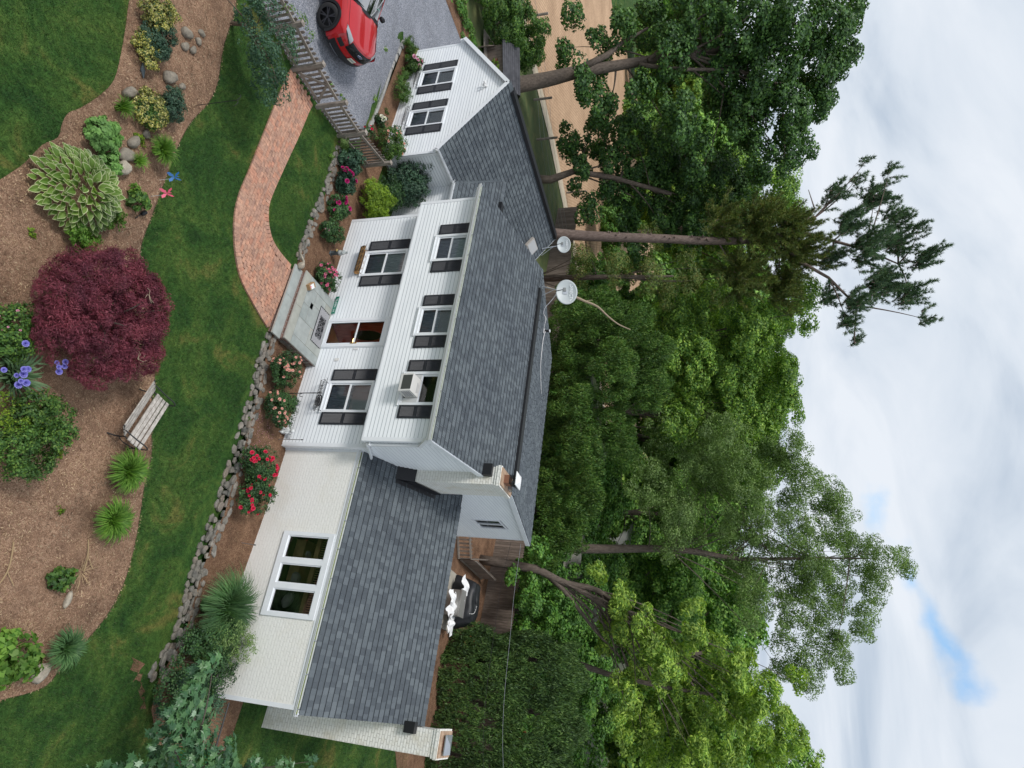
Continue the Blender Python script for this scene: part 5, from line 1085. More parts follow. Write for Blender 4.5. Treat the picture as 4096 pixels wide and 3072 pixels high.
m = MB(); m.tube([skin(9.15, -.93 + 1.86 * k / 14, .003) for k in range(15)], .006, 4); m.build('hood_gap', M['plastic'], car)
gr = patch('grille', M['gloss'], 5.6, 8.7, -.62, .62, 8, 20, .014)
m = MB()
for r_ in range(7):
    i = 5.8 + r_ * .44
    for k in range(22):
        t0 = -.60 + k * .056 + (.028 if r_ % 2 else 0)
        if t0 > .57: continue
        m.tube([skin(i, t0, .022), skin(i + .2, t0 + .014, .024), skin(i + .2, t0 + .042, .024), skin(i, t0 + .056, .022)], .004, 4, False)
m.build('mesh_bars', mat('bar', (.03, .03, .035), .25, .6), gr)
for s_ in (-1, 1): patch('headlight', M['lamp'], 7.3, 9.2, .64 * s_, 1.0 * s_, 6, 12, .012, lambda i, t: (i + (abs(t) - .64) * 3.2, t)); patch('headlight_trim', M['plastic'], 7.0, 7.35, .62 * s_, 1.0 * s_, 2, 12, .014, lambda i, t: (i + (abs(t) - .64) * 3.0, t))
m = MB(); c = skin(7.3, 0, .032); ax_ = CR @ Vector((1, 0, .08)); rr_ = CR @ Vector((0, 1, 0)); up_ = Vector((0, 0, 1)); m.mesh([c + rr_ * .125 * math.cos(a * .2618) + up_ * .052 * math.sin(a * .2618) for a in range(24)] + [c - ax_ * .02 + rr_ * .125 * math.cos(a * .2618) + up_ * .052 * math.sin(a * .2618) for a in range(24)], [tuple(range(24))] + [(a, (a + 1) % 24, 24 + (a + 1) % 24, 24 + a) for a in range(24)]); bd = m.build('badge', M['blue'], car)
m = MB(); m.tube([c + rr_ * .128 * math.cos(a * .2618) + up_ * .055 * math.sin(a * .2618) for a in range(25)], .007, 6); m.build('badge_rim', M['chrome'], bd)
def plane_m(c, right, up): n = right.cross(up); q = Matrix((right, up, n)).transposed().to_4x4(); q.translation = c; return q
text('badge_script', 'Ford', .075, M['chrome'], bd, plane_m(c + ax_ * .004 - up_ * .004, rr_, up_))
c = skin(4.3, 0, .03); m = MB(); q3 = Matrix((rr_, up_, rr_.cross(up_))).transposed(); m.obox(c, (.31, .155, .006), q3); pl = m.build('number_plate', M['plate'], car); text('plate_number', 'E17-E17', .085, M['platet'], pl, plane_m(c + (rr_.cross(up_)) * .005, rr_, up_))
# sides with wheel arches
def top_z(x): 
    if x > -1.42: return np.interp(-x, [0, .17, .3, .5, 1.0, 1.42], [.90, .92, .96, 1.0, 1.045, 1.07])
    return 1.10
for s_ in (-1, 1):
    m = MB(); xs = list(np.arange(-.36, -4.86, -.05)); nq = 12; P = {}
    for i, x in enumerate(xs):
        for j_ in range(nq + 1):
            q = j_ / nq; z = .30 + q * (top_z(x) - .30); y = (.975 + .025 * math.sin(math.pi * min(1, q * 1.1))) * (1 - .085 * max(0, (q - .75) / .25) ** 2)
            if x > -.6: y = min(y, .90 + .09 * min(1, (-x - .3) / .3))
            if x < -4.4: y -= .12 * ((-x - 4.4) / .46) ** 2
            P[i, j_] = W(x, s_ * y, z)
    idx = {}
    for i in range(len(xs) - 1):
        for j_ in range(nq):
            xm = xs[i] - .025; zm = .3 + (j_ + .5) / nq * (top_z(xm) - .3)
            if any((xm - wx) ** 2 + (zm - .39) ** 2 < .44 ** 2 for wx in (-.95, -3.97)): continue
            ks = []
            for key in ((i, j_), (i + 1, j_), (i + 1, j_ + 1), (i, j_ + 1)):
                if key not in idx: idx[key] = len(m.v); m.v.append(P[key])
                ks.append(idx[key])
            m.f.append(tuple(ks)); m.mi.append(0)
    m.build('side_panel', M['red'], car, True)
    for wx in (-.95, -3.97):
        m = MB(); vs = []
        for k in range(25):
            a = math.pi * (k / 24 * 1.16 - .08); vs += [W(wx + .41 * math.cos(a), s_ * .90, .39 + .41 * math.sin(a)), W(wx + .41 * math.cos(a), s_ * 1.01, .39 + .41 * math.sin(a)), W(wx + .49 * math.cos(a), s_ * 1.015, .39 + .49 * math.sin(a)), W(wx + .49 * math.cos(a), s_ * .985, .39 + .49 * math.sin(a))]
        m.mesh(vs, [(k * 4 + j_, k * 4 + j_ + 1, (k + 1) * 4 + j_ + 1, (k + 1) * 4 + j_) for k in range(24) for j_ in range(3)]); m.build('wheel_arch', M['plastic'], car)
        wh = CR @ Matrix.Rotation(R(90) * 1, 3, 'X'); st_ = Matrix.Rotation(R(14 if wx > -2 else 0), 3, 'Z') @ wh; cc = W(wx, s_ * .87, .39)
        m = MB(); m.lathe(cc, [(.27, -.12), (.36, -.125), (.39, -.09), (.39, .09), (.36, .125), (.27, .12)], 32, st_, False); wl = m.build('wheel', M['tyre'], car, True)
        m = MB(); sg2 = -s_ ; m.lathe(cc, [(.265, -.118), (.275, -.12), (.275, .12), (.265, .118)], 32, st_, False)
        for k in range(5):
            for dd in (-.16, .16):
                a = k * 2 * math.pi / 5 + .3; m.beam(cc + st_ @ Vector((.05 * math.cos(a), .05 * math.sin(a), sg2 * .095)), cc + st_ @ Vector((.26 * math.cos(a + dd), .26 * math.sin(a + dd), sg2 * .105)), .03, .03)
        m.lathe(cc + st_ @ Vector((0, 0, sg2 * .10)), [(.045, -.02), (.045, .02)], 12, st_); m.build('rim', M['rim'], wl)
        m = MB(); m.lathe(cc + st_ @ Vector((0, 0, -sg2 * .02)), [(.262, -.01), (.262, .01)], 24, st_); m.build('brake_shade', M['plastic'], wl)
m = MB(); m.box(0, 0, 0, 0, 0, 0); m = MB(); m.mesh([W(x, y, z) for z in (.2, .5) for x, y in ((-.4, -.84), (-4.7, -.84), (-4.7, .84), (-.4, .84))], [(0, 1, 2, 3), (4, 5, 6, 7), (0, 1, 5, 4), (1, 2, 6, 5), (2, 3, 7, 6), (3, 0, 4, 7)]); m.build('underbody', M['plastic'], car)
# greenhouse
def gh(x): return np.interp(-x, [1.42, 2.3, 2.6, 3.6, 4.5, 4.85], [1.17, 1.66, 1.74, 1.76, 1.70, 1.60]), np.interp(-x, [1.42, 2.3, 2.6, 4.5, 4.85], [.83, .66, .64, .62, .60])
def gpatch(nm, mt, x0, x1, t0, t1, n=10, nt=12, off=0):
    m = MB(); vs = []
    for a in range(n + 1):
        x = x0 + (x1 - x0) * a / n; z, w2 = gh(x)
        for b in range(nt + 1): t = t0 + (t1 - t0) * b / nt; vs.append(W(x - .16 * abs(t) ** 2.4 * (1 if x > -2.6 else .3) + off * .5, t * w2, z - .05 * abs(t) ** 3 + off))
    m.mesh(vs, [(a * (nt + 1) + b, a * (nt + 1) + b + 1, (a + 1) * (nt + 1) + b + 1, (a + 1) * (nt + 1) + b) for a in range(n) for b in range(nt)]); return m.build(nm, mt, car, True)
gpatch('windscreen', M['carglass'], -1.44, -2.34, -.94, .94); gpatch('roof', M['red'], -2.34, -4.85, -1, 1, 14)
gpatch('cowl', M['plastic'], -1.36, -1.46, -.98, .98, 2, 12, .008)
for s_ in (-1, 1):
    gpatch('pillar', M['red'], -1.42, -2.36, .93 * s_, 1.02 * s_, 10, 2, .004)
    m = MB(); vs = []
    for a in range(13): x = -1.5 - a * .27; z, w2 = gh(x); vs += [W(x - .1, s_ * .90, 1.09), W(x - .16, s_ * w2, z - .05)]
    m.mesh(vs, [(a * 2, a * 2 + 2, a * 2 + 3, a * 2 + 1) for a in range(12)]); m.build('side_glass', M['carglass'], car, True)
    m = MB(); m.rock(W(-1.80, s_ * 1.10, 1.16), (.08, .10, .08), 6, 12); m.beam(W(-1.80, s_ * .92, 1.10), W(-1.80, s_ * 1.08, 1.12), .05, .04); m.build('door_mirror', M['gloss'], car, True)
    m = MB(); m.beam(W(-1.50 - .1 * (s_ > 0), s_ * .1 - .1, 1.205), W(-1.50, s_ * .68, 1.20), .02, .015); m.build('wiper', M['plastic'], car)
m = MB(); m.mesh([W(x, y, z) for x, y, z in ((-1.5, -.8, 1.10), (-1.5, .8, 1.10), (-2.0, .8, 1.08), (-2.0, -.8, 1.08), (-2.2, -.75, .8), (-2.2, .75, .8), (-4.6, .75, .8), (-4.6, -.75, .8))], [(0, 1, 2, 3), (3, 2, 5, 4), (4, 5, 6, 7)]); m.build('dashboard', M['plastic'], car)
for s_ in (-1, 1): m = MB(); m.rock(W(-2.75, s_ * .38, 1.0), (.14, .25, .38), 9, 12); m.build('seat', M['plastic'], car, True)
m = MB(); z, w2 = gh(-1.72); c = W(-1.78, .50, z - .0); m.obox(c + Vector((0, 0, .01)), (.07, .10, .004), CR @ Matrix.Rotation(R(-30), 3, 'Y')); m.build('sticker', mat('sticker', (.25, .55, .45), .5), car)
# ------------------------------------------------------------------ plants
_bl = {}
def blossom_mesh(mt, r, kind='rose'):
    key = (mt, r, kind)
    if key in _bl: return _bl[key]
    vs, fs = [], []; rn = random.Random(5)
    for ring, (n, tilt, rr) in enumerate(((6, .35, 1.0), (6, .85, .82), (5, 1.2, .55), (3, 1.45, .32))):
        for k in range(n):
            a = 2 * math.pi * k / n + ring * .5; d = Vector((math.cos(a), math.sin(a), 0)); s_ = Vector((-d.y, d.x, 0)); o = d * math.cos(tilt) + Vector((0, 0, math.sin(tilt))); b = len(vs); L_ = r * rr; w2 = r * rr * .55
            vs += [Vector((0, 0, 0)), o * L_ * .5 + s_ * w2, o * L_ + s_ * w2 * .6, o * L_ * 1.02 - s_ * w2 * .6, o * L_ * .5 - s_ * w2]; fs.append((b, b + 1, b + 2, b + 3, b + 4))
    me = bpy.data.meshes.new('blossom'); me.from_pydata([tuple(v) for v in vs], [], fs); me.materials.append(M[mt]); me.update(); _bl[key] = me; return me
def blossoms(t, mt, r, pts, dirs=None):
    me = blossom_mesh(mt, r); L0 = Vector(t.location)
    for i, p in enumerate(pts):
        o = bpy.data.objects.new('blossom', me); COL.objects.link(o); o.parent = t; o.location = Vector(p) - L0
        d = Vector(dirs[i]) if dirs is not None else Vector((0, 0, 1)); d = (d + Vector((.1, -.5, .7))).normalized(); o.rotation_euler = d.to_track_quat('Z', 'Y').to_euler(); s = random.uniform(.75, 1.2); o.scale = (s, s, s)
def shrub(name, label, cat, x, y, z, r, h, mt, ln, wd, n, cr=.2, lobes=5, group=None, up=.5, droop=0, ry=None, fl=None, stems=6, spread=.55, jit=.8, twig='twig', flat=.8):
    t = thing(name, label, cat, (x, y, z), group); ry = ry or r; n = int(n * 2.1); rn = np.random.default_rng(int(abs(x * 100) + abs(y * 10))); ells = [((x, y, z + h * .50), (r * .8, ry * .8, h * .46))]
    for k in range(lobes):
        a = rn.uniform(0, 6.28); q = rn.uniform(min(.35, spread), spread + .1); rr = rn.uniform(.32, .5)
        ells.append(((x + r * q * math.cos(a), y + ry * q * math.sin(a), z + h * rn.uniform(.35, .72)), (r * rr, ry * rr, h * rn.uniform(.25, .36))))
    Ps, Ds = [], []
    per = n / sum(e_[1][0] * e_[1][2] for e_ in ells)
    for c, rr in ells:
        k = max(4, int(14 * (rr[0] * rr[2]) / (cr * cr) * .30)); cc, dd = ell_points(c, rr, k, .65, -.75); m_ = max(4, int(per * rr[0] * rr[2] / k))
        for q, d0 in zip(cc, dd):
            d = unit(RNG.normal(0, 1, (m_, 3)) + d0 * .6); s = cr * RNG.uniform(.6, 1.3); Ps.append(q + d * RNG.uniform(.3, 1, (m_, 1)) * s * np.array([1, 1, flat])); Ds.append(unit(d + d0))
    P, D = np.concatenate(Ps), np.concatenate(Ds); k = P[:, 2] > z + .01; P, D = P[k], D[k]
    leaves('foliage', P, D, ln, wd, M[mt], t, up=up, droop=droop, jit=jit)
    if stems:
        m = MB()
        for k in range(stems): a = rn.uniform(0, 6.28); e_ = ells[k % len(ells)][0]; m.tube([(x + .05 * math.cos(a), y + .05 * math.sin(a), z - .02), (e_[0] * .6 + x * .4, e_[1] * .6 + y * .4, z + h * .3), e_], [.018, .012, .006], 5)
        m.build('stems', M[twig], t)
    if fl:
        mt2, fr, fnum = fl[:3]; idx = np.argsort(-(P[:, 2] * .6 - P[:, 1] * .5 + RNG.normal(0, .25 * max(h, .4), len(P))))[:fnum * 6][::6]
        blossoms(t, mt2, fr, P[idx] + D[idx] * .03, D[idx])
    return t
def blades(name, label, cat, x, y, z, r, h, mt, n, w=.008, arch=.6, group=None, seg=4, lean=0, part='blades', parent=None):
    t = parent or thing(name, label, cat, (x, y, z), group); rn = RNG
    az = rn.uniform(0, 2 * math.pi, n); ln_ = rn.uniform(.65, 1.1, n); r0 = rn.uniform(0, .18, n) * r; tilt = rn.uniform(.05, 1, n) ** .7
    d = np.stack([np.cos(az), np.sin(az)], 1); s = np.stack([-np.sin(az), np.cos(az)], 1); V = np.zeros((n, seg + 1, 2, 3))
    for k in range(seg + 1):
        u = k / seg; rad = r0 + r * tilt * ln_ * (u ** (1.2)); zz_ = h * ln_ * (np.sin(u * (1.2 + tilt * arch)) / np.sin(1.2)) * (1 - .35 * tilt * u)
        ww = w * (1 - .85 * u ** 2) / 2 + .001
        for sd, e_ in ((0, -1), (1, 1)):
            V[:, k, sd, 0] = x + d[:, 0] * rad + s[:, 0] * ww * e_; V[:, k, sd, 1] = y + d[:, 1] * rad + s[:, 1] * ww * e_; V[:, k, sd, 2] = z + zz_
    F = []; base = (np.arange(n) * (seg + 1) * 2)[:, None]
    for k in range(seg): F.append(base + np.array([[k * 2, k * 2 + 1, k * 2 + 3, k * 2 + 2]]))
    np_mesh(part, V.reshape(-1, 3), np.concatenate(F), M[mt], t); return t
g0 = lambda x, y: gz(x, y) + .05
IB = 'plants in the island mulch bed'
shrub('variegated_shrub', 'yellow variegated shrub cut by the frame edge above the blue-green shrub', 'shrub', -6.59, -8.63, 0, .46, .62, 'varieg', .045, .028, 2600, .1, group=IB)
shrub('blue_green_shrub', 'dark blue-green shrub ringed by a fringe of yellow leaves', 'shrub', -6.10, -8.34, 0, .48, .58, 'darkshrub', .05, .02, 3200, .1, group=IB)
t = shrub('variegated_shrub', 'low yellow variegated fringe around the larger blue-green shrub', 'shrub', -5.75, -8.42, 0, .42, .42, 'varieg', .045, .028, 1800, .09, lobes=4, group=IB); 
shrub('variegated_shrub', 'bright yellow flecked shrub with reddish tips in front of the smaller blue-green shrub', 'shrub', -4.50, -7.75, 0, .44, .60, 'varieg', .045, .028, 2800, .1, group=IB)
shrub('green_underplanting', 'dark green leaves showing through the bright yellow flecked shrub', 'shrub', -4.58, -7.70, 0, .40, .5, 'shrub', .05, .03, 1200, .1, group=IB, stems=0)
shrub('blue_green_shrub', 'smaller blue-green shrub behind the bright yellow flecked one, nearer the lawn', 'shrub', -5.15, -7.40, 0, .42, .5, 'darkshrub', .05, .02, 2600, .1, group=IB)
blades('daylily_tuft', 'daylily tuft beside the pale grey boulder', 'grass clump', -4.11, -8.22, .03, .28, .36, 'blade', 180, .014, group=IB)
blades('daylily_tuft', 'largest dense daylily tuft beside the lawn edge', 'grass clump', -4.05, -7.12, .03, .38, .45, 'blade', 800, .016, group=IB)
blades('daylily_tuft', 'small yellow-green grass tuft beside the pale cream boulder', 'grass clump', -3.48, -7.38, .03, .24, .26, 'blade', 150, .012, group=IB)
shrub('sedum_mound', 'neat round mound of mid green sedum above the hosta', 'perennial', -3.24, -8.28, 0, .43, .50, 'sedum', .075, .048, 2600, .07, 1, IB, .8, stems=0, spread=.12, jit=.5)
shrub('sedum_mound', 'smaller sedum mound squeezed between hosta and pale cream boulder', 'perennial', -2.88, -7.85, 0, .28, .34, 'sedum', .07, .042, 800, .09, 2, IB, .8, stems=0, spread=.3, jit=.5)
shrub('yellow_sprawler', 'low yellow-green sprawling plant beside the small stone', 'perennial', -3.95, -7.52, .02, .18, .14, 'lime', .03, .02, 500, .06, 2, IB, stems=0)
shrub('young_peony', 'small leafy green peony alone near the solar light', 'perennial', -2.69, -7.05, 0, .24, .28, 'shrub', .11, .05, 260, .09, 3, IB)
shrub('lawn_edge_weed', 'small wispy weed just above the lone green peony', 'weed', -2.95, -7.12, 0, .13, .12, 'blade', .06, .02, 90, .05, 2, IB, stems=0)
# hosta: two-tone leaves
def hosta(x, y, z, r, h, n):
    t = thing('hosta', 'huge hosta with white edged pale green leaves at the frame edge of the bed', 'hosta', (x, y, z), IB); g1, g2 = MB(), MB(); rn = random.Random(8)
    out_ = [(0, 0), (.14, .20), (.36, .33), (.62, .30), (.85, .15), (1, 0), (.85, -.15), (.62, -.30), (.36, -.33), (.14, -.20)]; inn = [(.03, 0), (.16, .15), (.37, .265), (.61, .235), (.82, .11), (.93, 0), (.82, -.11), (.61, -.235), (.37, -.265), (.16, -.15)]
    for k in range(n):
        q = (k + .5) / n; a = k * 2.399963; rad = q ** .5; el = 1.2 - rad * 1.25 + rn.uniform(-.25, .25); L_ = rn.uniform(.15, .25) * (1.05 - .15 * rad)
        d = Vector((math.cos(a), math.sin(a), 0)); p = Vector((x, y, z)) + d * r * rad * .88 + Vector((0, 0, h * (1 - rad ** 2.2) * .85 + .10 + rn.uniform(-.03, .05)))
        ax_ = (d * math.cos(el) + Vector((0, 0, math.sin(el)))); ax_ = (ax_ + Vector((rn.uniform(-.5, .5), rn.uniform(-.5, .5), 0))).normalized(); sd = ax_.cross(Vector((0, 0, 1))).normalized(); nn = sd.cross(ax_).normalized()
        if nn.z < 0: nn = -nn
        def pt(u, v, o): return p + ax_ * (u * L_) + sd * (v * L_) + nn * (abs(v) * L_ * .35 - u * u * L_ * .25 + o)
        g2.mesh([pt(u, v, 0) for u, v in out_] + [pt(u, v, 0) for u, v in inn], [(i, (i + 1) % 10, 10 + (i + 1) % 10, 10 + i) for i in range(10)])
        sp = [pt(u, v, .003) for u, v in inn] + [pt(.3, 0, -.006 * 0 + .0), pt(.6, 0, 0)]
        g1.mesh(sp, [(0, 1, 10), (1, 2, 10), (2, 3, 11, 10), (3, 4, 11), (4, 5, 11), (5, 6, 11), (6, 7, 11), (7, 8, 10, 11), (8, 9, 10), (9, 0, 10)])
    g1.build('leaf_centres', M['hosta'], t); g2.build('leaf_margins', M['hostaw'], t)
hosta(-1.92, -8.12, 0, .84, .58, 300)
shrub('fern_clump', 'light green ferny plant at the bench side of the big hosta', 'perennial', -1.22, -7.62, 0, .36, .4, 'blade', .07, .03, 800, .1, 4, IB)
shrub('fern_clump', 'light green ferny plant at the lawn side of the big hosta', 'perennial', -1.95, -7.35, 0, .3, .34, 'blade', .07, .03, 600, .1, 4, IB)
# japanese maple
t = thing('japanese_maple', 'wide domed deep maroon laceleaf maple filling the middle of the bed', 'tree', (.05, -6.75, -.2))
base = (.10, -6.90, 0); ells = [((.10, -6.90, .66), (1.28, 1.2, .74))]
for k in range(13): a = k * 2.4; q = .45 + .25 * (k % 3) / 2; ells.append(((.10 + 1.35 * q * math.cos(a), -6.90 + 1.3 * q * math.sin(a), .62 + .40 * (1 - q) + random.uniform(-.1, .1)), (.52, .52, .36)))
P, D, Cc = clumps(ells, 20, .12, 85, -.6, .86, .75); k_ = P[:, 2] > -.12; leaves('crown', P[k_], D[k_], .070, .012, M['maroon'], t, up=.4, droop=.5, jit=1.0)
m = MB(); m.tube([(.10, -6.8, -.2), (.12, -6.82, .25)], [.07, .055], 8); branches(m, (.12, -6.82, .2), .04, [tuple(Cc[i]) for i in range(0, len(Cc), 9)][:22], 2, 5); m.build('trunk', M['bark'], t)
m = MB(); rn = random.Random(3)
for c in ((.75, -6.25, 1.12), (-.35, -6.8, 1.38)):
    for q in range(4): a = rn.uniform(0, 6.28); m.tube([c, (c[0] + .09 * math.cos(a), c[1] + .09 * math.sin(a), c[2] + .05), (c[0] + .16 * math.cos(a + .4), c[1] + .16 * math.sin(a + .4), c[2] + .06)], [.006, .005, .003], 4)
m.build('bare_twigs', M['deadwood'], t)
shrub('rose_bush', 'low rose bush with tiny pale pink blooms beside the maroon maple', 'rose bush', 1.10, -7.98, -.2, .55, .75, 'shrub', .045, .03, 3000, .11, 6, 'rose bushes', fl=('f_blush', .022, 14))
t = blades('iris_clump', 'clump of broad blue-green iris leaves with violet blooms at the frame edge', 'iris', 1.78, -7.45, -.2, .62, .62, 'irisleaf', 90, .05, .7, IB, part='leaf_fans'); blades('', '', '', 1.55, -7.6, -.2, .5, .6, 'irisleaf', 40, .045, .7, parent=t, part='leaf_fans')
blossoms(t, 'f_iris', .055, [(1.32, -7.15, .62), (1.38, -7.10, .58), (1.45, -7.20, .60), (1.42, -7.95, .70), (1.80, -7.75, .66), (1.86, -7.68, .60), (1.98, -7.60, .64), (2.05, -7.66, .58), (1.95, -8.0, .62), (1.36, -7.2, .5), (1.50, -7.12, .54), (1.90, -7.72, .52), (1.75, -7.66, .6), (2.0, -7.7, .66)])
shrub('holly_bush', 'big loose glossy green bush with yellow-green tips near the bench', 'shrub', 2.72, -6.80, -.25, .78, 1.05, 'shrub', .05, .03, 6500, .13, 9, IB, spread=.7)
shrub('holly_shoots', 'yellow-green new shoots on the side of the glossy bush', 'shrub', 2.55, -7.35, -.2, .5, .85, 'lime', .04, .025, 700, .1, 5, IB, spread=.7, stems=3)
blades('grass_mound', 'round fine-leaved grass mound touching the end of the bench', 'ornamental grass', 2.43, -4.50, -.22, .50, .45, 'blade', 1100, .022, .9, 'fountain grass mounds'); 
blades('grass_mound', 'round fine-leaved grass mound second from the bench along the lawn', 'ornamental grass', 3.44, -4.32, -.26, .48, .42, 'blade', 1050, .022, .9, 'fountain grass mounds')
blades('grass_mound', 'darker blue-green grass mound beside the bright hydrangea', 'ornamental grass', 5.88, -4.10, -.36, .42, .42, 'bladeb', 900, .02, .9, 'fountain grass mounds')
shrub('hydrangea', 'small leafy hydrangea with bare dry stems on the open mulch', 'hydrangea', 4.72, -4.78, -.31, .26, .30, 'shrub', .10, .07, 190, .09, 4, 'hydrangeas')
t = shrub('hydrangea', 'larger bright green hydrangea with dry stems at the bottom frame edge', 'hydrangea', 6.10, -5.12, -.38, .52, .55, 'blade', .12, .085, 620, .12, 7, 'hydrangeas', spread=.7)
m = MB(); rn = random.Random(9)
for k in range(16): a = rn.uniform(0, 6.28); m.tube([(6.1, -5.1, -.38), (6.1 + .3 * math.cos(a), -5.1 + .3 * math.sin(a), -.1), (6.1 + .6 * math.cos(a), -5.1 + .6 * math.sin(a), -.28 + rn.uniform(0, .2))], [.008, .007, .004], 4)
m.build('dry_stems', M['dry'], t)
t = blades('dead_stalks', 'sprawl of straw coloured dead stalks beside the small hydrangea', 'dead plant', 4.5, -4.35, -.26, .42, .10, 'dry', 22, .010, .2, IB)
for x, y, lb in ((3.55, -5.35, 'tiny bright green seedling on open mulch right of the second grass mound'), (-1.2, -7.0, 'low ragged weed between hosta and maple'), (-.75, -8.3, 'flat little weed at the lower side of the hosta'), (2.6, -5.9, 'tiny weed near the glossy bush')):
    shrub('seedling', lb, 'weed', x, y, g0(x, y) - .02, .09, .09, 'lime', .05, .03, 40, .05, 1, IB, stems=0)
# house bed roses and shrubs
RB = 'rose bushes'; HBp = 'plants in the bed along the front wall'
shrub('rose_bush', 'rose bush with vivid pinkish-red blooms beside the corner board of the siding', 'rose bush', 1.02, -1.12, -.02, .56, .95, 'rose', .05, .035, 3000, .12, 6, RB, fl=('f_red', .05, 34))
shrub('rose_bush', 'lower rose bush with vivid pinkish-red blooms, further along the white brick', 'rose bush', 1.85, -.86, -.05, .56, .85, 'rose', .05, .035, 2800, .12, 6, RB, fl=('f_red', .05, 28))
shrub('rose_bush', 'peach-pink rose bush next to the stone cheek of the porch', 'rose bush', -1.68, -1.30, 0, .56, .85, 'rose', .045, .032, 3200, .12, 7, RB, fl=('f_peach', .042, 34))
shrub('rose_bush', 'peach-pink rose bush below the wire basket with the black hose', 'rose bush', -.72, -.95, 0, .60, .72, 'rose', .045, .032, 3200, .12, 7, RB, fl=('f_peach', .042, 26))
shrub('rose_bush', 'bright pink rose bush left of the porch slab', 'rose bush', -5.35, -.72, 0, .46, .78, 'rose', .05, .035, 2600, .12, 6, RB, fl=('f_pink', .048, 34))
shrub('leafy_shrub', 'flowerless mid green shrub beside the robed statue', 'shrub', -6.95, -1.15, 0, .46, .60, 'rose', .045, .03, 2400, .12, 6, HBp, fl=('f_blush', .03, 2))
shrub('peony', 'peony with a few magenta blooms next to the flowerless shrub', 'peony', -7.85, -1.22, 0, .46, .62, 'rose', .12, .04, 1100, .12, 5, 'peonies', fl=('f_magenta', .075, 9))
shrub('peony', 'peony with the most magenta blooms, middle of the three by the stone wall', 'peony', -8.85, -1.30, 0, .44, .70, 'bluegreen', .12, .04, 1100, .12, 5, 'peonies', fl=('f_magenta', .078, 14))
shrub('peony', 'peony with one magenta bloom and pale buds nearest the picket fence', 'peony', -9.70, -1.35, 0, .50, .70, 'bluegreen', .12, .04, 1300, .12, 5, 'peonies', fl=('f_magenta', .062, 2))
t = shrub('lavender_clump', 'pale grey-green wispy plant behind the fence end peony', 'perennial', -10.15, -1.9, 0, .26, .45, 'sparse', .05, .012, 500, .1, 3, HBp)
shrub('lime_shrub', 'vivid yellow-green upright leaved shrub in the bed corner', 'shrub', -9.35, .15, 0, .78, 1.15, 'lime', .10, .03, 3600, .14, 7, HBp, up=.9, stems=5)
shrub('broad_shrub', 'large dark green arching shrub in front of the white connector wall', 'shrub', -11.35, 1.35, 0, .95, 1.9, 'darkshrub', .085, .04, 5200, .2, 8, HBp, droop=.3)
shrub('broad_shrub', 'mid green leaves under the large arching shrub beside the lime shrub', 'shrub', -10.5, .9, 0, .7, 1.2, 'rose', .08, .04, 1800, .18, 5, HBp)
shrub('rose_bush', 'tall rose bush with pale peach blooms at the corner of the left wing', 'rose bush', -12.15, -.05, .1, .66, 1.05, 'shrub', .05, .032, 3600, .14, 8, RB, fl=('f_peach', .048, 20), spread=.7)
shrub('rose_bush', 'small bright red rose right behind the picket fence end', 'rose bush', -11.55, -.95, .05, .24, .55, 'rose', .05, .03, 500, .1, 3, RB, fl=('f_red', .055, 8))
shrub('peony', 'white flowered peony between kerb and left wing', 'peony', -12.75, -.42, .1, .26, .45, 'rose', .10, .035, 300, .1, 3, 'peonies', fl=('f_white', .075, 4))
shrub('peony', 'peony with large bright pink blooms at the outer end of the small bed', 'peony', -16.55, .02, .2, .42, .72, 'shrub', .12, .04, 900, .12, 5, 'peonies', fl=('f_blush', .085, 5))
shrub('round_shrub', 'olive green round shrub at the outer tip of the kerb', 'shrub', -17.1, -.45, .2, .42, .62, 'arbor', .05, .02, 1900, .1, 4, HBp)
shrub('twiggy_shrub', 'fine leaved green shrub below the two wire baskets of the left wing', 'shrub', -14.9, -.10, .15, .50, .75, 'shrub', .045, .02, 2600, .12, 6, HBp, spread=.7)
shrub('twiggy_shrub', 'lower fine leaved shrub beside the pink peony of the left wing', 'shrub', -15.75, -.15, .15, .30, .45, 'shrub', .045, .02, 900, .1, 4, HBp)
shrub('small_tuft', 'tiny green tuft alone on the mulch near the kerb', 'weed', -13.63, -.20, .12, .13, .16, 'shrub', .04, .015, 160, .06, 1, HBp, stems=0)
blades('maiden_grass', 'tall arching ornamental grass in front of the white brick wing', 'ornamental grass', 4.55, -.75, -.2, .95, 1.15, 'bladeb', 2600, .014, .8, None, 5)
shrub('barberry', 'wide dark green small leaved shrub against the white brick near the wing corner', 'shrub', 5.85, -.95, -.38, .95, 1.5, 'rose', .05, .032, 7200, .15, 9, HBp, spread=.75)
shrub('barberry', 'bronze tinted airy shrub in front of the white brick behind the tall grass', 'shrub', 5.35, -.35, -.3, .65, 1.65, 'sparse', .04, .026, 3400, .14, 8, HBp, spread=.75)
shrub('barberry', 'dark low shrub at the wing corner beside the lawn', 'shrub', 6.65, -.75, -.4, .85, 1.2, 'darkshrub', .05, .032, 5200, .15, 7, HBp, spread=.7)
for x, y, lb in ((2.75, -1.30, 'low weed sprouting from the stone wall before the red roses'), (-.1, -1.55, 'weed tuft in the stone wall below the peach roses'), (.25, -1.35, 'small weed inside the stone wall near the cherub'), (-9.3, -2.05, 'weed in front of the left stone wall')):
    shrub('wall_weed', lb, 'weed', x, y, g0(x, y), .08, .1, 'blade', .05, .025, 40, .05, 1, 'weeds in the stone walls', stems=0)
t = thing('climbing_vine', 'loose green vine growing over the upper fence pickets', 'vine', (-10.3, -5.9, 0)); P, D, Cc = clumps([((-10.35, -5.6, .7), (.35, .75, .4)), ((-10.5, -6.5, .9), (.4, .5, .45)), ((-10.25, -5.1, .35), (.2, .3, .3))], 5, .14, 30, -.9); leaves('foliage', P, D, .05, .035, M['blade'], t)
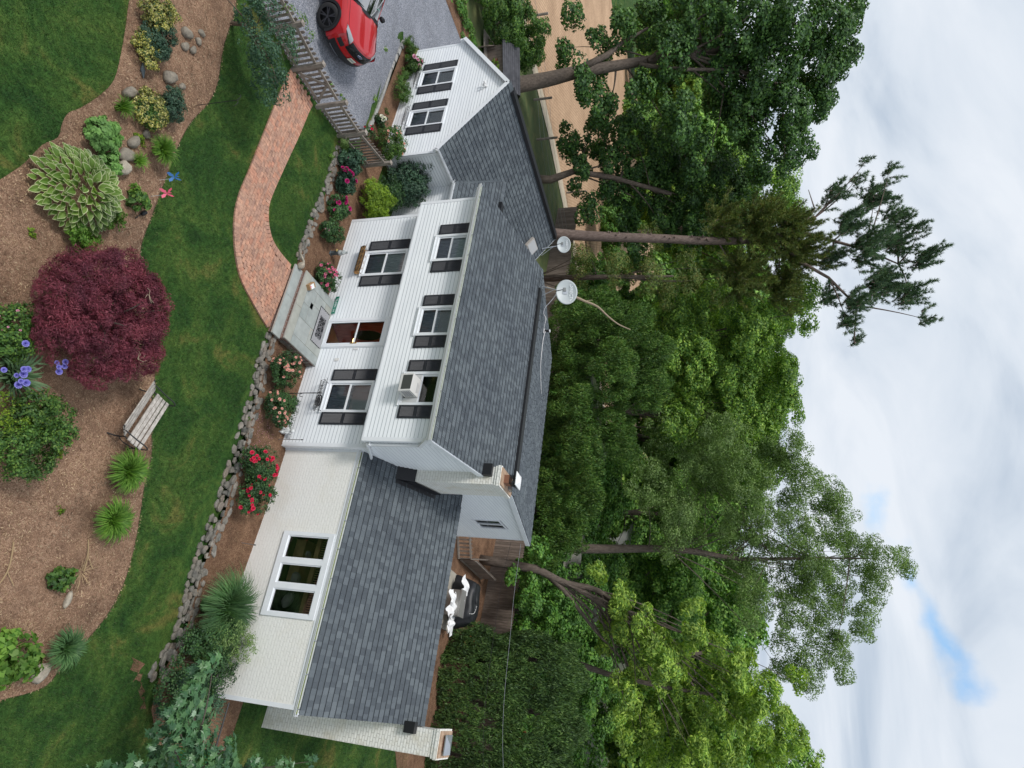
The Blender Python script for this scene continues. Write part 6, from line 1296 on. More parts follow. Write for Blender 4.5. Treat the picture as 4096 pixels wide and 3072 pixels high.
# fallen leafy sprigs on the gravel
for k, (x, y, lb) in enumerate(((-11.4, -2.6, 'fallen leafy sprig on the gravel beside the gate post'), (-11.15, -3.2, 'fallen green leaves on gravel against the gate pickets'), (-15.3, -1.6, 'small fallen sprig on gravel beyond the door mirror'), (-20.0, 1.8, 'fallen leaves on the gravel far from the car'), (-13.2, -1.1, 'fallen leaf scrap on gravel near the kerb'))):
    shrub('fallen_sprig', lb, 'leaf litter', x, y, gz(x, y) + .03, .14, .05, 'decid', .07, .04, 26, .06, 1, 'fallen sprigs on the drive', stems=0)
# fallen petals and mulch chips read as stuff
P = np.stack([RNG.uniform(-.5, .7, 110), RNG.uniform(-1.35, -.5, 110), np.full(110, .045)], 1); P[:, 2] = [bed(a, b) + .035 for a, b in P[:, :2]]
stuff(leaves('fallen_petals', P, np.tile([0, 0, 1.], (110, 1)), .022, .02, M['f_blush'], None, up=2, jit=.2), 'scatter of fallen pale petals on the mulch between the rose bushes', 'petals')
def in_poly_np(X, Y, P):
    c = np.zeros(len(X), bool); j = len(P) - 1
    for i in range(len(P)):
        (xi, yi), (xj, yj) = P[i], P[j]
        if yi != yj: c ^= ((yi > Y) != (yj > Y)) & (X < (xj - xi) * (Y - yi) / (yj - yi) + xi)
        j = i
    return c
def scatter_chips(n, poly, fn, off, nm, lb, mt, ln, wd):
    xs = [p[0] for p in poly]; ys = [p[1] for p in poly]; X = RNG.uniform(max(min(xs), -10.5), max(xs), n * 3); Y = RNG.uniform(min(ys), max(ys), n * 3)
    k = in_poly_np(X, Y, poly); X, Y = X[k][:n], Y[k][:n]; P = np.array([(x, y, fn(x, y) + off) for x, y in zip(X, Y)]); o = leaves(nm, P, np.tile([0, 0, 1.], (len(P), 1)), ln, wd, mt, None, up=1.5, jit=.45, size_j=.6); stuff(o, lb, 'mulch chips')
chip = leafm('wood_chip', [(.12, .07, .045), (.24, .155, .10), (.36, .25, .165), (.50, .38, .26)], 0, .95, .1)
scatter_chips(26000, ISL, gz, .068, 'mulch_chips', 'loose shredded bark chips over the island bed', chip, .045, .011)
chip2 = leafm('bark_chip', [(.09, .045, .028), (.16, .09, .055), (.26, .165, .10), (.34, .24, .15)], 0, .95, .1)
scatter_chips(12000, HB, bed, .035, 'mulch_chips', 'loose bark chips over the bed along the front wall', chip2, .04, .010)
# lawn blades
def lawn(n):
    X = RNG.uniform(-9.9, 9.2, n); Y = RNG.uniform(-10.6, 13.5, n)
    k = ~(((Y > -1.9) & (X < 6.2)) | ((Y > 3) & (X < 7.3)) | in_poly_np(X, Y, ISL) | in_poly_np(X, Y, PATH) | in_poly_np(X, Y, HB) | ((X > -5) & (X < -2.5) & (Y > -2.1)))
    X, Y = X[k], Y[k]; s = np.clip((X + 4) / 12, 0, 1); t = np.clip((Y - 4) / 7, 0, 1); t = t * t * (3 - 2 * t)
    return np.stack([X, Y, -.5 * s * (1 - t)], 1)
P0_ = lawn(620000); n = len(P0_); az = RNG.uniform(0, 6.28, n); hh_ = RNG.uniform(.025, .06, n); le = RNG.uniform(.2, 1.0, n) * hh_; dv = np.stack([np.cos(az), np.sin(az), np.zeros(n)], 1); sv = np.stack([-np.sin(az), np.cos(az), np.zeros(n)], 1) * .005
A1 = P0_ - sv; A2 = P0_ + sv; A3 = P0_ + dv * le[:, None] + np.array([0, 0, 1]) * hh_[:, None]
stuff(np_mesh('lawn_grass', np.stack([A1, A2, A3], 1).reshape(-1, 3), np.arange(3 * n).reshape(n, 3), M['lawnblade']), 'short dark green lawn grass around the beds and path', 'grass')

# ------------------------------------------------------------------ trees (crown clumps: x, y, z, radius)
C_PINE = [(-24.7, 20.0, 13.2, 1.2), (-25.6, 20.8, 15.9, 1.3), (-22.1, 22.3, 14.4, 1.6), (-21.9, 23.8, 16.9, 1.4), (-23.9, 22.4, 18.0, 1.6), (-24.0, 23.7, 20.2, 1.1), (-24.4, 20.5, 20.9, 1.2), (-26.9, 20.6, 20.3, 1.0), (-28.1, 22.6, 23.3, 1.3), (-29.1, 21.3, 24.0, 0.7), (-29.1, 21.6, 22.1, 0.7), (-23.2, 21.9, 22.1, 1.4), (-24.7, 23.0, 24.1, 1.3), (-23.4, 23.5, 25.7, 1.1), (-22.3, 24.3, 23.3, 1.5), (-21.8, 25.3, 25.1, 1.2), (-19.5, 24.7, 25.7, 0.7), (-20.4, 23.6, 21.5, 1.2), (-19.1, 24.3, 21.0, 0.9), (-19.2, 26.8, 22.0, 0.6), (-21.4, 24.5, 20.1, 0.9), (-28.4, 19.4, 22.1, 0.5), (-26.9, 23.3, 24.7, 1.1), (-25.0, 22.1, 25.4, 0.7)]
T_PINE = [(-22.6, 17.79, 3.61), (-22.8, 18.47, 6.0), (-23.17, 19.47, 9.59), (-23.47, 20.41, 12.87), (-24.0, 21.12, 15.86), (-24.94, 21.33, 17.96), (-25.7, 21.32, 19.15)]
T_PINE2 = [(-24.6, 21.21, 17.06), (-24.66, 21.67, 18.55), (-24.48, 22.36, 20.34), (-24.21, 23.2, 22.43), (-23.66, 24.18, 24.52)]
T_PINE3 = [(-24.28, 21.27, 16.76), (-23.06, 22.31, 17.95), (-22.24, 23.44, 20.03), (-20.82, 24.78, 21.82), (-18.59, 25.9, 21.65)]
C_SPARSE = [(-10.3, 29.4, 11.3, 2.6), (-8.3, 29.1, 14.3, 2.5), (-11.3, 26.6, 13.1, 1.9), (-12.2, 31.2, 16.1, 1.8), (-12.0, 28.6, 17.4, 1.3), (-10.0, 29.8, 18.0, 1.6), (-10.5, 34.0, 20.4, 1.4), (-8.7, 34.6, 20.9, 1.7), (-7.5, 31.3, 17.4, 1.9), (-6.4, 34.1, 14.5, 2.4), (-6.0, 33.8, 19.1, 2.0), (-6.8, 35.0, 22.0, 1.5), (-6.0, 33.7, 23.4, 1.2), (-6.9, 37.5, 25.8, 0.9), (-4.7, 36.6, 23.3, 1.1), (-4.6, 37.2, 21.0, 1.7), (-4.7, 35.7, 17.7, 2.0), (-2.3, 35.7, 22.2, 1.1), (-2.0, 35.4, 19.8, 1.4), (-0.3, 35.5, 20.3, 1.1), (0.5, 35.3, 18.8, 1.3), (1.1, 35.9, 20.8, 0.6), (-1.9, 34.3, 17.4, 1.6), (0.5, 37.0, 17.2, 1.4), (-2.2, 31.9, 14.8, 1.5), (2.0, 38.6, 18.8, 0.8), (-8.6, 27.9, 8.2, 1.9), (-6.5, 29.4, 9.8, 2.2), (-12.3, 28.4, 8.7, 1.7)]
T_SPARSE = [(-4.33, 29.1, 2.73), (-4.53, 29.77, 5.06), (-4.97, 30.58, 8.16), (-5.23, 31.47, 11.27), (-5.13, 32.56, 14.38), (-5.83, 33.74, 19.04), (-6.39, 34.99, 23.7)]
C_WALNUT = [(-1.0, 20.2, 6.3, 0.6), (0.1, 20.3, 7.3, 0.9), (1.1, 21.7, 7.7, 1.0), (1.8, 22.8, 6.6, 0.9), (1.8, 20.5, 9.0, 1.1), (2.8, 25.1, 8.2, 1.3), (3.1, 21.4, 9.9, 1.1), (3.9, 25.5, 10.8, 1.4), (4.8, 25.9, 9.3, 1.4), (4.7, 21.5, 7.9, 1.0), (5.4, 26.7, 11.3, 1.4), (4.0, 24.4, 12.7, 1.4), (2.2, 24.3, 12.3, 1.2), (1.1, 20.7, 11.3, 1.1), (2.9, 22.6, 13.6, 1.1), (4.7, 24.3, 14.1, 1.2), (5.9, 28.3, 13.0, 1.5), (3.7, 24.1, 14.8, 0.9), (4.9, 27.7, 15.7, 1.1), (6.3, 29.1, 15.3, 1.2), (5.6, 29.3, 16.8, 0.9), (6.3, 27.0, 17.3, 0.6), (3.0, 25.1, 16.5, 0.6), (6.5, 25.6, 10.1, 1.2), (6.4, 25.9, 7.8, 1.2), (7.2, 24.4, 11.3, 1.1), (7.8, 26.9, 8.8, 1.0)]
T_WAL = [(-0.79, 19.25, 2.92), (-0.72, 19.44, 3.37), (-0.32, 20.08, 4.66), (-0.18, 20.7, 6.32), (0.8, 21.76, 7.95)]
T_WAL2 = [(-0.48, 19.73, 3.87), (0.03, 20.22, 4.54), (0.84, 20.9, 5.31), (1.77, 21.67, 6.17), (2.86, 22.68, 7.46)]
T_WAL3 = [(3.3, 21.79, 4.09), (3.46, 22.27, 5.27), (3.74, 22.93, 6.8), (4.0, 24.08, 9.85), (4.0, 24.87, 12.25)]
C_D3 = [(-22.1, 27.0, 9.6, 2.2), (-22.0, 28.4, 12.7, 2.5), (-19.9, 26.4, 15.2, 2.1), (-23.5, 29.7, 17.9, 1.8), (-22.8, 26.3, 18.9, 1.1), (-18.1, 27.3, 10.7, 2.4), (-18.5, 29.4, 14.0, 2.4), (-19.8, 31.1, 16.8, 1.9), (-22.0, 28.1, 19.4, 0.7)]
C_D4 = [(-16.2, 31.2, 11.3, 2.5), (-16.0, 30.7, 14.6, 2.3), (-16.2, 30.3, 17.2, 1.4), (-13.3, 30.6, 13.3, 1.7), (-13.8, 30.6, 16.1, 1.3), (-13.3, 28.2, 9.7, 1.7), (-17.8, 28.9, 17.8, 1.1), (-16.5, 32.4, 18.6, 0.6)]
C_D5 = [(-5.2, 45.9, 5.0, 2.6), (-4.1, 44.0, 9.3, 2.8), (0.9, 45.4, 7.3, 2.2), (4.9, 50.4, 2.9, 2.4), (-2.7, 47.7, 13.2, 2.3), (-7.7, 43.6, 10.4, 2.5), (7.1, 51.6, 13.5, 2.4), (7.4, 54.6, 17.1, 2.1), (-6.5, 47.8, 15.2, 2.1), (7.1, 54.7, 19.8, 1.2)]
C_D6 = [(-10.1, 40.2, 3.8, 1.6), (-8.6, 40.3, 7.0, 1.6), (-14.9, 40.3, 4.7, 2.1), (-11.4, 39.6, 9.7, 2.0), (-11.0, 43.1, 12.8, 2.1), (-7.1, 43.5, 3.1, 1.7)]
C_EVA = [(-16.0, 16.5, 4.0, 1.0), (-16.5, 18.4, 5.5, 1.5), (-16.2, 19.8, 7.4, 1.5), (-14.8, 20.2, 9.0, 0.9), (-14.3, 19.2, 4.1, 1.3), (-12.8, 18.9, 6.5, 1.5), (-12.5, 20.7, 8.6, 1.2), (-11.0, 19.1, 4.1, 1.3), (-11.0, 21.8, 6.0, 1.5), (-8.7, 20.8, 4.3, 1.3), (-9.2, 21.9, 6.9, 1.0)]
C_EVB = [(-6.7, 22.2, 2.7, 1.3), (-5.9, 22.9, 4.6, 1.2), (-4.4, 23.3, 2.7, 1.2), (-7.3, 21.1, 5.2, 0.9), (-2.2, 23.0, 2.5, 0.9), (-3.7, 23.5, 4.1, 0.9)]
C_UND = [(-22.2, 19.9, 3.6, 1.1), (-21.5, 20.2, 6.2, 1.2), (-21.5, 21.5, 8.3, 1.2), (-21.5, 21.1, 10.8, 1.3), (-21.4, 23.0, 13.2, 1.3), (-25.4, 22.1, 8.1, 1.0), (-21.9, 22.1, 3.1, 0.9), (-21.1, 23.1, 9.5, 1.0)]
C_MAPLE = [(-36.7, 13.8, 11.4, 2.5), (-36.4, 14.2, 14.4, 2.5), (-35.8, 14.3, 17.3, 2.1), (-36.9, 15.4, 19.8, 1.6), (-40.1, 16.9, 22.0, 1.0), (-35.5, 16.8, 13.3, 2.3), (-34.0, 16.2, 16.2, 2.2), (-36.2, 18.0, 19.2, 2.0), (-37.0, 18.1, 21.1, 1.2), (-32.1, 18.1, 14.5, 1.9), (-32.7, 18.7, 17.6, 1.7), (-34.2, 19.1, 19.8, 1.1), (-34.3, 13.9, 9.9, 1.6), (-37.1, 13.5, 8.3, 1.3), (-31.5, 14.3, 7.9, 1.0), (-29.9, 19.3, 17.5, 1.1), (-31.5, 20.3, 18.9, 0.6), (-30.0, 19.6, 15.7, 1.4), (-30.2, 15.8, 10.2, 1.6), (-30.3, 19.3, 11.4, 1.6), (-34.1, 12.9, 2.7, 0.6), (-34.7, 13.1, 5.0, 0.8), (-30.8, 12.2, 4.2, 0.7), (-31.3, 14.8, 5.3, 0.8), (-35.1, 11.9, 6.7, 0.7), (-37.1, 11.7, 3.4, 0.5)]
T_MAPLE = [(-30.25, 11.5, -0.36), (-31.19, 12.14, 1.98), (-32.19, 12.63, 4.0), (-33.14, 13.27, 6.34), (-34.45, 14.12, 9.93), (-35.65, 14.95, 13.26), (-37.22, 15.92, 17.56)]
T_MAPLE2 = [(-31.97, 12.3, 4.07), (-33.3, 12.53, 5.8), (-34.39, 12.6, 6.66), (-35.88, 12.76, 8.44)]
T_MAPLE3 = [(-33.38, 13.38, 8.47), (-35.91, 13.2, 10.85), (-37.55, 13.28, 12.65)]
T_MAPLE4 = [(-33.03, 13.37, 7.87), (-33.42, 14.5, 10.84), (-34.1, 15.49, 13.84), (-33.94, 16.94, 16.88)]
C_M2 = [(-31.9, 17.8, 2.3, 0.9), (-33.7, 19.2, 4.1, 1.2), (-33.1, 19.4, 6.4, 1.5), (-32.9, 21.0, 8.7, 1.6), (-29.5, 18.8, 3.0, 1.0), (-30.5, 20.4, 5.3, 1.5), (-30.5, 21.8, 8.0, 1.6), (-30.4, 23.0, 10.4, 1.6), (-27.2, 20.3, 3.8, 0.8), (-28.4, 22.8, 6.2, 1.1), (-28.5, 23.8, 9.0, 1.3), (-27.7, 24.1, 11.4, 1.2), (-31.9, 23.8, 13.1, 1.9), (-30.8, 24.9, 14.8, 1.5), (-25.4, 23.1, 7.2, 0.7)]
T_M2 = [(-28.14, 18.2, 0.5), (-28.46, 18.3, 1.32), (-29.21, 18.44, 2.94), (-29.15, 19.45, 5.87), (-28.62, 21.02, 9.76)]
C_D7 = [(-43.1, 34.4, 15.7, 2.3), (-41.6, 34.5, 19.1, 1.9), (-41.0, 38.6, 20.7, 1.4), (-39.7, 38.9, 18.1, 2.3), (-35.7, 38.0, 15.7, 2.3), (-36.9, 39.9, 20.2, 1.3), (-39.4, 36.6, 14.0, 2.3)]
C_WALLTREES = [(-0.1, 20.0, 2.3, 1.0), (1.5, 19.8, 3.1, 1.1), (2.7, 21.8, 3.0, 1.1), (1.3, 20.9, 4.1, 1.0), (3.2, 22.2, 4.3, 0.9), (-1.4, 18.8, 3.2, 0.7)]
C_HEDGE = [(4.2, 17.4, 0.8, 0.9), (3.6, 17.8, 0.8, 1.0), (3.6, 18.1, 2.3, 1.1), (3.2, 18.5, 3.6, 1.0), (3.8, 17.9, 4.9, 0.9), (5.7, 17.3, 0.8, 1.0), (5.5, 18.2, 1.0, 1.4), (5.2, 19.0, 2.5, 1.4), (5.2, 18.8, 4.2, 1.3), (5.5, 20.1, 5.0, 0.8), (7.3, 19.0, 0.8, 1.0), (7.2, 18.4, 1.0, 1.3), (7.0, 19.7, 2.6, 1.4), (7.0, 19.7, 4.2, 1.4), (7.1, 19.7, 5.0, 0.8), (8.8, 19.0, 0.8, 1.0), (8.8, 19.9, 1.3, 1.4), (8.6, 20.1, 3.1, 1.3), (8.6, 20.6, 4.4, 1.1), (3.6, 16.1, 0.6, 0.6), (4.4, 19.2, 5.4, 0.6)]
C_FG = [(5.8, -3.4, 2.7, 0.2), (6.0, -3.2, 2.3, 0.2), (6.3, -3.1, 2.2, 0.3), (6.6, -3.3, 2.3, 0.3), (6.7, -2.5, 2.1, 0.3), (6.8, -3.5, 2.3, 0.3), (7.1, -3.0, 1.8, 0.3), (7.1, -3.0, 2.3, 0.3), (7.1, -2.8, 2.5, 0.3), (7.4, -2.9, 2.6, 0.3), (7.7, -2.3, 1.4, 0.4), (7.4, -2.5, 2.9, 0.3), (7.6, -3.2, 1.6, 0.2), (7.4, -2.1, 3.4, 0.2), (7.3, -2.5, 4.2, 0.2), (7.2, -1.9, 4.4, 0.1), (7.8, -3.0, 1.1, 0.2), (7.9, -3.1, 0.4, 0.1), (7.9, -2.6, 0.4, 0.2), (6.9, -2.5, 2.0, 0.3), (7.0, -2.6, 3.0, 0.1), (7.5, -2.0, 2.6, 0.2), (7.5, -2.1, 3.1, 0.2)]
C_CRAB = [(-8.0, -7.4, 0.4, 0.2), (-7.6, -7.4, 1.0, 0.3), (-8.0, -6.8, 1.0, 0.4), (-7.8, -6.6, 1.5, 0.4), (-7.9, -6.3, 0.5, 0.4), (-7.8, -6.1, 1.0, 0.4), (-7.2, -6.1, 1.7, 0.3), (-6.6, -6.4, 1.3, 0.3), (-7.4, -6.2, 0.5, 0.3), (-6.3, -6.5, 2.1, 0.3), (-7.2, -7.1, 1.1, 0.3), (-7.9, -7.0, 0.4, 0.2), (-8.4, -6.8, 1.5, 0.3), (-8.1, -7.1, 2.4, 0.2)]
T_CRAB = [(-8.63, -7.1, 0.55), (-8.35, -7.14, -0.01), (-8.46, -7.31, -0.35)]
def E(c, fx=1, fz=.8): return [((x, y, z), (r * fx, r * fx, r * fz)) for x, y, z, r in c]
def tube_r(a, b, n): return [a + (b - a) * k / (n - 1) for k in range(n)]
BT = 'trees behind the house'
def more(*ls):
    def f(mb):
        for l, r0 in ls: mb.tube(l, tube_r(r0, r0 * .3, len(l)), 8)
    return f
tree('maple_tree', 'huge dark green maple rising behind the left wing with a forked grey trunk', 'tree', smooth_poly([(-29.9, 11.3, -.3)] + T_MAPLE[1:], 3), tube_r(.55, .14, 3 * (len(T_MAPLE) - 1) + 1), E(C_MAPLE[:20], 1.08, .9) + E(C_MAPLE[20:], 1.7, 1.1), 'maple', .20, .17, .75, .62, 46, 26, .10, BT, extra=more((T_MAPLE2, .26), (T_MAPLE3, .14), (T_MAPLE4, .16)), twigs=14, droop=.3)
tree('maple_tree', 'second dark leafy maple in front of the ploughed field, right of the huge one', 'tree', [(-28.6, 18.2, -.1)] + T_M2[1:], tube_r(.34, .12, len(T_M2)), E(C_M2, 1.3, 1.0), 'maple', .19, .16, .8, .55, 46, 16, .08, BT, droop=.3)
t = tree('pine_tree', 'tall leaning pine with bare knotted trunk and ragged crown against the sky', 'tree', smooth_poly([(-22.3, 16.6, -.1)] + T_PINE, 2), tube_r(.38, .17, 2 * len(T_PINE) + 1), [((-24.7, 20.0, 13.2), (.1, .1, .1))], 'pineb', .2, .02, 1, .1, 3, 0, .1, BT, barkm='pinebark', extra=more((T_PINE2, .16), (T_PINE3, .15)))
def needles(t, cl_, mt, dens, nm, sweep):
    Ps, Ds, tw = [], [], MB()
    for x, y, z, r in cl_:
        c = np.array([x, y, z]); k = max(4, int(dens * r * r * 3.2))
        for q in range(k):
            st_ = c + unit(RNG.normal(0, 1, (1, 3)))[0] * r * RNG.uniform(.1, .9) * np.array([1, 1, .6]) - np.array(sweep) * r * .5; d0 = unit((np.array(sweep) * 1.2 + RNG.normal(0, .42, 3))[None])[0]; L_ = r * RNG.uniform(.7, 1.5); nn_ = max(4, int(L_ / .085))
            pth = [st_ + d0 * L_ * u + np.array([0, 0, .12]) * L_ * u * u for u in np.linspace(0, 1, 5)]; tw.tube([tuple(v) for v in pth], [.02, .016, .012, .009, .006], 4, False)
            for u in np.linspace(.1, 1, nn_):
                p0 = st_ + d0 * L_ * u + np.array([0, 0, .12]) * L_ * u * u; m_ = 20; d = unit(RNG.normal(0, .55, (m_, 3)) + d0 * .9); Ps.append(p0 + d * RNG.uniform(0, .03, (m_, 1)) + RNG.normal(0, .05, 3)); Ds.append(d)
    P, D = np.concatenate(Ps), np.concatenate(Ds); n = len(P); b_ = unit(np.cross(D, RNG.normal(0, 1, (n, 3)))); l = .24 * RNG.uniform(.6, 1.1, (n, 1)); wd = .015; V = np.stack([P - b_ * wd, P + b_ * wd, P + D * l + b_ * wd * .3, P + D * l - b_ * wd * .3], 1).reshape(-1, 3)
    np_mesh(nm, V, np.arange(4 * n).reshape(n, 4), M[mt], t); tw.build('twigs', M['pinebark'], t)
needles(t, C_PINE[5:], 'pine', 5.6, 'crown', (-.5, .05, .80)); needles(t, C_PINE[:5] + [(-24.2, 20.2, 15.5, 1.5), (-24.6, 20.4, 17.4, 1.3)], 'pineb', 10, 'lower_crown', (.1, -.3, .35))
m = MB(); Cp = [Vector(c[:3]) for c in C_PINE]; hubs = [Vector(p) for p in T_PINE[3:] + T_PINE2 + T_PINE3]
for k, c in enumerate(Cp): h_ = min(hubs, key=lambda v: (v - c).length + (2 if v.z > c.z + .5 else 0)); branches(m, h_, .06, [c], k, 6)
rn = random.Random(4)
for k in range(16): p = Vector(T_PINE[0]).lerp(Vector(T_PINE[3]), rn.uniform(.1, 1)); d = Vector((rn.uniform(-.4, 1), -1, rn.uniform(-.1, .3))).normalized(); m.tube([p + d * .25, p + d * .42], [.06, .05], 6)
m.tube([T_PINE[4], (-24.3, 20.4, 18.2), (-25.2, 19.9, 18.9), (-26.6, 19.6, 18.6)], [.10, .07, .05, .02], 6)
m.split('limb', M['pinebark'], t, True)
tree('tall_airy_tree', 'tallest light airy fine-leaved tree reaching above the others into the sky', 'tree', smooth_poly([(-4.4, 28.6, -.1)] + T_SPARSE, 2), tube_r(.42, .03, 2 * len(T_SPARSE) + 1), E(C_SPARSE, 1.1, 1.0), 'sparse', .13, .07, .85, .50, 60, 46, .05, BT, flat=.9, shell=.2, jit=1.1)
tree('walnut_tree', 'yellow-green feathery walnut with curved forked trunks behind the board fence', 'tree', smooth_poly([(-1.0, 18.9, -.1)] + T_WAL, 3), tube_r(.26, .12, 3 * len(T_WAL) + 1), E(C_WALNUT, 1.05, .8), 'walnut', .22, .075, .95, .45, 62, 30, .07, BT, extra=more((T_WAL2, .17), ([(3.2, 21.2, -.1)] + T_WAL3, .24)), up=.7, droop=.25)
tree('broadleaf_tree', 'bright green broadleaf tree crowned right of the pine', 'tree', [(-20.5, 28.5, 0), (-20.6, 28.4, 6), (-20.8, 28.3, 14)], [.4, .3, .1], E(C_D3, 1.1, .9), 'decid', .18, .115, .8, .6, 62, 20, .08, BT)
tree('broadleaf_tree', 'bright green broadleaf tree in the middle of the treeline', 'tree', [(-15.5, 30.5, 0), (-15.5, 30.5, 6), (-15.4, 30.6, 14)], [.4, .3, .1], E(C_D4, 1.1, .9), 'decid', .18, .115, .8, .6, 62, 20, .08, BT)
tree('broadleaf_tree', 'mid green tree far behind the walnut at the lower frame side', 'tree', [(0, 46, 0), (0, 46, 6), (0, 46, 14)], [.4, .3, .1], E(C_D5, 1.15, .95), 'decid2', .25, .16, .6, .8, 60, 20, .1, BT)
tree('broadleaf_tree', 'mid green tree partly hiding the white house', 'tree', [(-10.5, 41, 0), (-10.5, 41, 5), (-10.6, 41.2, 10)], [.35, .25, .1], E(C_D6, 1.1, .9), 'decid2', .22, .14, .55, .7, 46, 18, .09, BT)
tree('broadleaf_tree', 'light green tree seen between the maples and the pine', 'tree', [(-39.5, 37.5, 0), (-39.5, 37.5, 7), (-39.6, 37.4, 15)], [.45, .3, .1], E(C_D7, 1.1, .95), 'decid', .23, .15, .6, .8, 56, 16, .1, BT)
tree('arborvitae_clump', 'broad dark olive arborvitae mass just behind the board fence', 'evergreen', [(-13.5, 20.5, 0), (-13.5, 20.5, 4)], [.3, .1], E(C_EVA, 1.15, 1.0) + [((-13.5, 21.5, 2.2), (5, 1.6, 2.2))], 'arbor', .17, .045, 1.5, .38, 90, 8, .06, BT, up=.6, vert=.55, flat=1.2)
tree('arborvitae_clump', 'lower arborvitae mass behind the chimney side of the roof', 'evergreen', [(-5, 22.8, 0), (-5, 22.8, 3)], [.3, .1], E(C_EVB, 1.2, 1.0) + [((-4.5, 23, 1.6), (4, 1.5, 1.8))], 'arbor', .17, .045, 1.4, .38, 90, 8, .06, BT, up=.6, vert=.55, flat=1.2)
tree('understory_tree', 'dim olive understory tree directly right of the pine trunk', 'tree', [(-21.6, 21, 0), (-21.6, 21.2, 5), (-21.5, 21.4, 10)], [.25, .18, .06], E(C_UND, 1.1, .9), 'pineb', .18, .04, .9, .5, 44, 22, .05, BT)
tree('low_thicket', 'low leafy thicket behind the right end of the board fence', 'thicket', [(1.2, 21, 0), (1.2, 21, 2)], [.15, .05], E(C_WALLTREES, 1.2, 1.0) + [((3.5, 22, 1.4), (3.2, 1.2, 1.4))], 'ivy', .16, .11, 1.1, .4, 50, 8, .05, BT)
t = thing('cypress_hedge', 'very tall thick dark green cypress hedge at the lower right behind the wing', 'hedge', (6, 17.5, 0))
hc, hr = np.array([8.9, 17.6, 2.95]), np.array([6.1, 2.3, 3.05])
def hedge_pts(n):
    Pq, Dq = [], []
    for ax_i, sg_, w_ in ((1, -1, .38), (2, 1, .30), (0, -1, .14), (1, 1, .10), (0, 1, .08)):
        k = int(n * w_); u = RNG.uniform(-1, 1, (k, 3)); u[:, ax_i] = sg_; u *= (1 - .12 * (np.abs(u[:, [(ax_i + 1) % 3]]) ** 6 + np.abs(u[:, [(ax_i + 2) % 3]]) ** 6) * (np.arange(3) == ax_i)); d = np.zeros((k, 3)); d[:, ax_i] = sg_; Pq.append(hc + u * hr * RNG.uniform(.93, 1.0, (k, 1))); Dq.append(d)
    return np.concatenate(Pq), np.concatenate(Dq)
cc, dd = hedge_pts(4200); cc += np.stack([.22 * np.sin(cc[:, 2] * 2.1 + cc[:, 1] * 1.3), .25 * np.sin(cc[:, 0] * 2.3), .35 * np.sin(cc[:, 0] * 2.9 + 1) * (cc[:, 2] > 4)], 1)
Ps, Ds = [], []
for q_, d0 in zip(cc, dd): m_ = 62; d = unit(RNG.normal(0, 1, (m_, 3)) + d0 * .6); Ps.append(q_ + d * RNG.uniform(.2, 1, (m_, 1)) * np.array([.17, .17, .36])); Ds.append(unit(d + d0))
leaves('foliage', np.concatenate(Ps), np.concatenate(Ds), .17, .042, M['cypress'], t, up=.6, vert=.6, jit=.6)
m = MB(); m.tube([(6, 17.7, 0), (6, 17.7, 4.5)], .12, 8); m.tube([(3.8, 17.7, 0), (3.8, 17.7, 4)], .10, 8); m.tube([(8.2, 17.7, 0), (8.2, 17.7, 4)], .10, 8); m.split('trunk', M['bark'], t)
hd = [(hc, (6.1, 2.3, 3.0))]
P, D, _ = clumps([((hc[0] - 5.4 + k * .9, 15.75, 1.2 + (k * 1.7) % 3.8), (.3, .1, .3)) for k in range(12)], 3, .10, 12, -.9, .85); leaves('rusty_sprays', P, D, .12, .04, M['rustleaf'], t)
m = MB(); m.tube(smooth_poly([(-16.2, 14.9, 3.0), (-15.86, 15.39, 4.53), (-15.7, 15.69, 5.16), (-15.51, 16.03, 5.89), (-15.1, 16.43, 6.46), (-14.75, 16.82, 7.06), (-14.55, 17.16, 7.76)], 4), tube_r(.10, .03, 25), 7); m.tube([(-15.7, 15.7, 5.2), (-15.9, 15.9, 5.6)], [.03, .01], 5); tag(m.build('dead_branch', M['deadwood']), 'bare dead limb arching up behind the large satellite dish', 'branch')
# background fill: far trees beyond the field and behind the neighbours
FT = 'distant treeline'
far = [(-20, 46, 19, 5.5, 'decid', 'dark green treetop directly behind the middle broadleaf tree'), (-27, 44, 20, 5.5, 'decid', 'treetop rising behind the bright tree right of the pine'), (-33, 42, 21, 5, 'decid2', 'treetop wedged between the pine crown and the bright tree beside it'), (-50, 47, 19, 6, 'decid', 'treetop behind the light green tree left of the pine'), (-58, 44, 18, 6, 'decid2', 'treetop showing through gaps in the right side of the huge maple'), (-14, 50, 17, 5.5, 'decid2', 'dark treetop between the middle broadleaf tree and the tallest airy tree'), (-6, 56, 17, 6, 'decid2', 'treetop low behind the thin crown of the tallest airy tree'), (3, 60, 18, 6, 'decid2', 'treetop behind the upper crown of the feathery walnut'), (11, 56, 18, 6, 'decid', 'last background treetop at the frame edge behind the walnut'),
       (-62, 62, 17, 7, 'decid2', 'tree on the far field edge behind the second maple'), (-75, 66, 17, 7, 'decid2', 'tree on the far field edge just right of the huge maple trunk'), (-92, 62, 17, 7, 'decid', 'light green tree on the far field edge left of the huge maple trunk'), (-105, 60, 17, 7, 'decid2', 'tree on the far field edge nearest the upper left frame corner'), (-100, 80, 18, 8, 'decid2', 'tree beyond the field straight behind the huge maple fork'), (-118, 92, 19, 9, 'decid2', 'farthest big tree beyond the ploughed field'), (-70, 100, 20, 9, 'decid2', 'far big treetop behind the pine trunk'), (-45, 95, 20, 9, 'decid2', 'far big treetop between the two bright broadleaf trees'), (-38, 64, 18, 7, 'decid2', 'treetop behind the bright tree next to the pine, farther off')]
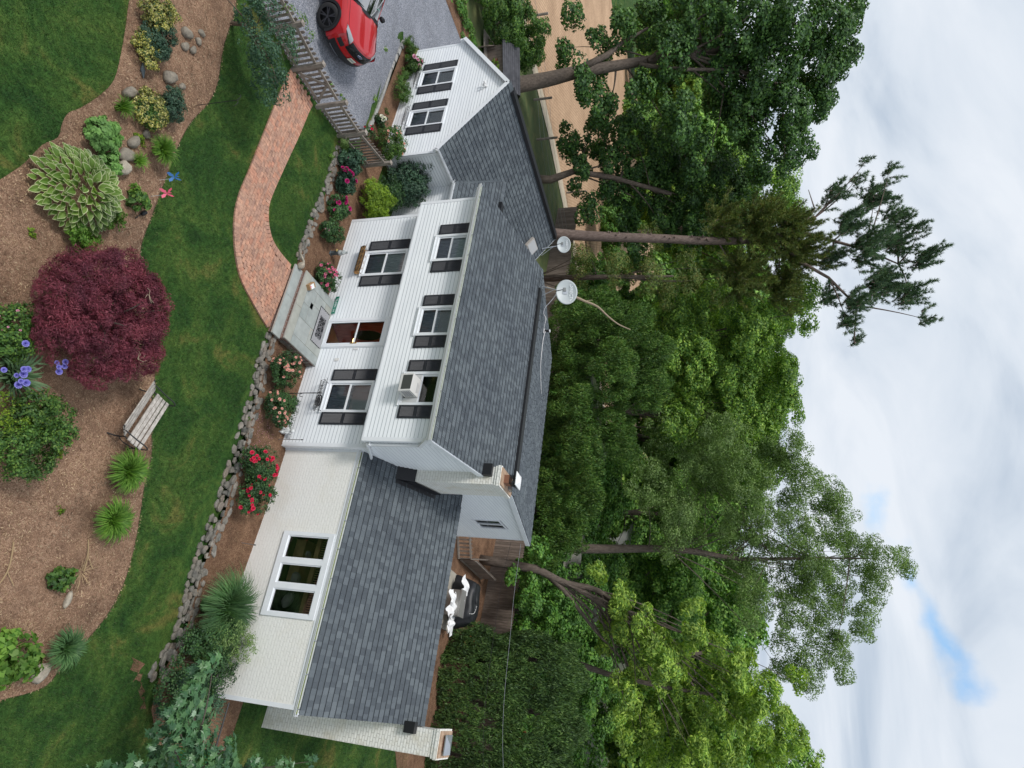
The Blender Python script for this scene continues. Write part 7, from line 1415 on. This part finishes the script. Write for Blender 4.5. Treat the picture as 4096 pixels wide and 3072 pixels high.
for k, (x, y, h, r, mt, lb) in enumerate(far):
    e = [((x, y, h * .58), (r * .8, r * .8, h * .38))] + [((x + r * .6 * math.cos(a), y + r * .6 * math.sin(a), h * q), (r * .5, r * .5, r * .45)) for a, q in [(j * 2.4 + k, .22 + .13 * j) for j in range(6)]]
    tree('distant_tree', lb, 'tree', [(x, y, 0), (x, y, h * .5)], [.35, .15], e, mt, .42, .30, .34, 1.0, 52, 5, .12, FT)
un = []
for k in range(30): x = -30 + k * 1.5; y = 29 + 1.2 * math.sin(k * 1.7) - .10 * (x + 30) + (2.5 if x < -14 else 0); un.append(((x, y, 1.6 + .7 * math.sin(k * 2.3)), (1.7, 1.3, 2.0 + .6 * math.sin(k * 1.3))))
for k in range(16): x = -12 + k * 2.0; y = 34 + 2 * math.sin(k * 2.1); un.append(((x, y, 2.4 + math.sin(k * 1.9)), (2.2, 1.6, 2.8)))
for k in range(14): x = -46 + k * 1.6; y = 39 + 2 * math.sin(k * 1.7) + .1 * (x + 46); un.append(((x, y, 2.8), (1.8, 1.5, 2.6)))
P, D, _ = clumps(un, 1.3, .5, 70, -.5, .7); stuff(leaves('undergrowth', P, D, .22, .15, M['ivy'], None, up=.6), 'tangled woodland undergrowth filling the strip behind the board fence', 'undergrowth')
# left side behind the wing
t = thing('ivy_bank', 'low bank of dark ivy along the gravel drive behind the left wing', 'ivy', (-23.3, 2, .1)); P, D, _ = clumps([((-23.6 - .35 * k, 3.6 - 1.5 * k, .35), (.75, 1.0, .5)) for k in range(4)] + [((-23.1, 4.9, .5), (.8, .8, .55))], 5, .2, 42, -.3); leaves('foliage', P, D, .10, .08, M['ivy'], t, up=.9)
tree('laurel_bush', 'big bright leaved laurel bush between ivy bank and wooden screen', 'shrub', [(-27.4, 5.6, 0), (-27.5, 5.6, 1.2)], [.12, .06], [((-27.4, 5.2, 1.5), (1.9, 1.7, 1.6)), ((-28.6, 7.0, 1.8), (1.8, 1.5, 1.6)), ((-26.6, 3.6, 1.3), (1.3, 1.2, 1.3)), ((-29.6, 8.6, 1.5), (1.3, 1.2, 1.3))], 'shrub', .15, .07, 1.6, .34, 46, 8, .04, None)
t = thing('wooden_screen', 'dark weathered low board fence beside the deck behind the left wing', 'fence', (-26.0, 6.2, .1)); m = MB()
for k in range(24): p = Vector((-24.6, 4.9, 0)).lerp(Vector((-28.4, 7.6, 0)), k / 24); m.obox((p.x, p.y, .55), (.17, .03, 1.1), Matrix.Rotation(R(145), 3, 'Z'))
m.build('boards', M['fencew'], t)
t = thing('small_shed', 'small shed with dark grey roof beside the maple trunk', 'shed', (-25.9, 7.2, 0)); m = MB(); rz2 = Matrix.Rotation(R(30), 3, 'Z'); c = Vector((-25.2, 7.0, 0)); m.obox(c + Vector((0, 0, .8)), (2.2, 1.8, 1.6), rz2); m.build('wall', M['fencew'], t)
m = MB(); q = lambda x, y, z: c + rz2 @ Vector((x, y, z))
m.mesh([q(-1.3, -1.1, 1.55), q(1.3, -1.1, 1.55), q(1.3, .2, 2.15), q(-1.3, .2, 2.15), q(1.3, 1.2, 1.65), q(-1.3, 1.2, 1.65)], [(0, 1, 2, 3), (3, 2, 4, 5)])
for k in range(9): u = k / 9; m.mesh([q(-1.3, -1.1 + 1.3 * u, 1.56 + .6 * u + .012), q(1.3, -1.1 + 1.3 * u, 1.56 + .6 * u + .012), q(1.3, -1.1 + 1.3 * (u + .11), 1.56 + .6 * (u + .11)), q(-1.3, -1.1 + 1.3 * (u + .11), 1.56 + .6 * (u + .11))], [(0, 1, 2, 3)])
m.build('roof', M['darkroof'], t)
t = thing('deck_planter', 'flower planter with orange and lime leaves on the grey deck', 'planter', (-24.9, 6.0, .6)); m = MB(); m.lathe((-24.6, 6.1, .75), [(.16, 0), (.22, .25), (.20, .26)], 12); m.build('pot', M['ped'], t); P, D, _ = clumps([((-24.6, 6.1, 1.15), (.3, .3, .2))], 12, .1, 20); leaves('foliage', P, D, .09, .05, M['lime'], t); P, D, _ = clumps([((-24.8, 6.0, 1.15), (.15, .15, .12))], 12, .1, 12); leaves('orange_leaves', P, D, .08, .04, M['rustleaf'], t)
m = MB()
for k in range(12): m.obox((-25.0 - .1 * k, 5.6 + .16 * k, .60), (2.6, .14, .04), Matrix.Rotation(R(28), 3, 'Z'))
tag(m.build('timber_deck', M['woodh']), 'small weathered grey timber deck under the flower planter', 'deck')
for k, (x, y, h, lb) in enumerate(((-36.1, 10.7, 1.9, 'brown wooden field post farthest left before the ploughed field'), (-33.9, 15.6, 1.4, 'brown wooden field post just right of the maple trunk'), (-32.0, 17.6, 1.6, 'wooden field post third from the left'), (-36.4, 27.7, 1.9, 'wooden field post standing on the far field edge'))):
    m = MB(); m.tube([(x, y, -.1), (x + .03, y, h)], .09, 7); tag(m.build('field_post', M['woodh']), lb, 'post', 'posts along the field')
m = MB()
for (a, b) in (((-36.1, 2.0), (-36.1, 10.7)), ((-36.1, 10.7), (-33.9, 15.6)), ((-33.9, 15.6), (-32.0, 17.6)), ((-32, 17.6), (-29.5, 25.2))):
    for z in (.3, .6, .9, 1.2): m.tube([(*a, z), (*b, z)], .008, 4)
tag(m.build('wire_fence', M['galv']), 'thin wire field fence strung along the wooden posts', 'fence')
# back yard
t = thing('board_fence', 'tall weathered board fence running behind the whole house', 'fence', (-15, 22.5, 0)); pA, pB = Vector((-32.6, 25.7, 0)), Vector((9.5, 19.3, 0)); d = (pB - pA); Lf = d.length; d.normalize(); ang = math.atan2(d.y, d.x); m = MB(); s = 0; rn = random.Random(6)
while s < Lf: p = pA + d * s; h = 1.82 + rn.uniform(-.02, .02); ro = Matrix.Rotation(ang, 3, 'Z'); m.obox((p.x, p.y, h / 2), (.135, .022, h), ro); m.obox((p.x, p.y, h + .015), (.09, .022, .04), ro); s += .148
m.build('boards', M['fencew'], t)
for z in (.35, 1.5): m = MB(); m.beam(pA + Vector((0, .05, z)), pB + Vector((0, .05, z)), .04, .09); m.build('rail', M['fencew'], t)
def gatep(p, q, h, label, nm='wooden_gate', slat=.13):
    t = thing(nm, label, 'gate', p, 'old wooden gates in the back yard'); p, q = Vector(p), Vector(q); d = q - p; l = d.length; d.normalize(); nn = Vector((-d.y, d.x, 0)); m = MB(); s = .06
    while s < l: a = p + d * s; m.beam(a + Vector((0, 0, .05)) + nn * .03, a + Vector((0, 0, h)) + nn * .03, .09, .02, tuple(nn)); s += slat
    m.build('boards', M['fencew'], t)
    for z in (.12, h - .1): m = MB(); m.beam(p + Vector((0, 0, z)), q + Vector((0, 0, z)), .04, .09); m.build('rail', M['woodh'], t)
gatep((-.23, 15.64, 0), (-.01, 19.3, 0), 1.0, 'long low board panel running back toward the tall fence'); gatep((-1.6, 14.4, 0), (-.28, 15.3, 0), .85, 'short open slatted gate beside the gable wall', slat=.2); gatep((-.24, 15.3, 0), (-.75, 17.7, 0), .9, 'second low board panel behind the slatted gate')
t = thing('concrete_slab', 'pale concrete patio slab with a raised edge behind the wing ridge', 'patio slab', (1.8, 15.5, 0)); m = MB(); P_ = [(.47, 14.6), (3.09, 14.2), (3.16, 16.12), (.63, 17.07)]; m.mesh([(x, y, .12) for x, y in P_] + [(x, y, -.05) for x, y in P_], [(0, 1, 2, 3), (0, 4, 5, 1), (1, 5, 6, 2), (2, 6, 7, 3), (3, 7, 4, 0)]); m.build('slab', M['conc'], t); m = MB(); m.beam((.45, 14.45, .06), (3.1, 14.05, .06), .28, .12); m.build('step_edge', M['conc'], t)
t = thing('covered_grill', 'large grill station under a wrinkled black cover on the patio', 'grill', (1.9, 15.6, .12)); vs = []; n1, n2 = 9, 40
for i in range(n1 + 1):
    u = i / n1; z = .12 + 1.05 * (1 - u) ** .0 * (1 if i == 0 else 1) ; q = u
    zz2 = 1.22 - (.10 * q if q < .45 else .045 + 1.02 * ((q - .45) / .55) ** 1.1); rad = q / .45 * .78 if q < .45 else .78 + .22 * (q - .45) / .55
    for k in range(n2):
        a = 2 * math.pi * k / n2; w1 = 1 + (.05 * math.sin(7 * a + 2) + .035 * math.sin(11 * a)) * q; vs.append((1.75 + 1.22 * rad * w1 * math.copysign(abs(math.cos(a)) ** .8, math.cos(a)) * 1.0, 15.75 + .78 * rad * w1 * math.copysign(abs(math.sin(a)) ** .8, math.sin(a)), zz2 + .035 * math.sin(5 * a + 3 * q) * (1 - q) + .02 * math.sin(13 * a) * q))
m = MB(); m.mesh(vs, [(i * n2 + k, (i + 1) * n2 + k, (i + 1) * n2 + (k + 1) % n2, i * n2 + (k + 1) % n2) for i in range(n1) for k in range(n2)]); m.build('cover', M['cover'], t, True)
m = MB(); m.tube(smooth_poly([(2.3, 15.15, 1.16), (2.2, 15.6, 1.24), (1.7, 16.0, 1.2)], 5), .012, 5); m.build('piping', M['offwhite'], t)
m = MB(); m.box(1.35, 2.55, 14.35, 15.05, .86, .92); m.build('steel_counter', M['steel'], t); m = MB(); m.box(1.38, 2.52, 14.38, 15.0, .15, .86); m.build('cabinet', M['steel'], t)
def rag(c, sc, seed, lb):
    rn = random.Random(seed); m = MB(); n = 9; vs = []
    ang_ = [rn.uniform(.55, 1.25) for _ in range(n + 1)]
    for i in range(n + 1):
        for j in range(n + 1): u, v = i / n - .5, j / n - .5; vs.append((c[0] + sc * (u * ang_[j] + .25 * v), c[1] + sc * .7 * v * ang_[i], c[2] + .10 * math.sin(9 * u + seed) * math.cos(8 * v) - .28 * (abs(v) + abs(u)) * sc + rn.uniform(-.015, .015)))
    m.mesh(vs, [(i * (n + 1) + j, (i + 1) * (n + 1) + j, (i + 1) * (n + 1) + j + 1, i * (n + 1) + j + 1) for i in range(n) for j in range(n) if not (i in (0, n - 1) and rn.random() < .4)]); tag(m.build('torn_sheet', M['white']), lb, 'plastic sheet', 'torn white sheets round the grill')
rag((1.25, 14.9, 1.02), 1.15, 3, 'torn white sheet draped over the far end of the steel counter'); rag((2.1, 14.1, .8), 1.0, 5, 'torn white sheet hanging off the front of the steel counter'); rag((2.85, 14.7, .65), 1.0, 8, 'torn white sheet trailing onto the slab at the near end of the counter')
# neighbours glimpsed through the trees
t = thing('neighbour_house', 'white neighbour house with dark roof glimpsed through the trees', 'house', (-14, 50, 0)); m = MB(); m.box(-18, -9, 48, 55, 0, 5.6); m.build('wall', M['white'], t)
m = MB(); m.mesh([(-18.4, 47.6, 5.4), (-8.6, 47.6, 5.4), (-8.6, 51.5, 8.4), (-18.4, 51.5, 8.4), (-8.6, 55.4, 5.4), (-18.4, 55.4, 5.4)], [(0, 1, 2, 3), (3, 2, 4, 5)]); m.build('roof', M['darkroof'], t)
for x in (-16.5, -14.2, -11.6): m = MB(); m.box(x, x + 1, 47.95, 48.02, 2.2, 3.8); m.build('window', M['gloss'], t)
t = thing('garden_shed', 'sage green garden shed with pale roof at the foot of the tallest trunk', 'shed', (-5, 32, 0)); m = MB(); m.box(-6.1, -3.2, 31.2, 33.6, 0, 2.3); m.build('wall', M['green_shed'], t); m = MB(); m.mesh([(-6.4, 30.9, 2.2), (-2.9, 30.9, 2.2), (-2.9, 32.4, 3.2), (-6.4, 32.4, 3.2), (-2.9, 33.9, 2.2), (-6.4, 33.9, 2.2)], [(0, 1, 2, 3), (3, 2, 4, 5), (1, 4, 2), (0, 3, 5)]); m.build('roof', M['conc'], t); m = MB(); m.box(-5.0, -4.1, 31.15, 31.2, .1, 2.0); m.build('door', M['trim'], t)
# foreground trees -------------------------------------------------
def maple_leaf_mesh(P, D, size, nm, mt, parent):
    out_ = [(0, -.12), (.16, -.02), (.46, -.10), (.34, .10), (.60, .34), (.30, .34), (.22, .52), (.10, .46), (0, .80), (-.10, .46), (-.22, .52), (-.30, .34), (-.60, .34), (-.34, .10), (-.46, -.10), (-.16, -.02)]
    q = MB()
    for p, d in zip(P, D):
        nrm = Vector(d) + Vector((random.gauss(0, .3), random.gauss(0, .3), 1.0)); nrm.normalize(); t_ = nrm.orthogonal(); t_.rotate(Matrix.Rotation(random.uniform(0, 6.28), 3, nrm)); b = nrm.cross(t_); s_ = size * random.uniform(.7, 1.2); p = Vector(p)
        c0 = len(q.v); q.v.append(p + t_ * .2 * s_); q.v += [p + (b * u + t_ * v) * s_ + nrm * (-.18 * (u * u + (v - .2) ** 2) * s_ + .06 * s_ * math.sin(7 * u)) for u, v in out_]
        for i in range(16): q.f.append((c0, c0 + 1 + i, c0 + 1 + (i + 1) % 16)); q.mi.append(0)
    return q.build(nm, M[mt], parent)
t = thing('maple_sapling', 'near maple branches with big lobed leaves, some silver side up, at the bottom edge', 'tree', (8.2, -2.2, -.5)); Ps, Ds = [], []
for x, y, z, r in C_FG: k = max(8, int(330 * r * r / .09 * .16)); p, d = ell_points((x, y, z), (r * 1.05, r * 1.05, r * .7), k, .2, -1); Ps.append(p); Ds.append(d)
P, D = np.concatenate(Ps), np.concatenate(Ds); maple_leaf_mesh(P, D, .135, 'crown', 'bigmaple', t); sel = RNG.choice(len(P), 16, replace=False); maple_leaf_mesh(P[sel] + np.array([-.02, -.05, .07]), D[sel], .10, 'upturned_leaves', 'leafback', t)
m = MB(); m.tube([(8.4, -1.8, -.5), (8.3, -2.0, 1.0), (7.8, -2.4, 2.2)], [.07, .05, .03], 8); branches(m, (7.8, -2.4, 2.1), .025, [c[:3] for c in C_FG], 3, 5); m.build('trunk', M['bark'], t)
t = thing('crabapple_tree', 'small blue-green leaved tree overhanging the gate end of the brick path', 'tree', (-8.9, -6.9, 0)); ells = [((-8.0, -6.9, 1.15), (.55, .55, .45)), ((-7.6, -6.5, 1.35), (.55, .5, .4)), ((-7.3, -6.1, 1.25), (.5, .45, .35)), ((-6.9, -6.2, 1.6), (.42, .4, .3)), ((-6.7, -6.5, 1.9), (.35, .35, .3)), ((-8.3, -7.3, 1.5), (.45, .4, .35)), ((-8.6, -7.2, .9), (.4, .4, .35)), ((-7.9, -6.2, .8), (.5, .45, .4)), ((-8.3, -6.4, 1.5), (.5, .5, .35)), ((-7.2, -7.0, 1.7), (.4, .4, .3))]
P, D, Cc = clumps(ells, 8, .15, 40, -.9, .3); leaves('crown', P, D, .055, .042, M['bluegreen'], t, up=.5); m = MB(); m.tube([(-8.9, -6.9, 0), (-8.7, -6.9, .5), (-8.2, -6.8, .9)], [.06, .05, .035], 8); branches(m, (-8.4, -6.8, .8), .022, [e[0] for e in ells], 5, 5)
for k in range(12): a = Vector(Cc[(k * 17) % len(Cc)]); m.tube([a, a + Vector((random.uniform(-.2, .2), random.uniform(-.2, .2), .1)), a + Vector((random.uniform(-.4, .4), random.uniform(-.4, .4), .12))], [.007, .005, .003], 4)
m.tube([(-8.3, -7.3, .9), (-8.6, -7.6, .55), (-8.7, -7.8, .5)], [.02, .015, .01], 5); m.build('trunk', M['twig'], t)
t = thing('chain_link_fence', 'short green chain link fence at the far corner of the brick wing', 'fence', (7.6, .2, -.5)); m = MB()
for k in range(24):
    for s_ in (-1, 1): x = 6.6 + k * .085; m.tube([(x, .30, -.5), (x + s_ * .5 * .6, .30 - 0.0, .55)], .004, 3) if 6.5 < x + s_ * .3 < 8.7 else None
m.build('mesh', M['green'], t); m = MB(); m.tube([(6.6, .3, .56), (8.7, .3, .56)], .02, 6); m.tube([(8.7, .3, -.5), (8.7, .3, .6)], .03, 6); m.build('rail', M['blackmetal'], t)
